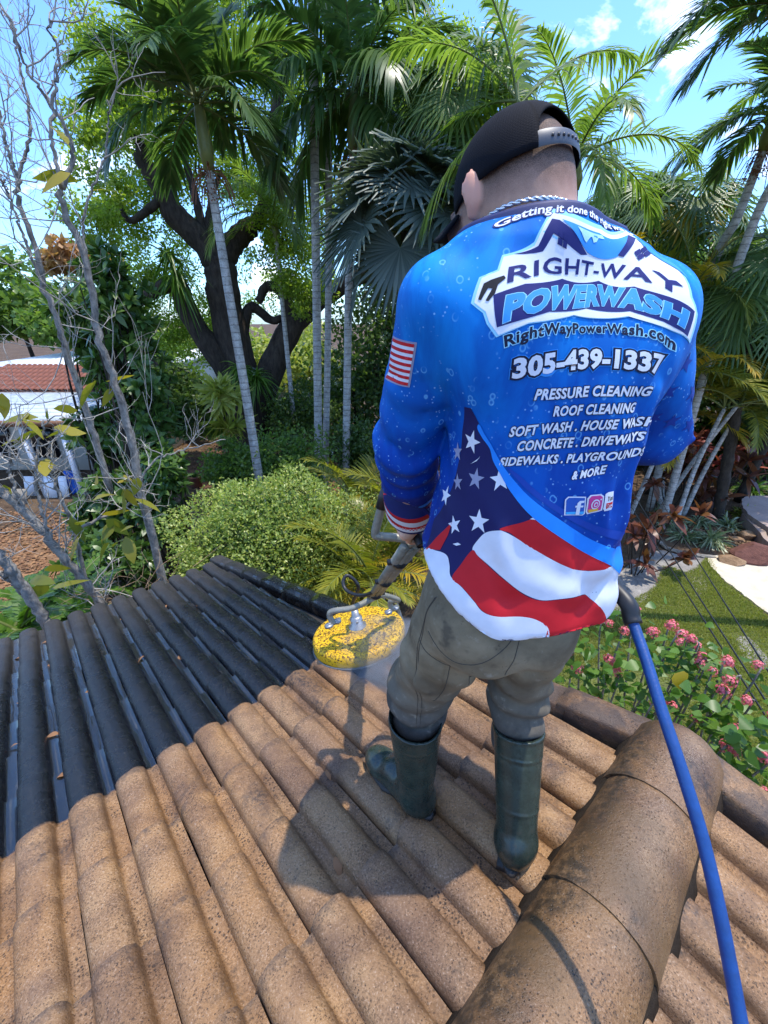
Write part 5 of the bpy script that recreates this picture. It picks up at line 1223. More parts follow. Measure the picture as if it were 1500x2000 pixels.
def palm_bark():
    m, t = new_mat('ringed_palm_trunk'); oc = t('ShaderNodeTexCoord').outputs['Object']; n = t.noise(oc, 9, 5, .65); n2 = t.noise(oc, 45, 3, .7)
    z = t('ShaderNodeSeparateXYZ', {0: oc}).outputs[2]; w_ = t.math('FRACT', t.math('ADD', t.math('MULTIPLY', z, 7.5), t.math('MULTIPLY', n, .5)))
    ringf = t.ramp(w_, [(.0, 1), (.12, 0), (.9, 0), (1.0, 1)])
    c = t.ramp(n, [(.3, (.28, .265, .235)), (.55, (.50, .48, .44)), (.72, (.64, .62, .57))]); c = t.mix(t.math('MULTIPLY', ringf, .65), c, (.10, .085, .07)); c = t.mix(t.ramp(n2, [(.56, 0), (.66, .6)]), c, (.07, .065, .055))
    finish(t, **{'Base Color': c, 'Roughness': .85, 'Specular IOR Level': .2, 'Normal': t.bump(t.math('SUBTRACT', n2, ringf), .5, .012)}); return m
BARK['palm'] = palm_bark()
M_SHAFT = plain('crownshaft', (.17, .19, .05), .45, var=.3, scale=8); M_RACHIS = plain('rachis', (.12, .15, .035), .5, var=.3, scale=5)

# lawn blades, inside the lawn outline only
def inside(Pg, Po):
    x, y = Pg[:, 0][:, None], Pg[:, 1][:, None]; x0, y0 = Po[:, 0][None], Po[:, 1][None]; x1, y1 = np.roll(Po[:, 0], -1)[None], np.roll(Po[:, 1], -1)[None]
    return ((((y0 > y) != (y1 > y)) & (x < (x1-x0)*(y-y0)/(y1-y0+1e-12)+x0)).sum(1) % 2) == 1
rs = np.random.default_rng(11); g = rs.uniform(LP_.min(0), LP_.max(0), (260000, 2)); g = g[(g[:, 1] > .8) & (g[:, 0] > 1.5)]; g = g[inside(g, LP_)]
keep = hash_noise(np.concatenate([g, g[:, :1]*0], 1), 1.1, 3)+.35*rs.random(len(g)) > .36; g = g[keep][:95000]; n = len(g)
Vg, Qg = kites(np.concatenate([g, np.full((n, 1), .004)], 1), unit(np.concatenate([rs.normal(0, .75, (n, 2)), np.ones((n, 1))], 1)), rdir(n, rs), rs.uniform(.035, .085, n), rs.uniform(.004, .008, n))
link('grass', mesh_np('grass', Vg, [Qg], LEAF['grass']), label='short sunlit green grass of the lawn', cat='grass', kind='stuff')
# fallen leaves on the ground at the left, and a few on the roof
rs = np.random.default_rng(12); q = []
for _ in range(5200):
    px, py = rs.uniform(-60, 260), rs.uniform(1000, 1260)
    q.append(G(px, py, .012))
for _ in range(2600): q.append(G(rs.uniform(330, 720), rs.uniform(860, 960), .012))
q = np.array(q); n = len(q); Vg, Qg = kites(q+np.stack([0*q[:, 0], 0*q[:, 0], rs.uniform(0, .03, n)], -1), np.concatenate([rs.normal(size=(n, 2)), rs.normal(0, .15, (n, 1))], 1), np.concatenate([rs.normal(0, .3, (n, 2)), np.ones((n, 1))], 1), rs.uniform(.06, .14, n), rs.uniform(.02, .045, n))
link('leaf_litter', mesh_np('leaf_litter', Vg, [Qg], LEAF['brown']), label='dry brown fallen leaves covering the ground', cat='leaf litter', kind='stuff')
# ------------------------------------------------------------------ palms
def frond_mesh(name, seed, mat, L=2.2, elev=50, bend=1.1, nl=44, ll=.62, lw=.022, vee=.5, droop=.35, start=.14, seg=3, taper=.45, sag=0.0):
    """pinnate frond growing along +Y from the origin; rachis leaves at elev degrees and bends by `bend` radians"""
    rs = np.random.default_rng(seed); n = 24; th = R(elev)-bend*np.linspace(0, 1, n)**1.4; st = L/(n-1)
    C_ = np.concatenate([[[0, 0, 0]], np.cumsum(np.stack([0*th, np.cos(th)*st, np.sin(th)*st], -1), 0)[:-1]])
    f = np.linspace(start, .985, nl); idx = f*(n-1); i0 = idx.astype(int).clip(0, n-2); fr = (idx-i0)[:, None]; P = C_[i0]*(1-fr)+C_[i0+1]*fr; T = unit(C_[i0+1]-C_[i0])
    U = unit(np.cross(V3(1, 0, 0)+0*T, T)); mb = MB()
    lenf = ll*np.interp(f, [start, .35, .7, 1], [.62, 1, .86, .35])
    for s in (-1, 1):
        ang = np.interp(f, [start, 1], [1.25, taper])+rs.normal(0, .06, nl)
        D = T*np.cos(ang)[:, None]+(V3(s, 0, 0)*math.cos(vee)+U*math.sin(vee))*np.sin(ang)[:, None]; D += rs.normal(0, .05, D.shape)
        V, Q = blades(P, D, U, lenf*rs.uniform(.85, 1.1, nl), lw*rs.uniform(.8, 1.15, nl), seg, droop*rs.uniform(.5, 1.5, nl)+sag, np.interp(np.linspace(0, 1, seg+1), [0, .3, .75, 1], [.45, 1, .7, .03]))
        mb.add(V, Q)
    mb.tube(C_, np.linspace(.022, .004, n), 5)
    k = len(mb.q); nq = sum(len(x) for x in mb.q[:2])
    me = mb.mesh(name, [mat, M_RACHIS]); mi = np.zeros(len(me.polygons), np.int32); mi[nq:] = 1; me.polygons.foreach_set('material_index', mi); return me
def fan_mesh(name, seed, mat, r=.75, pet=.8, nseg=34, spread=2.5, split=.55, droop=.25, elev=35, cupz=.25):
    """costapalmate leaf: petiole along +Y rising at elev, then a pleated fan"""
    rs = np.random.default_rng(seed); e = R(elev); tip = V3(0, math.cos(e)*pet, math.sin(e)*pet); mb = MB()
    ef = e*.6-1.0; F_ = V3(0, math.cos(ef), math.sin(ef)); S_ = V3(1, 0, 0); N_ = np.cross(S_, F_)
    a = np.linspace(-spread, spread, nseg); D = np.sin(a)[:, None]*S_+np.cos(a)[:, None]*F_+N_*cupz*(np.abs(a)/spread)[:, None]
    L = r*(1-.22*(np.abs(a)/spread)**2)*rs.uniform(.92, 1.06, nseg); w_ = L*math.tan(spread/nseg)*1.02
    t = np.array([0, .25, split, .8, 1]); pr = np.array([.02, .25, split, .30, .02])
    Dn = unit(D); Sd = unit(np.cross(Dn, N_)); m = nseg; Vv = []
    for ti, pi in zip(t, pr):
        c = tip+Dn*(L*ti)[:, None]; c[:, 2] -= droop*L*max(0, ti-.35)**2*rs.uniform(.6, 1.8, m)
        wv = (w_*pi)[:, None]*Sd; zz = (np.where(np.arange(m) % 2, 1, -1)*.012*(ti < .7))[:, None]*N_
        Vv.append(np.stack([c-wv, c+N_*.018*ti*r, c+wv], 1))
    V = np.stack(Vv, 1).reshape(-1, 3); b = np.arange(m)[:, None]*15; i = np.arange(4)[None]*3
    Q = np.concatenate([np.stack([b+i+j, b+i+j+1, b+i+j+4, b+i+j+3], -1).reshape(-1, 4) for j in (0, 1)])
    mb.add(V, Q); nq = len(Q); mb.tube(spline([(0, 0, 0), tip*.5+V3(0, 0, .03), tip], 8), .012, 5)
    me = mb.mesh(name, [mat, M_RACHIS]); mi = np.zeros(len(me.polygons), np.int32); mi[nq:] = 1; me.polygons.foreach_set('material_index', mi); return me
def trunk_obj(parent, pts, rad, mat, name='trunk', seg=12, n=40, swell=.0):
    P = spline(pts, n); r = np.interp(np.linspace(0, 1, n), np.linspace(0, 1, len(rad)), rad)*(1+swell*np.sin(np.arange(n)*2.1)); mb = MB(); mb.tube(P-np.array(parent.location), r, seg); return mb.build(name, mat, parent, True)
def fronds(parent, center, meshes, azs, rs, tilt=.0, name='frond', sc=(.9, 1.1)):
    for (k, az) in azs:
        o = link(name, meshes[k], parent, Vector(np.asarray(center)-np.array(parent.location))+Vector(rs.normal(0, .03, 3))); o.rotation_euler = (rs.normal(0, .07), rs.normal(0, .10), az); s = rs.uniform(*sc); o.scale = (s, s, s)
def ring_azs(n, kinds, rs, a0=0.0): return [(kinds[i % len(kinds)], a0+2*math.pi*i/n+rs.normal(0, .16)) for i in range(n)]
# variants: 0 upright, 1 raised, 2 level, 3 hanging
FR_ADO = [frond_mesh('frond', 1+i, LEAF['palm'], L=1.75, elev=e, bend=b, nl=46, ll=.66, lw=.030, vee=.42, droop=.18+.12*i, taper=.5) for i, (e, b) in enumerate(((74, .75), (50, 1.1), (24, 1.35), (-4, 1.1)))]
FR_TALL = [frond_mesh('frond', 11+i, LEAF['palm'], L=2.3, elev=e, bend=b, nl=46, ll=.80, lw=.034, vee=.25, droop=.45+.15*i, taper=.45) for i, (e, b) in enumerate(((70, 1.0), (44, 1.3), (15, 1.3), (-25, .9)))]
FR_MID = [frond_mesh('frond', 16+i, LEAF['palm2'], L=2.0, elev=e, bend=b, nl=40, ll=.62, lw=.026, vee=.25, droop=.45+.15*i, taper=.45) for i, (e, b) in enumerate(((72, .8), (50, 1.0), (15, 1.2), (-30, .8)))]
FR_LITE = [frond_mesh('frond', 21+i, LEAF['palm2'], L=2.2, elev=e, bend=b, nl=48, ll=.60, lw=.020, vee=.5, droop=.35+.1*i, taper=.42) for i, (e, b) in enumerate(((76, .9), (56, 1.25), (30, 1.5), (0, 1.3)))]
FR_YG = [frond_mesh('frond', 31+i, LEAF['ygreen'], L=1.7, elev=e, bend=b, nl=42, ll=.46, lw=.016, vee=.5, droop=.30, taper=.45) for i, (e, b) in enumerate(((76, 1.0), (56, 1.4), (34, 1.6), (5, 1.3)))]
FR_YEL = [frond_mesh('frond', 41+i, LEAF['yellow'], L=1.6, elev=e, bend=b, nl=42, ll=.44, lw=.015, vee=.45, droop=.35, taper=.45) for i, (e, b) in enumerate(((72, 1.2), (48, 1.5), (20, 1.5), (-10, 1.0)))]
FAN_S = [fan_mesh('fan_leaf', 51+i, LEAF['silver'], r=1.12, pet=.9, elev=e, droop=.2, nseg=36) for i, e in enumerate((75, 45, 12, -25))]
FAN_G = [fan_mesh('fan_leaf', 61+i, LEAF['fan'], r=.78, pet=.9, elev=e, droop=.6, split=.45) for i, e in enumerate((70, 42, 10, -25))]
FAN_Y = [fan_mesh('fan_leaf', 66, LEAF['yellow'], r=.62, pet=.8, elev=30, droop=.4)]
def seed_cluster(parent, c, rs, mat, n=26, L=.6):
    mb = MB()
    for _ in range(n):
        d = unit(rs.normal(size=3)*[1, 1, .5]); mb.tube(spline([c, c+d*L*.4+V3(0, 0, -.05), c+d*L*.6+V3(0, 0, -L*.6)], 5)-np.array(parent.location), .008, 4, False)
    for _ in range(n*5):
        p = c+unit(rs.normal(size=3))*L*.42*rs.random()+V3(0, 0, -L*.5); mb.lathe([(.001, -.016), (.017, 0), (.001, .016)], p-np.array(parent.location), 5)
    mb.build('fruit_cluster', mat, parent, True)
M_FRUIT = plain('palm_fruit', (.20, .07, .02), .5, var=.4, scale=30)
def palm(name, base, top, r0, r1, crown, meshes, label, seed, shaft=.0, mid=None, bark='palm', fruit=False, group=None, extra=()):
    rs = np.random.default_rng(seed); base, top = np.asarray(base), np.asarray(top); o = empty(name, base, label, 'palm', group)
    trunk_obj(o, [base, *(mid or []), top], [r0, r1], BARK[bark])
    c = top
    if shaft:
        d = unit(top-(mid[-1] if mid else base)); mb = MB(); mb.tube(np.array([top-d*.03, top+d*shaft*.3, top+d*shaft*.8, top+d*shaft])-base, [r1*1.15, r1*1.75, r1*1.25, r1*.7], 12); mb.build('crownshaft', M_SHAFT, o, True); c = top+d*shaft*.95
    if fruit: seed_cluster(o, top-V3(0, 0, .05), rs, M_FRUIT)
    fronds(o, c, meshes, crown(rs), rs)
    for m_, azs in extra: fronds(o, c-V3(0, 0, .1), m_, azs, rs)
    return o
def ud(d): return d
# leaning palm at the left with the dark feather crown
palm('feather_palm', at(512, 960, 9.2)*[1, 1, 0], at(408, 330, 9.0), .105, .070, lambda rs: ring_azs(5, [0], rs)+ring_azs(6, [1], rs, .4)+ring_azs(6, [2], rs, .1)+ring_azs(4, [3], rs, .9), FR_ADO,
     'leaning feather palm with slender grey trunk crossing in front of the oak', 101, .85, [at(485, 800, 9.2), at(445, 560, 9.1)], fruit=True)
# three tall palms close together, crowns at the top edge
for k, (bx, tx, ty, d, r, lab) in enumerate(((622, 606, -230, 11.2, .115, 'leftmost of three tall straight palms standing close together'), (634, 641, -260, 11.7, .095, 'middle one of three tall straight palms, slim whitish trunk'), (673, 689, 300, 10.6, .10, 'right one of three tall straight palms, with yellow-green crownshaft'))):
    palm('tall_palm', at(bx, 980, d)*[1, 1, 0], at(tx, ty, d), r, r*.72, lambda rs: ring_azs(4, [0], rs)+ring_azs(6, [1], rs, .3)+ring_azs(7, [2], rs, .5)+ring_azs(6, [3], rs, .2), FR_TALL, lab, 110+k, 1.0, [at(bx*.5+tx*.5+(4 if k < 2 else 0), 560, d)], fruit=(k == 2), group='three tall palms')
palm('slender_palm', at(583, 900, 14)*[1, 1, 0], at(540, 470, 14), .085, .06, lambda rs: ring_azs(5, [1], rs)+ring_azs(6, [2], rs, .5)+ring_azs(5, [3], rs), FR_LITE, 'thin palm among the oak limbs with pale drooping fronds', 120, .6, [at(560, 680, 14)])
# palm over the man's head
palm('tall_palm', at(1040, 900, 7.8)*[1, 1, 0], at(1012, 315, 7.6), .12, .10, lambda rs: [(0, .3), (0, 1.6), (1, -1.25), (1, 1.2), (1, .1), (2, .6), (3, .9), (3, -.3), (3, 1.7)], FR_MID, 'tall palm with hanging fronds directly above the man\'s cap', 130, .6)
palm('tall_palm', at(1130, 800, 11.0)*[1, 1, 0], at(1120, 370, 10.6), .11, .09, lambda rs: ring_azs(5, [1], rs)+ring_azs(5, [2], rs, .5)+ring_azs(4, [3], rs, .2), FR_LITE, 'palm with long grey-green drooping fronds just right of the cap', 131, .5)
# fan palms
def fanpalm(name, base, top, r, crown, meshes, label, seed, bark='dark', sc=(.9, 1.1), extra=()):
    rs = np.random.default_rng(seed); o = empty(name, base, label, 'palm', 'fan palms'); trunk_obj(o, [base, np.asarray(base)*.4+np.asarray(top)*.6, top], [r*1.2, r, r*.9], BARK[bark], swell=.12)
    fronds(o, top, meshes, crown(rs), rs, name='fan_leaf', sc=sc)
    for m_, azs in extra: fronds(o, top, m_, azs, rs, name='fan_leaf', sc=sc)
    return o
fanpalm('silver_fan_palm', at(800, 900, 8.4)*[1, 1, 0], at(800, 455, 8.4), .17, lambda rs: ring_azs(5, [0], rs)+ring_azs(6, [1], rs, .3)+ring_azs(6, [2], rs, .1)+ring_azs(5, [3], rs, .4), FAN_S, 'big silvery grey fan palm left of the man\'s shoulder', 140)
fanpalm('green_fan_palm', at(905, 900, 9.5)*[1, 1, 0], at(905, 250, 9.5), .12, lambda rs: ring_azs(5, [0], rs)+ring_azs(8, [1], rs, .3)+ring_azs(8, [2], rs, .1)+ring_azs(8, [3], rs, .4), FAN_G, 'green fan palm showing leaves behind the top of the cap', 141)
fanpalm('green_fan_palm', at(1325, 760, 15)*[1, 1, 0], at(1318, 480, 14.6), .12, lambda rs: ring_azs(4, [0], rs)+ring_azs(7, [1], rs, .3)+ring_azs(8, [2], rs, .1)+ring_azs(6, [3], rs, .4), FAN_G, 'fan palm with pale split leaves right behind the man\'s right shoulder', 142, sc=(1.25, 1.5), extra=((FAN_Y, [(0, .4), (0, 2.7), (0, 1.2)]),))
fanpalm('green_fan_palm', at(1500, 760, 14)*[1, 1, 0], at(1475, 590, 13.5), .12, lambda rs: ring_azs(5, [0], rs)+ring_azs(8, [1], rs, .3)+ring_azs(9, [2], rs, .1)+ring_azs(7, [3], rs, .4), FAN_G, 'fan palm with spiky leaves at the right edge of the photo', 143, sc=(1.1, 1.4))
fanpalm('green_fan_palm', at(1235, 760, 16)*[1, 1, 0], at(1230, 450, 16), .12, lambda rs: ring_azs(5, [0], rs)+ring_azs(8, [1], rs, .3)+ring_azs(7, [2], rs, .1), FAN_G, 'fan palm between the man and the yellowing palms', 144, sc=(1.2, 1.4))
# right: two leaning grey trunks and a crown at the corner
palm('leaning_palm', at(1340, 760, 13.5)*[1, 1, 0], at(1492, 290, 12.5), .10, .075, lambda rs: ring_azs(3, [0], rs)+ring_azs(4, [1], rs, .3)+ring_azs(4, [2], rs, .5)+ring_azs(4, [3], rs, .1), FR_ADO, 'left of two grey palm trunks leaning right, feathery crown against the sky', 150, .6, [at(1378, 565, 13.2), at(1440, 425, 12.8)], fruit=True)
palm('leaning_palm', at(1365, 800, 13)*[1, 1, 0], at(1530, 320, 12.0), .095, .075, lambda rs: ring_azs(3, [1], rs, .3)+ring_azs(3, [2], rs, .5), FR_LITE, 'right of two grey palm trunks leaning right, crown out of the frame', 151, .6, [at(1402, 640, 12.7), at(1470, 440, 12.3)])
palm('tall_palm', at(1800, 700, 9.5)*[1, 1, 0], at(1590, 140, 8.5), .11, .085, lambda rs: [(1, 1.5), (1, 2.1), (2, 1.75), (2, 1.2), (3, 1.6), (1, 0), (1, -1), (2, -2)], FR_ADO, 'palm fronds reaching in at the top right corner', 152, .6)
# clumping golden palms: several stems, fronds from each
def clump(base, stems, label, seed, greens=FR_YG, yellows=FR_YEL, hgt=2.2, sc=1.0, yfrac=.3, name='golden_cane_palm', nf=9):
    rs = np.random.default_rng(seed); base = np.asarray(base); o = empty(name, base, label, 'palm', 'golden cane palms')
    for k in range(stems):
        b = base+V3(rs.normal(0, .25), rs.normal(0, .25), 0); t = b+V3(rs.normal(0, .35), rs.normal(0, .35), hgt*rs.uniform(.7, 1.1)); trunk_obj(o, [b, b*.5+t*.5+V3(rs.normal(0, .08), rs.normal(0, .08), 0), t], [.055*sc, .04*sc], BARK['palm'], 'stem', 8, 16)
        azs = ring_azs(nf, [0, 1, 2, 1, 3], rs, rs.random()*6)
        y = [a for a in azs if rs.random() < yfrac]; g_ = [a for a in azs if a not in y]
        fronds(o, t, greens, g_, rs, sc=(.85*sc, 1.15*sc)); fronds(o, t-V3(0, 0, .1), yellows, y, rs, sc=(.8*sc, 1.1*sc))
    return o
clump(G(1316, 992), 2, 'golden cane palm bending over the red plants right of the man\'s elbow', 160, hgt=2.9, nf=10, yfrac=.35, sc=1.3)
clump(at(1400, 760, 13)*[1, 1, 0], 3, 'tall yellow-green cane palm behind the man\'s right elbow', 161, hgt=3.4, nf=9, yfrac=.3, sc=1.15)
clump(at(1330, 600, 12.5)*[1, 1, 0], 3, 'cane palm with bright yellow fronds high behind the right shoulder', 162, hgt=5.7, nf=10, yfrac=.5, sc=1.1)
clump(at(1210, 600, 12.5)*[1, 1, 0], 3, 'cane palm with orange-yellow fronds beside the man\'s neck', 163, hgt=6.2, nf=10, yfrac=.5, sc=1.1)
clump(at(800, 1085, 4.9)*[1, 1, 0], 4, 'cane palm with yellow-green fronds behind the machine\'s handle', 164, hgt=2.0, nf=10, yfrac=.30, sc=.85)
clump(at(745, 990, 6.6)*[1, 1, 0], 3, 'cane palm with orange fronds left of the blue sleeve', 165, hgt=2.0, nf=10, yfrac=.45, sc=.95)

# ------------------------------------------------------------------ broadleaf trees and shrubs
def limb(mb, pts, r0, r1, loc, n=24, seg=8, wob=.0, rs=None):
    P = spline(pts, n)
    if wob: P = P+rs.normal(0, wob, P.shape)*np.linspace(.2, 1, n)[:, None]
    mb.tube(P-loc, np.linspace(r0, r1, n)*(1+.06*np.sin(np.arange(n)*1.7)), seg); return P
def tree(name, base, label, seed, blobs, mat, L, W, per, bark='dark', limbs=(), cat='tree', group=None, k=40, twigs=True, shell=.55, clump_r=.42):
    """blobs: (centre, (rx,ry,rz), clumps); limbs: (points, r0, r1)"""
    rs = np.random.default_rng(seed); base = np.asarray(base, float); o = empty(name, base, label, cat, group); mb = MB()
    for li, (pts, r0, r1) in enumerate(limbs):
        ml = MB(); limb(ml, pts, r0, r1, base, rs=rs, wob=.01); ml.build('trunk' if li == 0 else 'branch', BARK[bark], o, True)
    VV, TT, nv = [], [], 0
    for c, r, kk in blobs:
        cc_ = blob_centers(rs, np.asarray(c, float), np.asarray(r, float), kk, shell); rad = clump_r*min(r)*rs.uniform(.6, 1.3, kk)
        V, T_ = cloud(rs, cc_, np.stack([rad, rad, rad*.7], -1), per, L, W); VV.append(V); TT.append(T_+nv); nv += len(V)
        if twigs:
            for q in cc_[::3]: mb.tube(spline([np.asarray(c)*.6+q*.4-V3(0, 0, r[2]*.2), (np.asarray(c)+q)/2, q], 5)-base, [.022*min(r), .018*min(r), .012*min(r), .008*min(r), .005*min(r)], 4, False)
    if mb.n: mb.build('twigs', BARK[bark], o, True, kind='stuff')
    link('crown', mesh_np('crown', np.concatenate(VV)-base, [np.concatenate(TT)], LEAF[mat]), o); return o
def pb(px, py, d, rx, ry, k, rd=None):                 # a leaf mass seen at (px,py), range d, half sizes given in picture pixels there
    c = at(px, py, d); r_ = ray(px, py); s = d/math.hypot(r_[0], r_[1]); return (c, (rx*s, (rd or (rx+ry)*.5)*s, ry*s*1.06), k)
# --- the big live oak
OD = 15.0
def O(px, py, d=OD): return at(px, py, d)
ob = O(490, 905)*[1, 1, 0]
oak_limbs = [([ob, O(488, 820), O(470, 720), O(440, 600), O(432, 540), O(425, 505)], .62, .46),
             ([O(425, 515), O(395, 470), O(345, 425), O(325, 385), O(300, 345), O(278, 312), O(285, 290)], .40, .16), ([O(430, 520), O(452, 480), O(480, 450), O(500, 440)], .36, .26), ([O(500, 442), O(520, 380, 14.5), O(515, 300, 14), O(540, 200, 14), O(520, 90, 14)], .20, .08),
             ([O(415, 490), O(408, 440), O(412, 400), O(430, 330)], .16, .06), ([O(480, 800), O(430, 705), O(385, 640), O(360, 590), O(352, 560), O(320, 560), O(270, 590), O(235, 600)], .42, .10), ([O(352, 575), O(365, 620), O(350, 600), O(335, 540)], .20, .08),
             ([O(490, 840), O(400, 775), O(350, 730), O(300, 712), O(250, 725)], .36, .12), ([O(492, 840), O(530, 720), O(570, 640), O(620, 590), O(690, 545), O(720, 540)], .50, .18), ([O(478, 740), O(475, 650), O(490, 600), O(530, 625), O(555, 620)], .22, .10), ([O(570, 640), O(560, 590), O(545, 565), O(520, 560), O(505, 590)], .22, .12),
             ([O(620, 590), O(650, 470), O(640, 380), O(600, 250, 14)], .18, .06), ([O(285, 300), O(250, 240), O(230, 160)], .14, .05), ([O(320, 385), O(260, 430), O(235, 410)], .12, .05), ([O(545, 200, 14), O(570, 90, 14), O(560, 20, 14)], .10, .05), ([O(400, 465), O(380, 380), O(360, 300), O(350, 200)], .14, .05)]
oak_blobs = [pb(230, 160, 14, 95, 95, 30), pb(200, 300, 13.6, 60, 80, 15), pb(330, 120, 15, 110, 90, 28), pb(470, 70, 15, 110, 80, 26), pb(250, 250, 16.2, 95, 90, 28), pb(380, 240, 16, 110, 90, 26), pb(215, 385, 16, 90, 70, 26), pb(520, 230, 16, 90, 100, 24), pb(300, 510, 16.3, 80, 70, 26), pb(490, 340, 16.5, 75, 60, 20), pb(560, 470, 14.0, 70, 60, 26), pb(590, 560, 14, 70, 50, 22),
             pb(250, 570, 16.5, 90, 60, 22), pb(380, 350, 16.5, 110, 80, 22), pb(640, 400, 16, 80, 110, 24), pb(600, 120, 16, 90, 90, 22), pb(430, 660, 17, 80, 60, 16), pb(780, 130, 16, 90, 100, 26), pb(870, 110, 16.5, 80, 80, 20), pb(380, 620, 16.5, 70, 70, 16), pb(310, 650, 16.6, 70, 50, 16), pb(560, 560, 17, 110, 60, 20), pb(180, 450, 14, 60, 50, 12)]
oak = tree('live_oak', ob, 'huge live oak with dark twisting limbs and bright green small leaves', 201, oak_blobs, 'oak', .105, .031, 165, 'oak', oak_limbs, shell=.35, clump_r=.46)
# ferns and air plants sitting on the oak's limbs
def tuft(name, c, label, seed, mat, n=60, L=.7, W=.02, droop=.7, zb=.6, cat='plant', group=None, seg=4, cup=0):
    rs = np.random.default_rng(seed); c = np.asarray(c, float); V, Q = blades(np.repeat(c[None]*0, n, 0)+rs.normal(0, .04, (n, 3)), rdir(n, rs, zb), rdir(n, rs, 2), L*rs.uniform(.6, 1.15, n), W*rs.uniform(.8, 1.2, n), seg, droop*rs.uniform(.5, 1.4, n), np.interp(np.linspace(0, 1, seg+1), [0, .4, 1], [.5, 1, .05]), cup)
    return link(name, mesh_np(name, V, [Q], LEAF[mat]), None, Vector(c), label, cat, group)
for k, (px, py, d, lab) in enumerate(((470, 722, 14.2, 'staghorn fern tuft in the main fork of the oak'), (345, 540, 14.3, 'fern tuft hanging on the oak limb at the left'), (330, 500, 14.2, 'upper fern tuft on the left oak limb'), (500, 735, 14.1, 'drooping fern on the right side of the oak fork'))): tuft('epiphyte_fern', at(px, py, d), lab, 210+k, 'fern', 90, .85, .030, .8, .2, group='ferns on the oak')
# --- background trees all round the garden
for k, (px, py, d, rx, ry, mat, lab) in enumerate((
        (20, 580, 30, 110, 75, 'mid', 'round green tree at the far left behind the white roof'), (160, 505, 27, 105, 26, 'orange', 'tree with rusty orange blossom on the left skyline'), (150, 610, 26, 90, 60, 'mid', 'green tree below the orange blossom tree'),
        (290, 720, 22, 110, 70, 'mid', 'leafy tree behind the oak\'s lowest left limb'), (560, 700, 26, 120, 60, 'lime', 'sunlit yellow-green tree seen through the oak'), (420, 690, 28, 120, 70, 'bush', 'pale green tree far behind the oak trunk'), (690, 760, 17, 90, 130, 'dark', 'dark tree right of the three tall palms'),
        (780, 640, 16, 110, 150, 'dark', 'dark tree behind the silver fan palm'), (780, 240, 19, 80, 80, 'oak', 'tall light green tree behind the fan palms'), (900, 600, 18, 120, 170, 'mid', 'leafy tree between the silver fan palm and the man\'s left shoulder'), (1300, 640, 20, 120, 150, 'mid', 'leafy tree between the right shoulder and the leaning palms'),
        (1450, 700, 20, 110, 160, 'dark', 'dense dark tree at the right edge'), (1400, 590, 21, 120, 100, 'mid', 'green tree behind the leaning palm trunks'), (1580, 640, 16, 120, 160, 'dark', 'dark tree mostly outside the right edge'), (1480, 860, 20, 90, 60, 'dark', 'dark shrubby tree above the red plants'),
        (520, 790, 20, 160, 40, 'dark', 'dark clipped hedge across the garden behind the chairs'), (300, 800, 18, 120, 40, 'dark', 'dark hedge behind the single white chair'), (1230, 850, 19, 120, 110, 'dark', 'dark shrubbery low behind the right elbow'), (880, 820, 17, 120, 110, 'dark', 'shrubbery low behind the man\'s left arm'))):
    b = at(px, py, d); kk = int(18+rx*ry/700); L = .012*d; lm = [([V3(b[0], b[1], 0), V3(b[0]+.1, b[1], b[2]*.5), b], .14, .07)]
    tree('hedge_shrub' if 'hedge' in lab else 'background_tree', b*[1, 1, 0], lab, 300+k, [pb(px, py, d, rx, ry, kk), pb(px+rx*.3, py+ry*.5, d-.5, rx*.8, ry*.6, kk//2), pb(px-rx*.3, py+ry*.6, d-.5, rx*.8, ry*.6, kk//2)], mat, L, L*.34, 95, 'dark', lm, 'hedge' if 'hedge' in lab else 'tree', 'trees round the garden', shell=.3, clump_r=.5)
# --- clipped bush in front of the eave
rs = np.random.default_rng(40); bc = at(548, 1078, 5.7); BR = V3(1.5, 1.15, 1.3); bz = bc[2]-.18; bush = empty('clipped_bush', V3(bc[0], bc[1], 0), 'rounded light green bush with tiny leaves beyond the roof edge', 'bush')
n = 30000; q = rdir(n, rs); q[:, 2] = np.abs(q[:, 2])*1.0-.30*(rs.random(n) < .4); lump = .70+.42*hash_noise(q*1.0+5, 2.6, 2)+.22*hash_noise(q+5, 6.5, 4)-.16*rs.random(n)**2+.10*(rs.random(n) < .12)*rs.random(n); Pq = V3(bc[0], bc[1], bz)+q*BR*lump[:, None]
low = rs.random(n) < .25; Pq[low, 2] -= rs.uniform(.2, 1.4, low.sum())
V, T_ = kites(Pq, unit(q*.7+rdir(n, rs)+[0, 0, .2]), rdir(n, rs, .5), rs.uniform(.035, .065, n), rs.uniform(.010, .018, n)); Bo = np.array(bush.location)
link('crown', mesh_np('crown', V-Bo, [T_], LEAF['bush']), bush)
mb = MB()
for _ in range(16):
    e = V3(bc[0], bc[1], bz)+rdir(1, rs, .6)[0]*BR*.8; mb.tube(spline([Bo+rs.normal(0, .1, 3)*[1, 1, 0], Bo*.5+e*.5+rs.normal(0, .1, 3), e], 8)-Bo, np.linspace(.03, .006, 8), 5)
bm = bmesh.new(); bmesh.ops.create_icosphere(bm, subdivisions=3, radius=1); vv = np.array([v.co[:] for v in bm.verts])*BR*.72+V3(bc[0], bc[1], bz)-Bo; ff = np.array([[v.index for v in f.verts] for f in bm.faces]); bm.free(); mb.build('stem', BARK['dark'], bush, True)
n = 9000; q = rdir(n, rs)*(.35+.5*rs.random((n, 1))); V, T_ = kites(V3(bc[0], bc[1], bz)+q*BR, rdir(n, rs), rdir(n, rs), .09, .03); link('inner_foliage', mesh_np('inner_foliage', V-Bo, [T_], LEAF['dark']), bush)
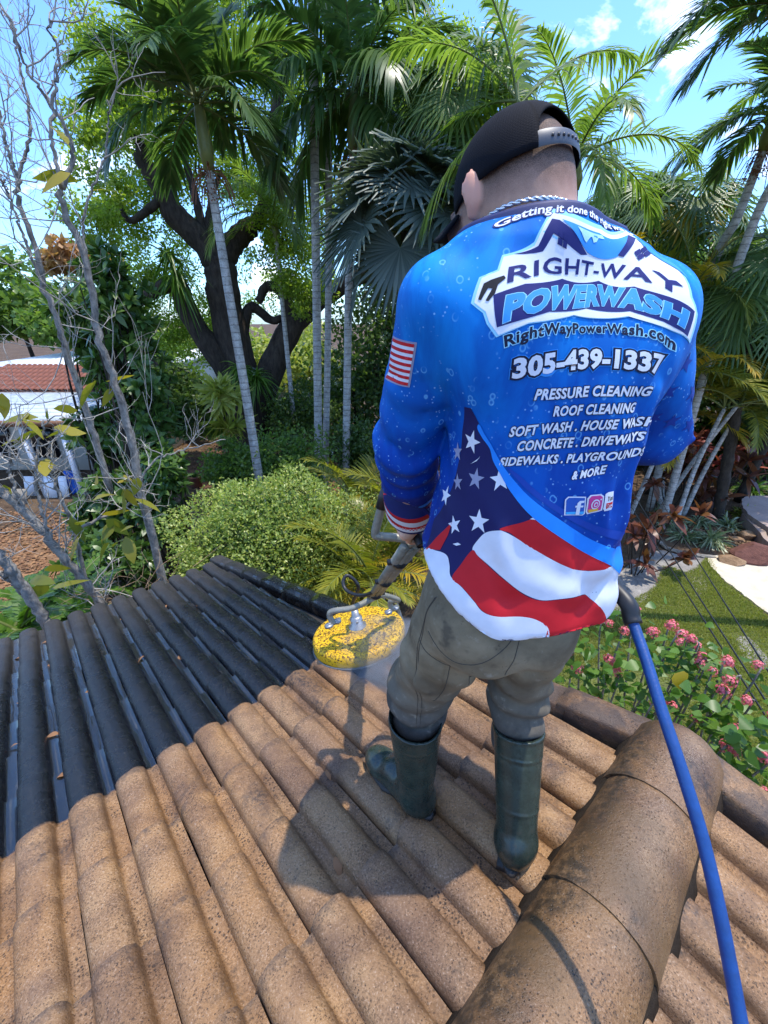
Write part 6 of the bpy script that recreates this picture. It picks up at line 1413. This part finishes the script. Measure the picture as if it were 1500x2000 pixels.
# darker shrubs behind it
for k, (px, py, d, rx, ry, mat, L, lab) in enumerate(((545, 895, 9.8, 95, 60, 'mid', .10, 'dark green shrub behind the clipped bush, at the foot of the palms'), (455, 900, 10.5, 60, 40, 'mid', .10, 'low shrub left of the leaning palm\'s foot'), (585, 800, 14, 70, 50, 'dark', .13, 'dark shrub in front of the white chairs'), (330, 770, 13.5, 60, 60, 'dark', .14, 'dark shrub beside the single white chair'), (390, 800, 15.5, 50, 45, 'mid', .12, 'green shrub with one pink bloom near the oak'), (700, 870, 11, 45, 60, 'dark', .10, 'dark undergrowth right of the three palms'))):
    tree('shrub', at(px, py, d)*[1, 1, 0], lab, 330+k, [pb(px, py, d, rx, ry, 42), pb(px, py+ry*.6, d, rx, ry*.8, 24)], mat, L, L*.32, 90, 'dark', (), 'shrub', 'garden shrubs', shell=.35, clump_r=.5)
# --- broad-leaved shrubs at the left: whorls of long glossy leaves
def whorls(name, base, label, seed, blobs, mat, L=.20, W=.034, per=11, bark='dark', stems=6, cat='shrub', group=None):
    rs = np.random.default_rng(seed); base = np.asarray(base, float); o = empty(name, base, label, cat, group); mb = MB(); VV, QQ, nv = [], [], 0
    for c, r, k in blobs:
        cs = blob_centers(rs, np.asarray(c), np.asarray(r), k, .35)
        for q in cs[::6]: mb.tube(spline([base+rs.normal(0, .12, 3)*[1, 1, 0], base*.35+q*.65+rs.normal(0, .15, 3), q], 7)-base, np.linspace(.028, .007, 7), 5, False)
        ax = unit((cs-c)*[1, 1, .8]+rdir(k, rs)*.35+[0, 0, .35]); idx = np.repeat(np.arange(k), per); n = len(idx)
        D = unit(ax[idx]*.55+rdir(n, rs)*.95); V, Q = blades(cs[idx], D, ax[idx], L*rs.uniform(.7, 1.2, n), W*rs.uniform(.8, 1.2, n), 3, .25*rs.random(n), [.15, 1, .85, .05], .25); VV.append(V); QQ.append(Q+nv); nv += len(V)
    if mb.n: mb.build('stem', BARK[bark], o, True)
    link('foliage', mesh_np('foliage', np.concatenate(VV)-base, [np.concatenate(QQ)], LEAF[mat], True), o); return o
for k, (px, py, d, bl, lab) in enumerate(((250, 900, 8.6, [(240, 640, 60, 70), (260, 740, 80, 70), (215, 560, 70, 60), (280, 840, 70, 60)], 'tall glossy broad-leaved shrub tree behind the bare stems'), (330, 1000, 7.2, [(325, 930, 45, 60), (300, 1010, 50, 60)], 'glossy rosette-leaved shrub left of the clipped bush'), (190, 900, 9.6, [(170, 620, 60, 50), (195, 700, 40, 50), (190, 850, 50, 50)], 'broad-leaved shrub at the right corner of the tiled house'), (180, 1090, 6.2, [(190, 1090, 70, 50), (260, 1110, 50, 50)], 'low broad-leaved plant under the leaning bare stem'), (225, 1000, 7.6, [(225, 960, 50, 45), (190, 1020, 50, 40)], 'dark leafy shrub between the two bare trees'))):
    whorls('broadleaf_shrub', at(px, py, d)*[1, 1, 0], lab, 350+k, [pb(x, y, d, rx, ry, 75) for x, y, rx, ry in bl], 'big', .024*d, .0046*d, group='broad-leaved shrubs')
whorls('yellow_dracaena', at(445, 870, 12.4)*[1, 1, 0], 'bright yellow-green dracaena at the foot of the oak', 360, [pb(440, 770, 12.4, 32, 34, 12), pb(445, 830, 12.4, 26, 30, 6)], 'lime', .60, .045, 15, cat='plant')
# ------------------------------------------------------------------ bare multi-stem tree at the left
def bare_tree(name, label, seed, stems, twig_spec, leaves):
    rs = np.random.default_rng(seed); base = np.asarray(stems[0][0][0])*[1, 1, 0]; o = empty(name, base, label, 'tree', 'bare stems beside the eave')
    allp = []
    for k, (pts, r0, r1) in enumerate(stems):
        mb = MB(); P = limb(mb, pts, r0, r1, base, 40, 8, .012, rs); mb.build('trunk' if k == 0 else 'branch', BARK['grey'], o, True); allp.append((P, r1))
    tw = MB()
    def grow(p, d, L, r, lev):
        n = 7; P = [p]
        for i in range(n-1):
            d = unit(d+rs.normal(0, .22, 3)+V3(0, 0, .09)); P.append(P[-1]+d*L/(n-1))
        P = np.array(P); tw.tube(P-base, np.linspace(r, r*.35, n), 4 if lev > 0 else 5, False)
        if lev < 2:
            for _ in range(rs.integers(2, 4)):
                i = rs.integers(2, n); grow(P[i-1], unit(d+rs.normal(0, .7, 3)+V3(0, 0, .25)), L*rs.uniform(.4, .75), r*.55, lev+1)
    for P, cnt, Lr, up in twig_spec:
        for _ in range(cnt):
            i = rs.integers(int(len(P)*.15), len(P)); i = min(i, len(P)-1); grow(P[i], unit(rs.normal(size=3)*[1, .7, .5]+V3(0, 0, up)), rs.uniform(*Lr), .0062, 0)
    tw.build('twigs', BARK['twig'], o, True, kind='stuff')
    if leaves:
        VV, QQ, nv = [], [], 0
        for c, n, s in leaves:
            D = unit(rdir(n, rs)*[1, .7, .6]+V3(0, 0, -.15)); V, Q = blades(np.asarray(c)+rs.normal(0, s, (n, 3)), D, rdir(n, rs, 1.2), rs.uniform(.16, .32, n), rs.uniform(.035, .06, n), 4, .35*rs.random(n), [.12, .9, 1, .7, .05], .3); VV.append(V); QQ.append(Q+nv); nv += len(V)
        link('foliage', mesh_np('foliage', np.concatenate(VV)-base, [np.concatenate(QQ)], LEAF['tired'], True), o)
    return o
def L4(pts, d): return [at(x, y, d) if len((x, y)) == 2 else None for x, y in pts]
S1 = L4([(345, 1230), (322, 1150), (300, 1060), (275, 960), (262, 880), (245, 820), (225, 745), (205, 690), (185, 620), (170, 520), (130, 420), (122, 370)], 4.7)
S1b = L4([(122, 370), (142, 300), (118, 230), (62, 150), (12, 20)], 4.7); S1c = L4([(122, 370), (100, 250), (112, 130), (96, 40)], 4.6); S1d = L4([(170, 520), (165, 420), (205, 300), (215, 200)], 4.9)
S2 = L4([(215, 960), (190, 870), (165, 790), (132, 700), (118, 640), (85, 560), (66, 470), (38, 400), (35, 350)], 5.0); S2b = L4([(35, 350), (8, 270), (-10, 180)], 5.0); S2c = L4([(35, 350), (60, 250), (40, 130), (20, 40)], 5.1); S2d = L4([(85, 560), (30, 420), (0, 340)], 4.8)
sp_ = lambda q: spline(q, 40)
bare_tree('bare_tree', 'tall grey bare tree with thin leafless branches against the sky', 401, [(S1, .048, .022), (S1b, .019, .007), (S1c, .016, .006), (S1d, .012, .005), (S2, .034, .016), (S2b, .014, .007), (S2c, .014, .006), (S2d, .012, .006)],
          [(sp_(S1), 14, (.5, 1.2), .5), (sp_(S1b), 7, (.25, .7), .9), (sp_(S1c), 6, (.25, .7), .9), (sp_(S1d), 4, (.25, .6), .8), (sp_(S2), 14, (.5, 1.1), .6), (sp_(S2b), 4, (.25, .6), .9), (sp_(S2c), 6, (.25, .6), .9), (sp_(S2d), 6, (.25, .7), .8)], [(at(215, 760, 4.7), 3, .05), (at(150, 330, 4.6), 4, .15)])
S3 = L4([(245, 1260), (205, 1190), (160, 1130), (100, 1060), (50, 1000), (-10, 950), (-60, 900)], 4.2); S3b = L4([(100, 1060), (75, 970), (70, 900), (85, 820)], 4.2); S3c = L4([(170, 1140), (140, 1020), (105, 940), (95, 860)], 4.3); S3d = L4([(140, 1040), (200, 1010), (255, 980), (300, 900), (360, 880), (440, 855)], 4.4); S3e = L4([(50, 1000), (20, 930), (20, 860)], 4.2)
bare_tree('bare_tree', 'low grey leaning trunk with yellowing leaves just past the eave', 402, [(S3, .044, .026), (S3b, .014, .008), (S3c, .018, .008), (S3d, .016, .005), (S3e, .016, .007)],
          [(sp_(S3), 16, (.3, .8), .9), (sp_(S3b), 9, (.2, .5), .5), (sp_(S3c), 9, (.2, .5), .5), (sp_(S3d), 12, (.2, .5), .3), (sp_(S3e), 8, (.2, .5), .5)], [(at(232, 960, 4.3), 9, .10), (at(225, 1045, 4.3), 9, .10), (at(118, 830, 4.3), 5, .12), (at(60, 905, 4.2), 6, .16), (at(85, 1130, 4.1), 4, .07), (at(30, 800, 4.3), 6, .12), (at(150, 1000, 4.2), 3, .1)])
S4 = L4([(110, 1260), (90, 1215), (40, 1140), (-10, 1075), (-60, 1020)], 4.0); S4b = L4([(60, 1175), (20, 1130), (-20, 1110)], 4.1)
bare_tree('bare_tree', 'dark mottled trunk in the lower left corner above the eave', 403, [(S4, .046, .036), (S4b, .030, .02)], [(sp_(S4), 6, (.2, .5), .5)], [])
# dry twiggy brush just over the eave
rs = np.random.default_rng(17); c0 = at(270, 1165, 4.3); mb = MB()
for _ in range(46):
    p = c0+rs.normal(0, .18, 3)*[1.6, .8, .3]; d = rdir(1, rs, .8)[0]; mb.tube(spline([p, p+d*.2+rs.normal(0, .05, 3), p+d*.45+rs.normal(0, .09, 3)+V3(0, 0, -.05)], 7)-c0, np.linspace(.004, .0015, 7), 4, False)
mb.tube(spline([V3(c0[0], c0[1], 0), c0*[1, 1, .5], c0], 8)-c0, .02, 6); mb.build('dry_brush', plain('dry_twig', (.30, .20, .11), .8), None, True, loc=Vector(c0), label='tangle of dry tan twigs above the roof edge', cat='brush')

# ------------------------------------------------------------------ neighbour's house at the left, far house, garden things
def aY(px, py, Y): r = ray(px, py); r = r*(Y/r[1]); return V3(r[0], r[1], r[2]+CZ)
house = empty('tiled_house', aY(60, 832, 12)*[1, 1, 0], 'neighbouring house with red tile roof strip and pale metal porch roof', 'house'); HB = np.array(house.location)
M_WHITE = plain('white_roof_paint', (.74, .75, .76), .7, var=.08, scale=4); M_METAL = plain('pale_blue_metal_roof', (.42, .48, .54), .5, var=.25, scale=6); M_STUC = plain('pale_stucco', (.62, .60, .55), .9, var=.1, scale=3)
def quadslab(name, c4, th, mat, parent, org): mb = MB(); slab(mb, np.array(c4)-org, th); return mb.build(name, mat, parent)
x0, x1 = -260, 150
pf0, pf1 = aY(x0, 822, 12), aY(x1, 822, 12); zf = pf0[2]; zb_ = aY(40, 765, 14.5)[2]; zt = aY(40, 716, 16.5)[2]
xl, xr = -16., pf1[0]
def hq(y0, z0, y1, z1, xa=xl, xb=xr): return [V3(xa, y0, z0), V3(xb, y0, z0), V3(xb, y1, z1), V3(xa, y1, z1)]
pr_ = quadslab('porch_roof', hq(12, zf, 14.5, zb_, xb=xr+.5), .05, M_METAL, house, HB)
for i in range(9): f = i/8.; quadslab('roof_sheet', [V3(xl, 12+2.5*f, zf+(zb_-zf)*f+.008), V3(xr+.5, 12+2.5*f, zf+(zb_-zf)*f+.008), V3(xr+.5, 12.06+2.5*f, zf+(zb_-zf)*f+.02), V3(xl, 12.06+2.5*f, zf+(zb_-zf)*f+.02)], .01, M_METAL, pr_, HB) if i else None
quadslab('fascia', hq(11.93, zf+.01, 11.99, zf+.01, xb=xr+.5), .17, plain('brown_fascia', (.22, .10, .045), .6), house, HB)
tl = quadslab('tile_roof', hq(14.45, zb_+.02, 16.5, zt), .08, plain('tile_bed', (.10, .045, .03), .9), house, HB)
M_TERRA = plain('terracotta_tile', (.17, .058, .034), .85, var=.5, scale=7, bump=.4); tm = MB()
tm.add([[x*.085*math.cos(a)/1, y, .06*math.sin(a)+.02*y] for y in (0, .42) for a in np.linspace(0, math.pi, 6) for x in (1,)], [[i, i+1, i+7, i+6] for i in range(5)]); tme = tm.mesh('roof_tile', M_TERRA, True)
ny_, nx_ = 6, int((xr-max(xl, -14.5))/.2)
for j in range(ny_):
    for i in range(nx_):
        f = j/ny_; o = link('roof_tile', tme, tl, Vector((xr-.1-i*.2, 14.45+2.05*f, zb_+.05+(zt-zb_-.02)*f))-Vector(HB)); o.rotation_euler = (math.atan2(zt-zb_, 2.05)-.04, 0, 0)
quadslab('white_roof', hq(16.55, zt-.02, 24, zt+.12, xb=xr+.3), .2, M_WHITE, house, HB)
mb = MB(); mb.box(V3((xl+xr)/2, 20, (zt-.25)/2)-HB, (xr-xl-.1, 6.8, zt-.3)); mb.box(V3((xl+xr)/2, 14.6, (zb_-.1)/2)-HB, (xr-xl-.2, .15, zb_-.12)); mb.build('wall', M_STUC, house)
for px in (-60, 40, 118): p = aY(px, 830, 12.15); mb = MB(); mb.box(V3(p[0], 12.15, (zf-.2)/2)-HB, (.14, .14, zf-.2)); mb.build('post', M_WHITE, house)
for px in (0, 85): p = aY(px, 860, 14.5); mb = MB(); mb.box(V3(p[0], 14.48, 1.25)-HB, (.9, .06, 1.5)); w_ = mb.build('window', plain('dark_glass', (.012, .014, .018), .1), house)
far = empty('far_house', aY(480, 760, 27)*[1, 1, 0], 'pale house wall glimpsed beyond the oak', 'house'); FB = np.array(far.location)
fx0, fx1 = aY(300, 760, 27)[0], aY(660, 760, 27)[0]; fz = aY(480, 728, 27)[2]
mb = MB(); mb.box(V3((fx0+fx1)/2, 28.5, fz/2)-FB, (fx1-fx0, 3, fz)); mb.build('wall', plain('cream_wall', (.70, .68, .60), .9, var=.06, scale=1), far)
quadslab('roof', [V3(fx0-.4, 26.6, fz), V3(fx1+.4, 26.6, fz), V3(fx1+.4, 30.5, fz+.9), V3(fx0-.4, 30.5, fz+.9)], .12, M_TERRA, far, FB)
for f in (.12, .45, .78): mb = MB(); mb.box(V3(fx0+(fx1-fx0)*f, 26.98, fz*.55)-FB, (1.2, .08, 1.0)); mb.build('window', bpy.data.materials['dark_glass'], far)
# moulded plastic garden chairs
M_RESIN = plain('white_resin', (.70, .71, .72), .45, var=.06, scale=6)
def chair_parts():
    out = []; mb = MB()
    n = 7; V = [[-.22+.44*i/(n-1), -.21+.42*j/(n-1), .42+.015*((i-3)/3)**2+.02*(j/(n-1))**2*0] for i in range(n) for j in range(n)]
    V2 = [[x, y, z-.025] for x, y, z in V]; q = [[i*n+j, (i+1)*n+j, (i+1)*n+j+1, i*n+j+1] for i in range(n-1) for j in range(n-1)]; mb.add(V+V2, q+[[a+49 for a in f[::-1]] for f in q]+[[i*n, i*n+49, (i+1)*n+49, (i+1)*n] for i in range(n-1)]+[[i*n+6, (i+1)*n+6, (i+1)*n+55, i*n+55] for i in range(n-1)]); out.append(('seat', mb.mesh('seat', M_RESIN)))
    for i in range(5):
        mb = MB(); x = -.17+.085*i; h = .43-.06*abs(i-2)/2; mb.box(V3(x, .235+.05, .45+h/2), (.062, .018, h), np.array(Matrix.Rotation(-.24, 3, 'X'))); out.append(('slat', mb.mesh('slat', M_RESIN)))
    mb = MB(); mb.tube(spline([(-.23, .21, .43), (-.225, .29, .70), (-.15, .34, .87), (0, .355, .91), (.15, .34, .87), (.225, .29, .70), (.23, .21, .43)], 24), .018, 6); out.append(('back_frame', mb.mesh('back_frame', M_RESIN, True)))
    for sx in (-1, 1):
        for sy in (-1, 1): mb = MB(); mb.tube([(sx*.21, sy*.19, .42), (sx*.235, sy*.23+(.02 if sy > 0 else 0), .0)], [.032, .022], 6); out.append(('leg', mb.mesh('leg', M_RESIN, True)))
        mb = MB(); mb.tube(spline([(sx*.225, -.19, .42), (sx*.26, -.21, .60), (sx*.265, -.16, .655), (sx*.26, .05, .66), (sx*.235, .26, .66)], 16), .02, 6); out.append(('armrest', mb.mesh('armrest', M_RESIN, True)))
    return out
CH = chair_parts()
for px, py, rz, lab in ((366, 864, .9, 'single white plastic chair left of the yellow dracaena'), (553, 838, -.5, 'white plastic chair farthest left in the group behind the palms'), (590, 850, 2.2, 'white plastic chair with its back to us beside the leftmost tall palm'), (607, 874, .2, 'white plastic chair with slatted back just left of the tall palm trunks'), (660, 894, -1.5, 'white plastic armchair between the tall palm trunks')):
    p = G(px, py); o = empty('garden_chair', p, lab, 'chair', 'white plastic garden chairs'); o.rotation_euler = (0, 0, rz)
    for nm, me in CH: link(nm, me, o)
# boards, cloth, pot
for k, (px, py, w_, h_, tl_, lab) in enumerate(((62, 968, .34, .62, .25, 'leftmost white board leaning in front of the porch'), (100, 972, .40, .68, .3, 'middle white board leaning in front of the porch'), (128, 970, .26, .66, .2, 'right white board leaning beside the blue cloth'))):
    p = G(px, py); mb = MB(); rt = np.array(Matrix.Rotation(-tl_, 3, 'X')); mb.box(V3(0, h_*.5*math.sin(tl_), h_*.5*math.cos(tl_)), (w_, .03, h_), rt); mb.build('leaning_board', M_WHITE, None, loc=Vector(p), label=lab, cat='board', group='white boards by the porch')
p = G(146, 965); rs = np.random.default_rng(8); n = 12; V = np.array([[.30*(i/(n-1)-.5)+.02*math.sin(j), .06*math.sin(i*1.1+j*.5)+.1*j/(n-1), .75*j/(n-1)+.03*math.sin(i*1.3)] for i in range(n) for j in range(n)])
o = link('blue_cloth', mesh_np('blue_cloth', V, [np.array([[i*n+j, (i+1)*n+j, (i+1)*n+j+1, i*n+j+1] for i in range(n-1) for j in range(n-1)])], plain('bright_blue_cloth', (.02, .12, .50), .7), True), None, Vector(p), 'bright blue cloth hanging beside the white boards', 'cloth'); md = o.modifiers.new('thickness', 'SOLIDIFY'); md.thickness = .01
p = G(35, 985); mb = MB(); mb.box((0, .1, .22), (.55, .05, .46), np.array(Matrix.Rotation(-.35, 3, 'X'))); mb.build('grey_slab', MR_GREY, None, loc=Vector(p), label='grey slab leaning at the left edge beside the white boards', cat='slab')
pot = empty('flower_pot', G(384, 950), 'rusty terracotta pot with a small plant on bare dirt', 'pot'); mb = MB(); mb.lathe([(.001, 0), (.17, 0), (.24, .34), (.27, .35), (.27, .40), (.23, .40), (.22, .33), (.001, .32)], seg=20); mb.build('pot', M_TERRA, pot, True)
V, Q = blades(np.zeros((40, 3))+[0, 0, .32], rdir(40, np.random.default_rng(2), 1.2), rdir(40, np.random.default_rng(3), 2), .38, .03, 3, .5); link('plant', mesh_np('plant', V, [Q], LEAF['big']), pot)
mb = MB(); mb.tube(spline([(-.25, 0, .38), (-.2, 0, .8), (0, 0, 1.0), (.2, 0, .8), (.25, 0, .38)], 20), .008, 5); mb.build('hanger', M_RUB, pot, True)
p = G(595, 945); mb = MB()
for k in range(9): a = np.linspace(0, 2*math.pi, 30); mb.tube(np.stack([(.24+.01*(k % 3))*np.cos(a), (.24+.01*(k % 3))*np.sin(a), np.full(30, .02+.022*(k//3))], -1), .011, 5, False)
mb.build('coiled_garden_hose', plain('teal_hose', (.02, .16, .14), .4), None, True, loc=Vector(p), label='coiled teal garden hose at the foot of the tall palms', cat='hose')

# ------------------------------------------------------------------ planting at the right
for k, (px, py, L, mat, lab) in enumerate(((1372, 935, .62, 'red', 'brightest red ti plant in the middle of the bed'), (1335, 955, .55, 'red', 'red ti plant left of the brightest one'), (1425, 940, .50, 'red', 'red ti plant at the right near the grass tuft'), (1390, 985, .50, 'maroon', 'bronze ti plant in front of the red ones'), (1345, 990, .48, 'maroon', 'dark bronze ti plant above the striped lilies'), (1310, 985, .45, 'maroon', 'low maroon plant nearest the bent palm'), (1470, 935, .42, 'red', 'small red ti plant at the right edge'),
                                           (1242, 1120, .38, 'maroon', 'dark red croton by the shirt hem'), (1262, 1095, .34, 'maroon', 'croton with rusty leaves beside the grey soil'))):
    p = G(px, py); rs = np.random.default_rng(500+k); o = empty('ti_plant', p, lab, 'plant', 'red-leaved plants'); mb = MB(); tops = []
    for _ in range(6): d = rs.normal(0, .38, 2); t_ = V3(d[0], d[1], rs.uniform(.3, 1.5)); mb.tube(spline([(d[0]*.3, d[1]*.3, 0), t_*[.7, .7, .5], t_], 6), .014, 5, False); tops.append(t_)
    mb.build('stem', BARK['dark'], o, True); idx = np.repeat(np.arange(6), 15); n = len(idx); V, Q = blades(np.array(tops)[idx], rdir(n, rs, .75), rdir(n, rs, 2), 1.35*L*rs.uniform(.5, .9, n), .068*rs.uniform(.7, 1.2, n), 4, .5*rs.random(n), [.2, .85, 1, .7, .05], .3); link('foliage', mesh_np('foliage', V, [Q], LEAF[mat], True), o)
for k, (px, py, mat, L, n_, lab) in enumerate(((1335, 1052, 'striped', .55, 150, 'striped spider lily clump at the left end of the gravel bed'), (1385, 1060, 'striped', .60, 170, 'large striped spider lily clump in the middle of the bed'), (1362, 1025, 'striped', .5, 130, 'striped lily clump behind the large one'), (1420, 1030, 'striped', .5, 130, 'striped lily clump next to the tan rocks'), (1300, 1030, 'striped', .45, 110, 'small lily clump beside the edging stones'), (1465, 962, 'fern', .7, 200, 'dark green grass tuft on the flagstone terrace edge'), (1290, 1005, 'striped', .4, 90, 'lily clump at the foot of the bent palm'), (1450, 1010, 'lime', .30, 110, 'small bright green shrub beside the terrace'))):
    tuft('lily_clump' if mat == 'striped' else ('grass_tuft' if mat == 'fern' else 'green_shrub'), G(px, py), lab, 520+k, mat, n_, L*1.6, .028 if mat != 'lime' else .05, .9 if mat != 'lime' else .3, .8, group='low border plants', seg=5)
FERN = [frond_mesh('frond', 71+i, LEAF['fern'], L=.75, elev=e, bend=1.2, nl=30, ll=.13, lw=.018, vee=.1, droop=.1, taper=1.0, start=.08) for i, e in enumerate((70, 45, 20))]
for k, (px, py, d, lab) in enumerate(((45, 1235, 5.0, 'bright fern in the lower left corner past the eave'), (132, 1185, 5.6, 'upright fern between the leaning bare trunks'), (85, 1215, 5.4, 'small fern next to the corner fern'), (165, 1215, 5.0, 'fern touching the tile ends'))):
    p = at(px, py, d); o = empty('fern', p*[1, 1, 0]+V3(0, 0, max(p[2]-.3, 0)*0), lab, 'fern', 'ferns by the eave'); rs = np.random.default_rng(540+k); mb = MB(); mb.tube([(0, 0, 0), (0, 0, max(p[2], .05))], .05, 6); mb.build('stem', BARK['dark'], o, True); fronds(o, p, FERN, ring_azs(12, [0, 1, 2, 1], rs), rs)

# pink flowering shrub right behind the gable edge
rs = np.random.default_rng(600); fs = [(1110, 1275, 2.6), (1128, 1305, 2.5), (1190, 1218, 2.9), (1219, 1232, 2.7), (1190, 1290, 2.6), (1205, 1312, 2.5), (1243, 1190, 3.0), (1275, 1235, 2.8), (1312, 1222, 2.9), (1332, 1240, 2.8), (1350, 1248, 2.7), (1330, 1255, 2.7), (1372, 1285, 2.7), (1368, 1296, 2.65), (1360, 1262, 2.8), (1420, 1292, 2.7), (1425, 1330, 2.6), (1412, 1350, 2.55), (1392, 1312, 2.6), (1457, 1368, 2.6), (1360, 1402, 2.5), (1310, 1380, 2.5), (1280, 1376, 2.45), (1165, 1372, 2.4), (1435, 1425, 2.5), (1440, 1470, 2.4), (1420, 1460, 2.4), (1490, 1478, 2.4), (1490, 1545, 2.3), (1340, 1440, 2.4), (1125, 1210, 2.9), (1480, 1300, 2.8), (1515, 1400, 2.6)]
sb = G(1290, 1330)*[1, 1, 0]; pink = empty('pink_flower_shrub', at(1300, 1400, 2.7)*[1, 1, 0], 'pink flowering shrub with heart-shaped leaves behind the gable edge', 'shrub'); PB = np.array(pink.location)
petal = MB(); nfl = 60
for i in range(nfl):
    d = rdir(1, rs, .7)[0]; c = d*.032*(.6+.4*rs.random()); a1 = unit(np.cross(d, V3(.3, .5, .8))); a2 = np.cross(d, a1)
    for k in range(5): a = k*2*math.pi/5; e = a1*math.cos(a)+a2*math.sin(a); s_ = np.cross(d, e); petal.add([c, c+e*.0038+s_*.003, c+e*.0068, c+e*.0038-s_*.003], [[0, 1, 2, 3]])
pme = petal.mesh('flower_head', LEAF['pink']); VV, QQ, nv = [], [], 0
for i, (px, py, d) in enumerate(fs):
    p = at(px, py, d); o = link('flower_head', pme, pink, Vector(p-PB)); s = rs.uniform(.95, 1.45); o.scale = (s, s, s); o.rotation_euler = (rs.normal(0, .3), rs.normal(0, .3), rs.random()*6)
    mb = MB(); root = PB+V3(rs.normal(0, .18), rs.normal(0, .18), 0); mb.tube(spline([root, root*.4+p*.6+V3(0, 0, -.25)+rs.normal(0, .08, 3), p-V3(0, 0, .12)+rs.normal(0, .03, 3), p-V3(0, 0, .01)], 14)-PB, np.linspace(.012, .003, 14), 5, False); mb.build('stem', BARK['grey'], pink, True)
    n = 15; D = unit(rdir(n, rs)*[1, 1, .55]); V, Q = blades(p-V3(0, 0, .05)+rs.normal(0, .10, (n, 3))*[1, 1, .9]+V3(0, 0, -.06), D, rdir(n, rs, 1.6), rs.uniform(.045, .095, n), rs.uniform(.016, .033, n), 4, .3*rs.random(n), [.55, 1, .85, .45, .03], .25); VV.append(V); QQ.append(Q+nv); nv += len(V)
for _ in range(26):
    px, py = rs.uniform(1090, 1520), 0; py = 1230+(px-1090)*.55+rs.uniform(-20, 130); p = at(px, py, rs.uniform(2.3, 2.9)); n = 9; V, Q = blades(p+rs.normal(0, .09, (n, 3)), unit(rdir(n, rs)*[1, 1, .55]), rdir(n, rs, 1.6), rs.uniform(.05, .11, n), rs.uniform(.02, .04, n), 4, .3*rs.random(n), [.55, 1, .85, .45, .03], .25); VV.append(V); QQ.append(Q+nv); nv += len(V)
link('foliage', mesh_np('foliage', np.concatenate(VV)-PB, [np.concatenate(QQ)], LEAF['fern'], True), pink)
for px, py, d, r_ in ((1325, 1326, 2.35, 1.0), (1478, 1632, 2.2, .9)):
    V, Q = blades([at(px, py-14, d)], [V3(.25, -.25, -1)], [V3(.1, -1, .2)], .115*r_, .050*r_, 5, 0, [.55, 1, .95, .7, .4, .03], .15); link('yellow_leaf', mesh_np('yellow_leaf', V-PB, [Q], LEAF['yellow'], True), pink)
# cables running down past the gable
for k, (a, b, lab) in enumerate((((1180, 900, 13.), (1560, 1500, 2.6), 'thin black cable, left of the three running over the lawn'), ((1200, 900, 13.), (1560, 1470, 2.7), 'thin black cable in the middle of the three over the lawn'), ((1270, 940, 13.), (1560, 1405, 2.8), 'thin black cable, right of the three over the lawn'))):
    p, q = at(*a), at(*b); mb = MB(); m_ = (p+q)/2-V3(0, 0, .04); far_ = p+(p-q)*.35; mb.tube(spline([far_, p, m_, q, q+(q-p)*.3], 40)-p, .0065, 6); mb.build('cable', M_RUB, None, True, loc=Vector(p), label=lab, cat='cable', group='cables over the lawn')
# loose leaves on the tiles
V, Q = blades([V3(0, 0, 0)], [V3(0, 1, .12)], [V3(.2, 0, 1)], .045, .011, 4, .35, [.2, .9, 1, .6, .05], .5); lme = mesh_np('fallen_leaf', V, [Q], LEAF['brown'], True)
rs = np.random.default_rng(33); tile_bvh = None
spots = [(0, 3.3), (0, 2.6), (0, 2.2), (1, 3.0), (1, 2.1), (1, 1.75), (1, 3.4), (2, 3.5), (3, 2.9), (3, 2.0), (4, 3.3), (4, 2.5), (5, 3.35), (5, 2.3), (6, 3.2), (7, 2.9), (2, 2.4), (0, 1.7), (5, .62), (8, 2.6), (9, 3.0), (6, .9)]
WORD = ['first', 'second', 'third', 'fourth', 'fifth', 'sixth', 'seventh', 'eighth', 'ninth', 'tenth']
for i_, d_ in spots:
    u_ = -.43+.157*i_+rs.normal(0, .008); row = sorted(d for k_, d in spots if k_ == i_ and d > 1.5); pos_ = row.index(d_) if d_ in row else -1
    lab = 'dry leaf on the washed tan tiles '+('left of the left boot' if i_ == 6 else 'in front of the left boot, nearer the lens') if d_ < 1.5 else 'dry leaf in the %s dark roof channel from the left%s' % (WORD[i_], '' if len(row) == 1 else ', '+(['nearest the washed tiles', 'second from the washed tiles', 'third from the washed tiles', 'fourth from the washed tiles'][pos_] if pos_ < len(row)-1 else 'farthest down the slope'))
    o = link('fallen_leaf', lme, None, Vector(RP(u_+.012, d_, .030)), lab, 'leaf', 'dry leaves on the roof'); o.rotation_euler = (rs.normal(0, .15), rs.normal(0, .15), rs.random()*6.3); s = rs.uniform(.8, 1.4); o.scale = (s, s, s)
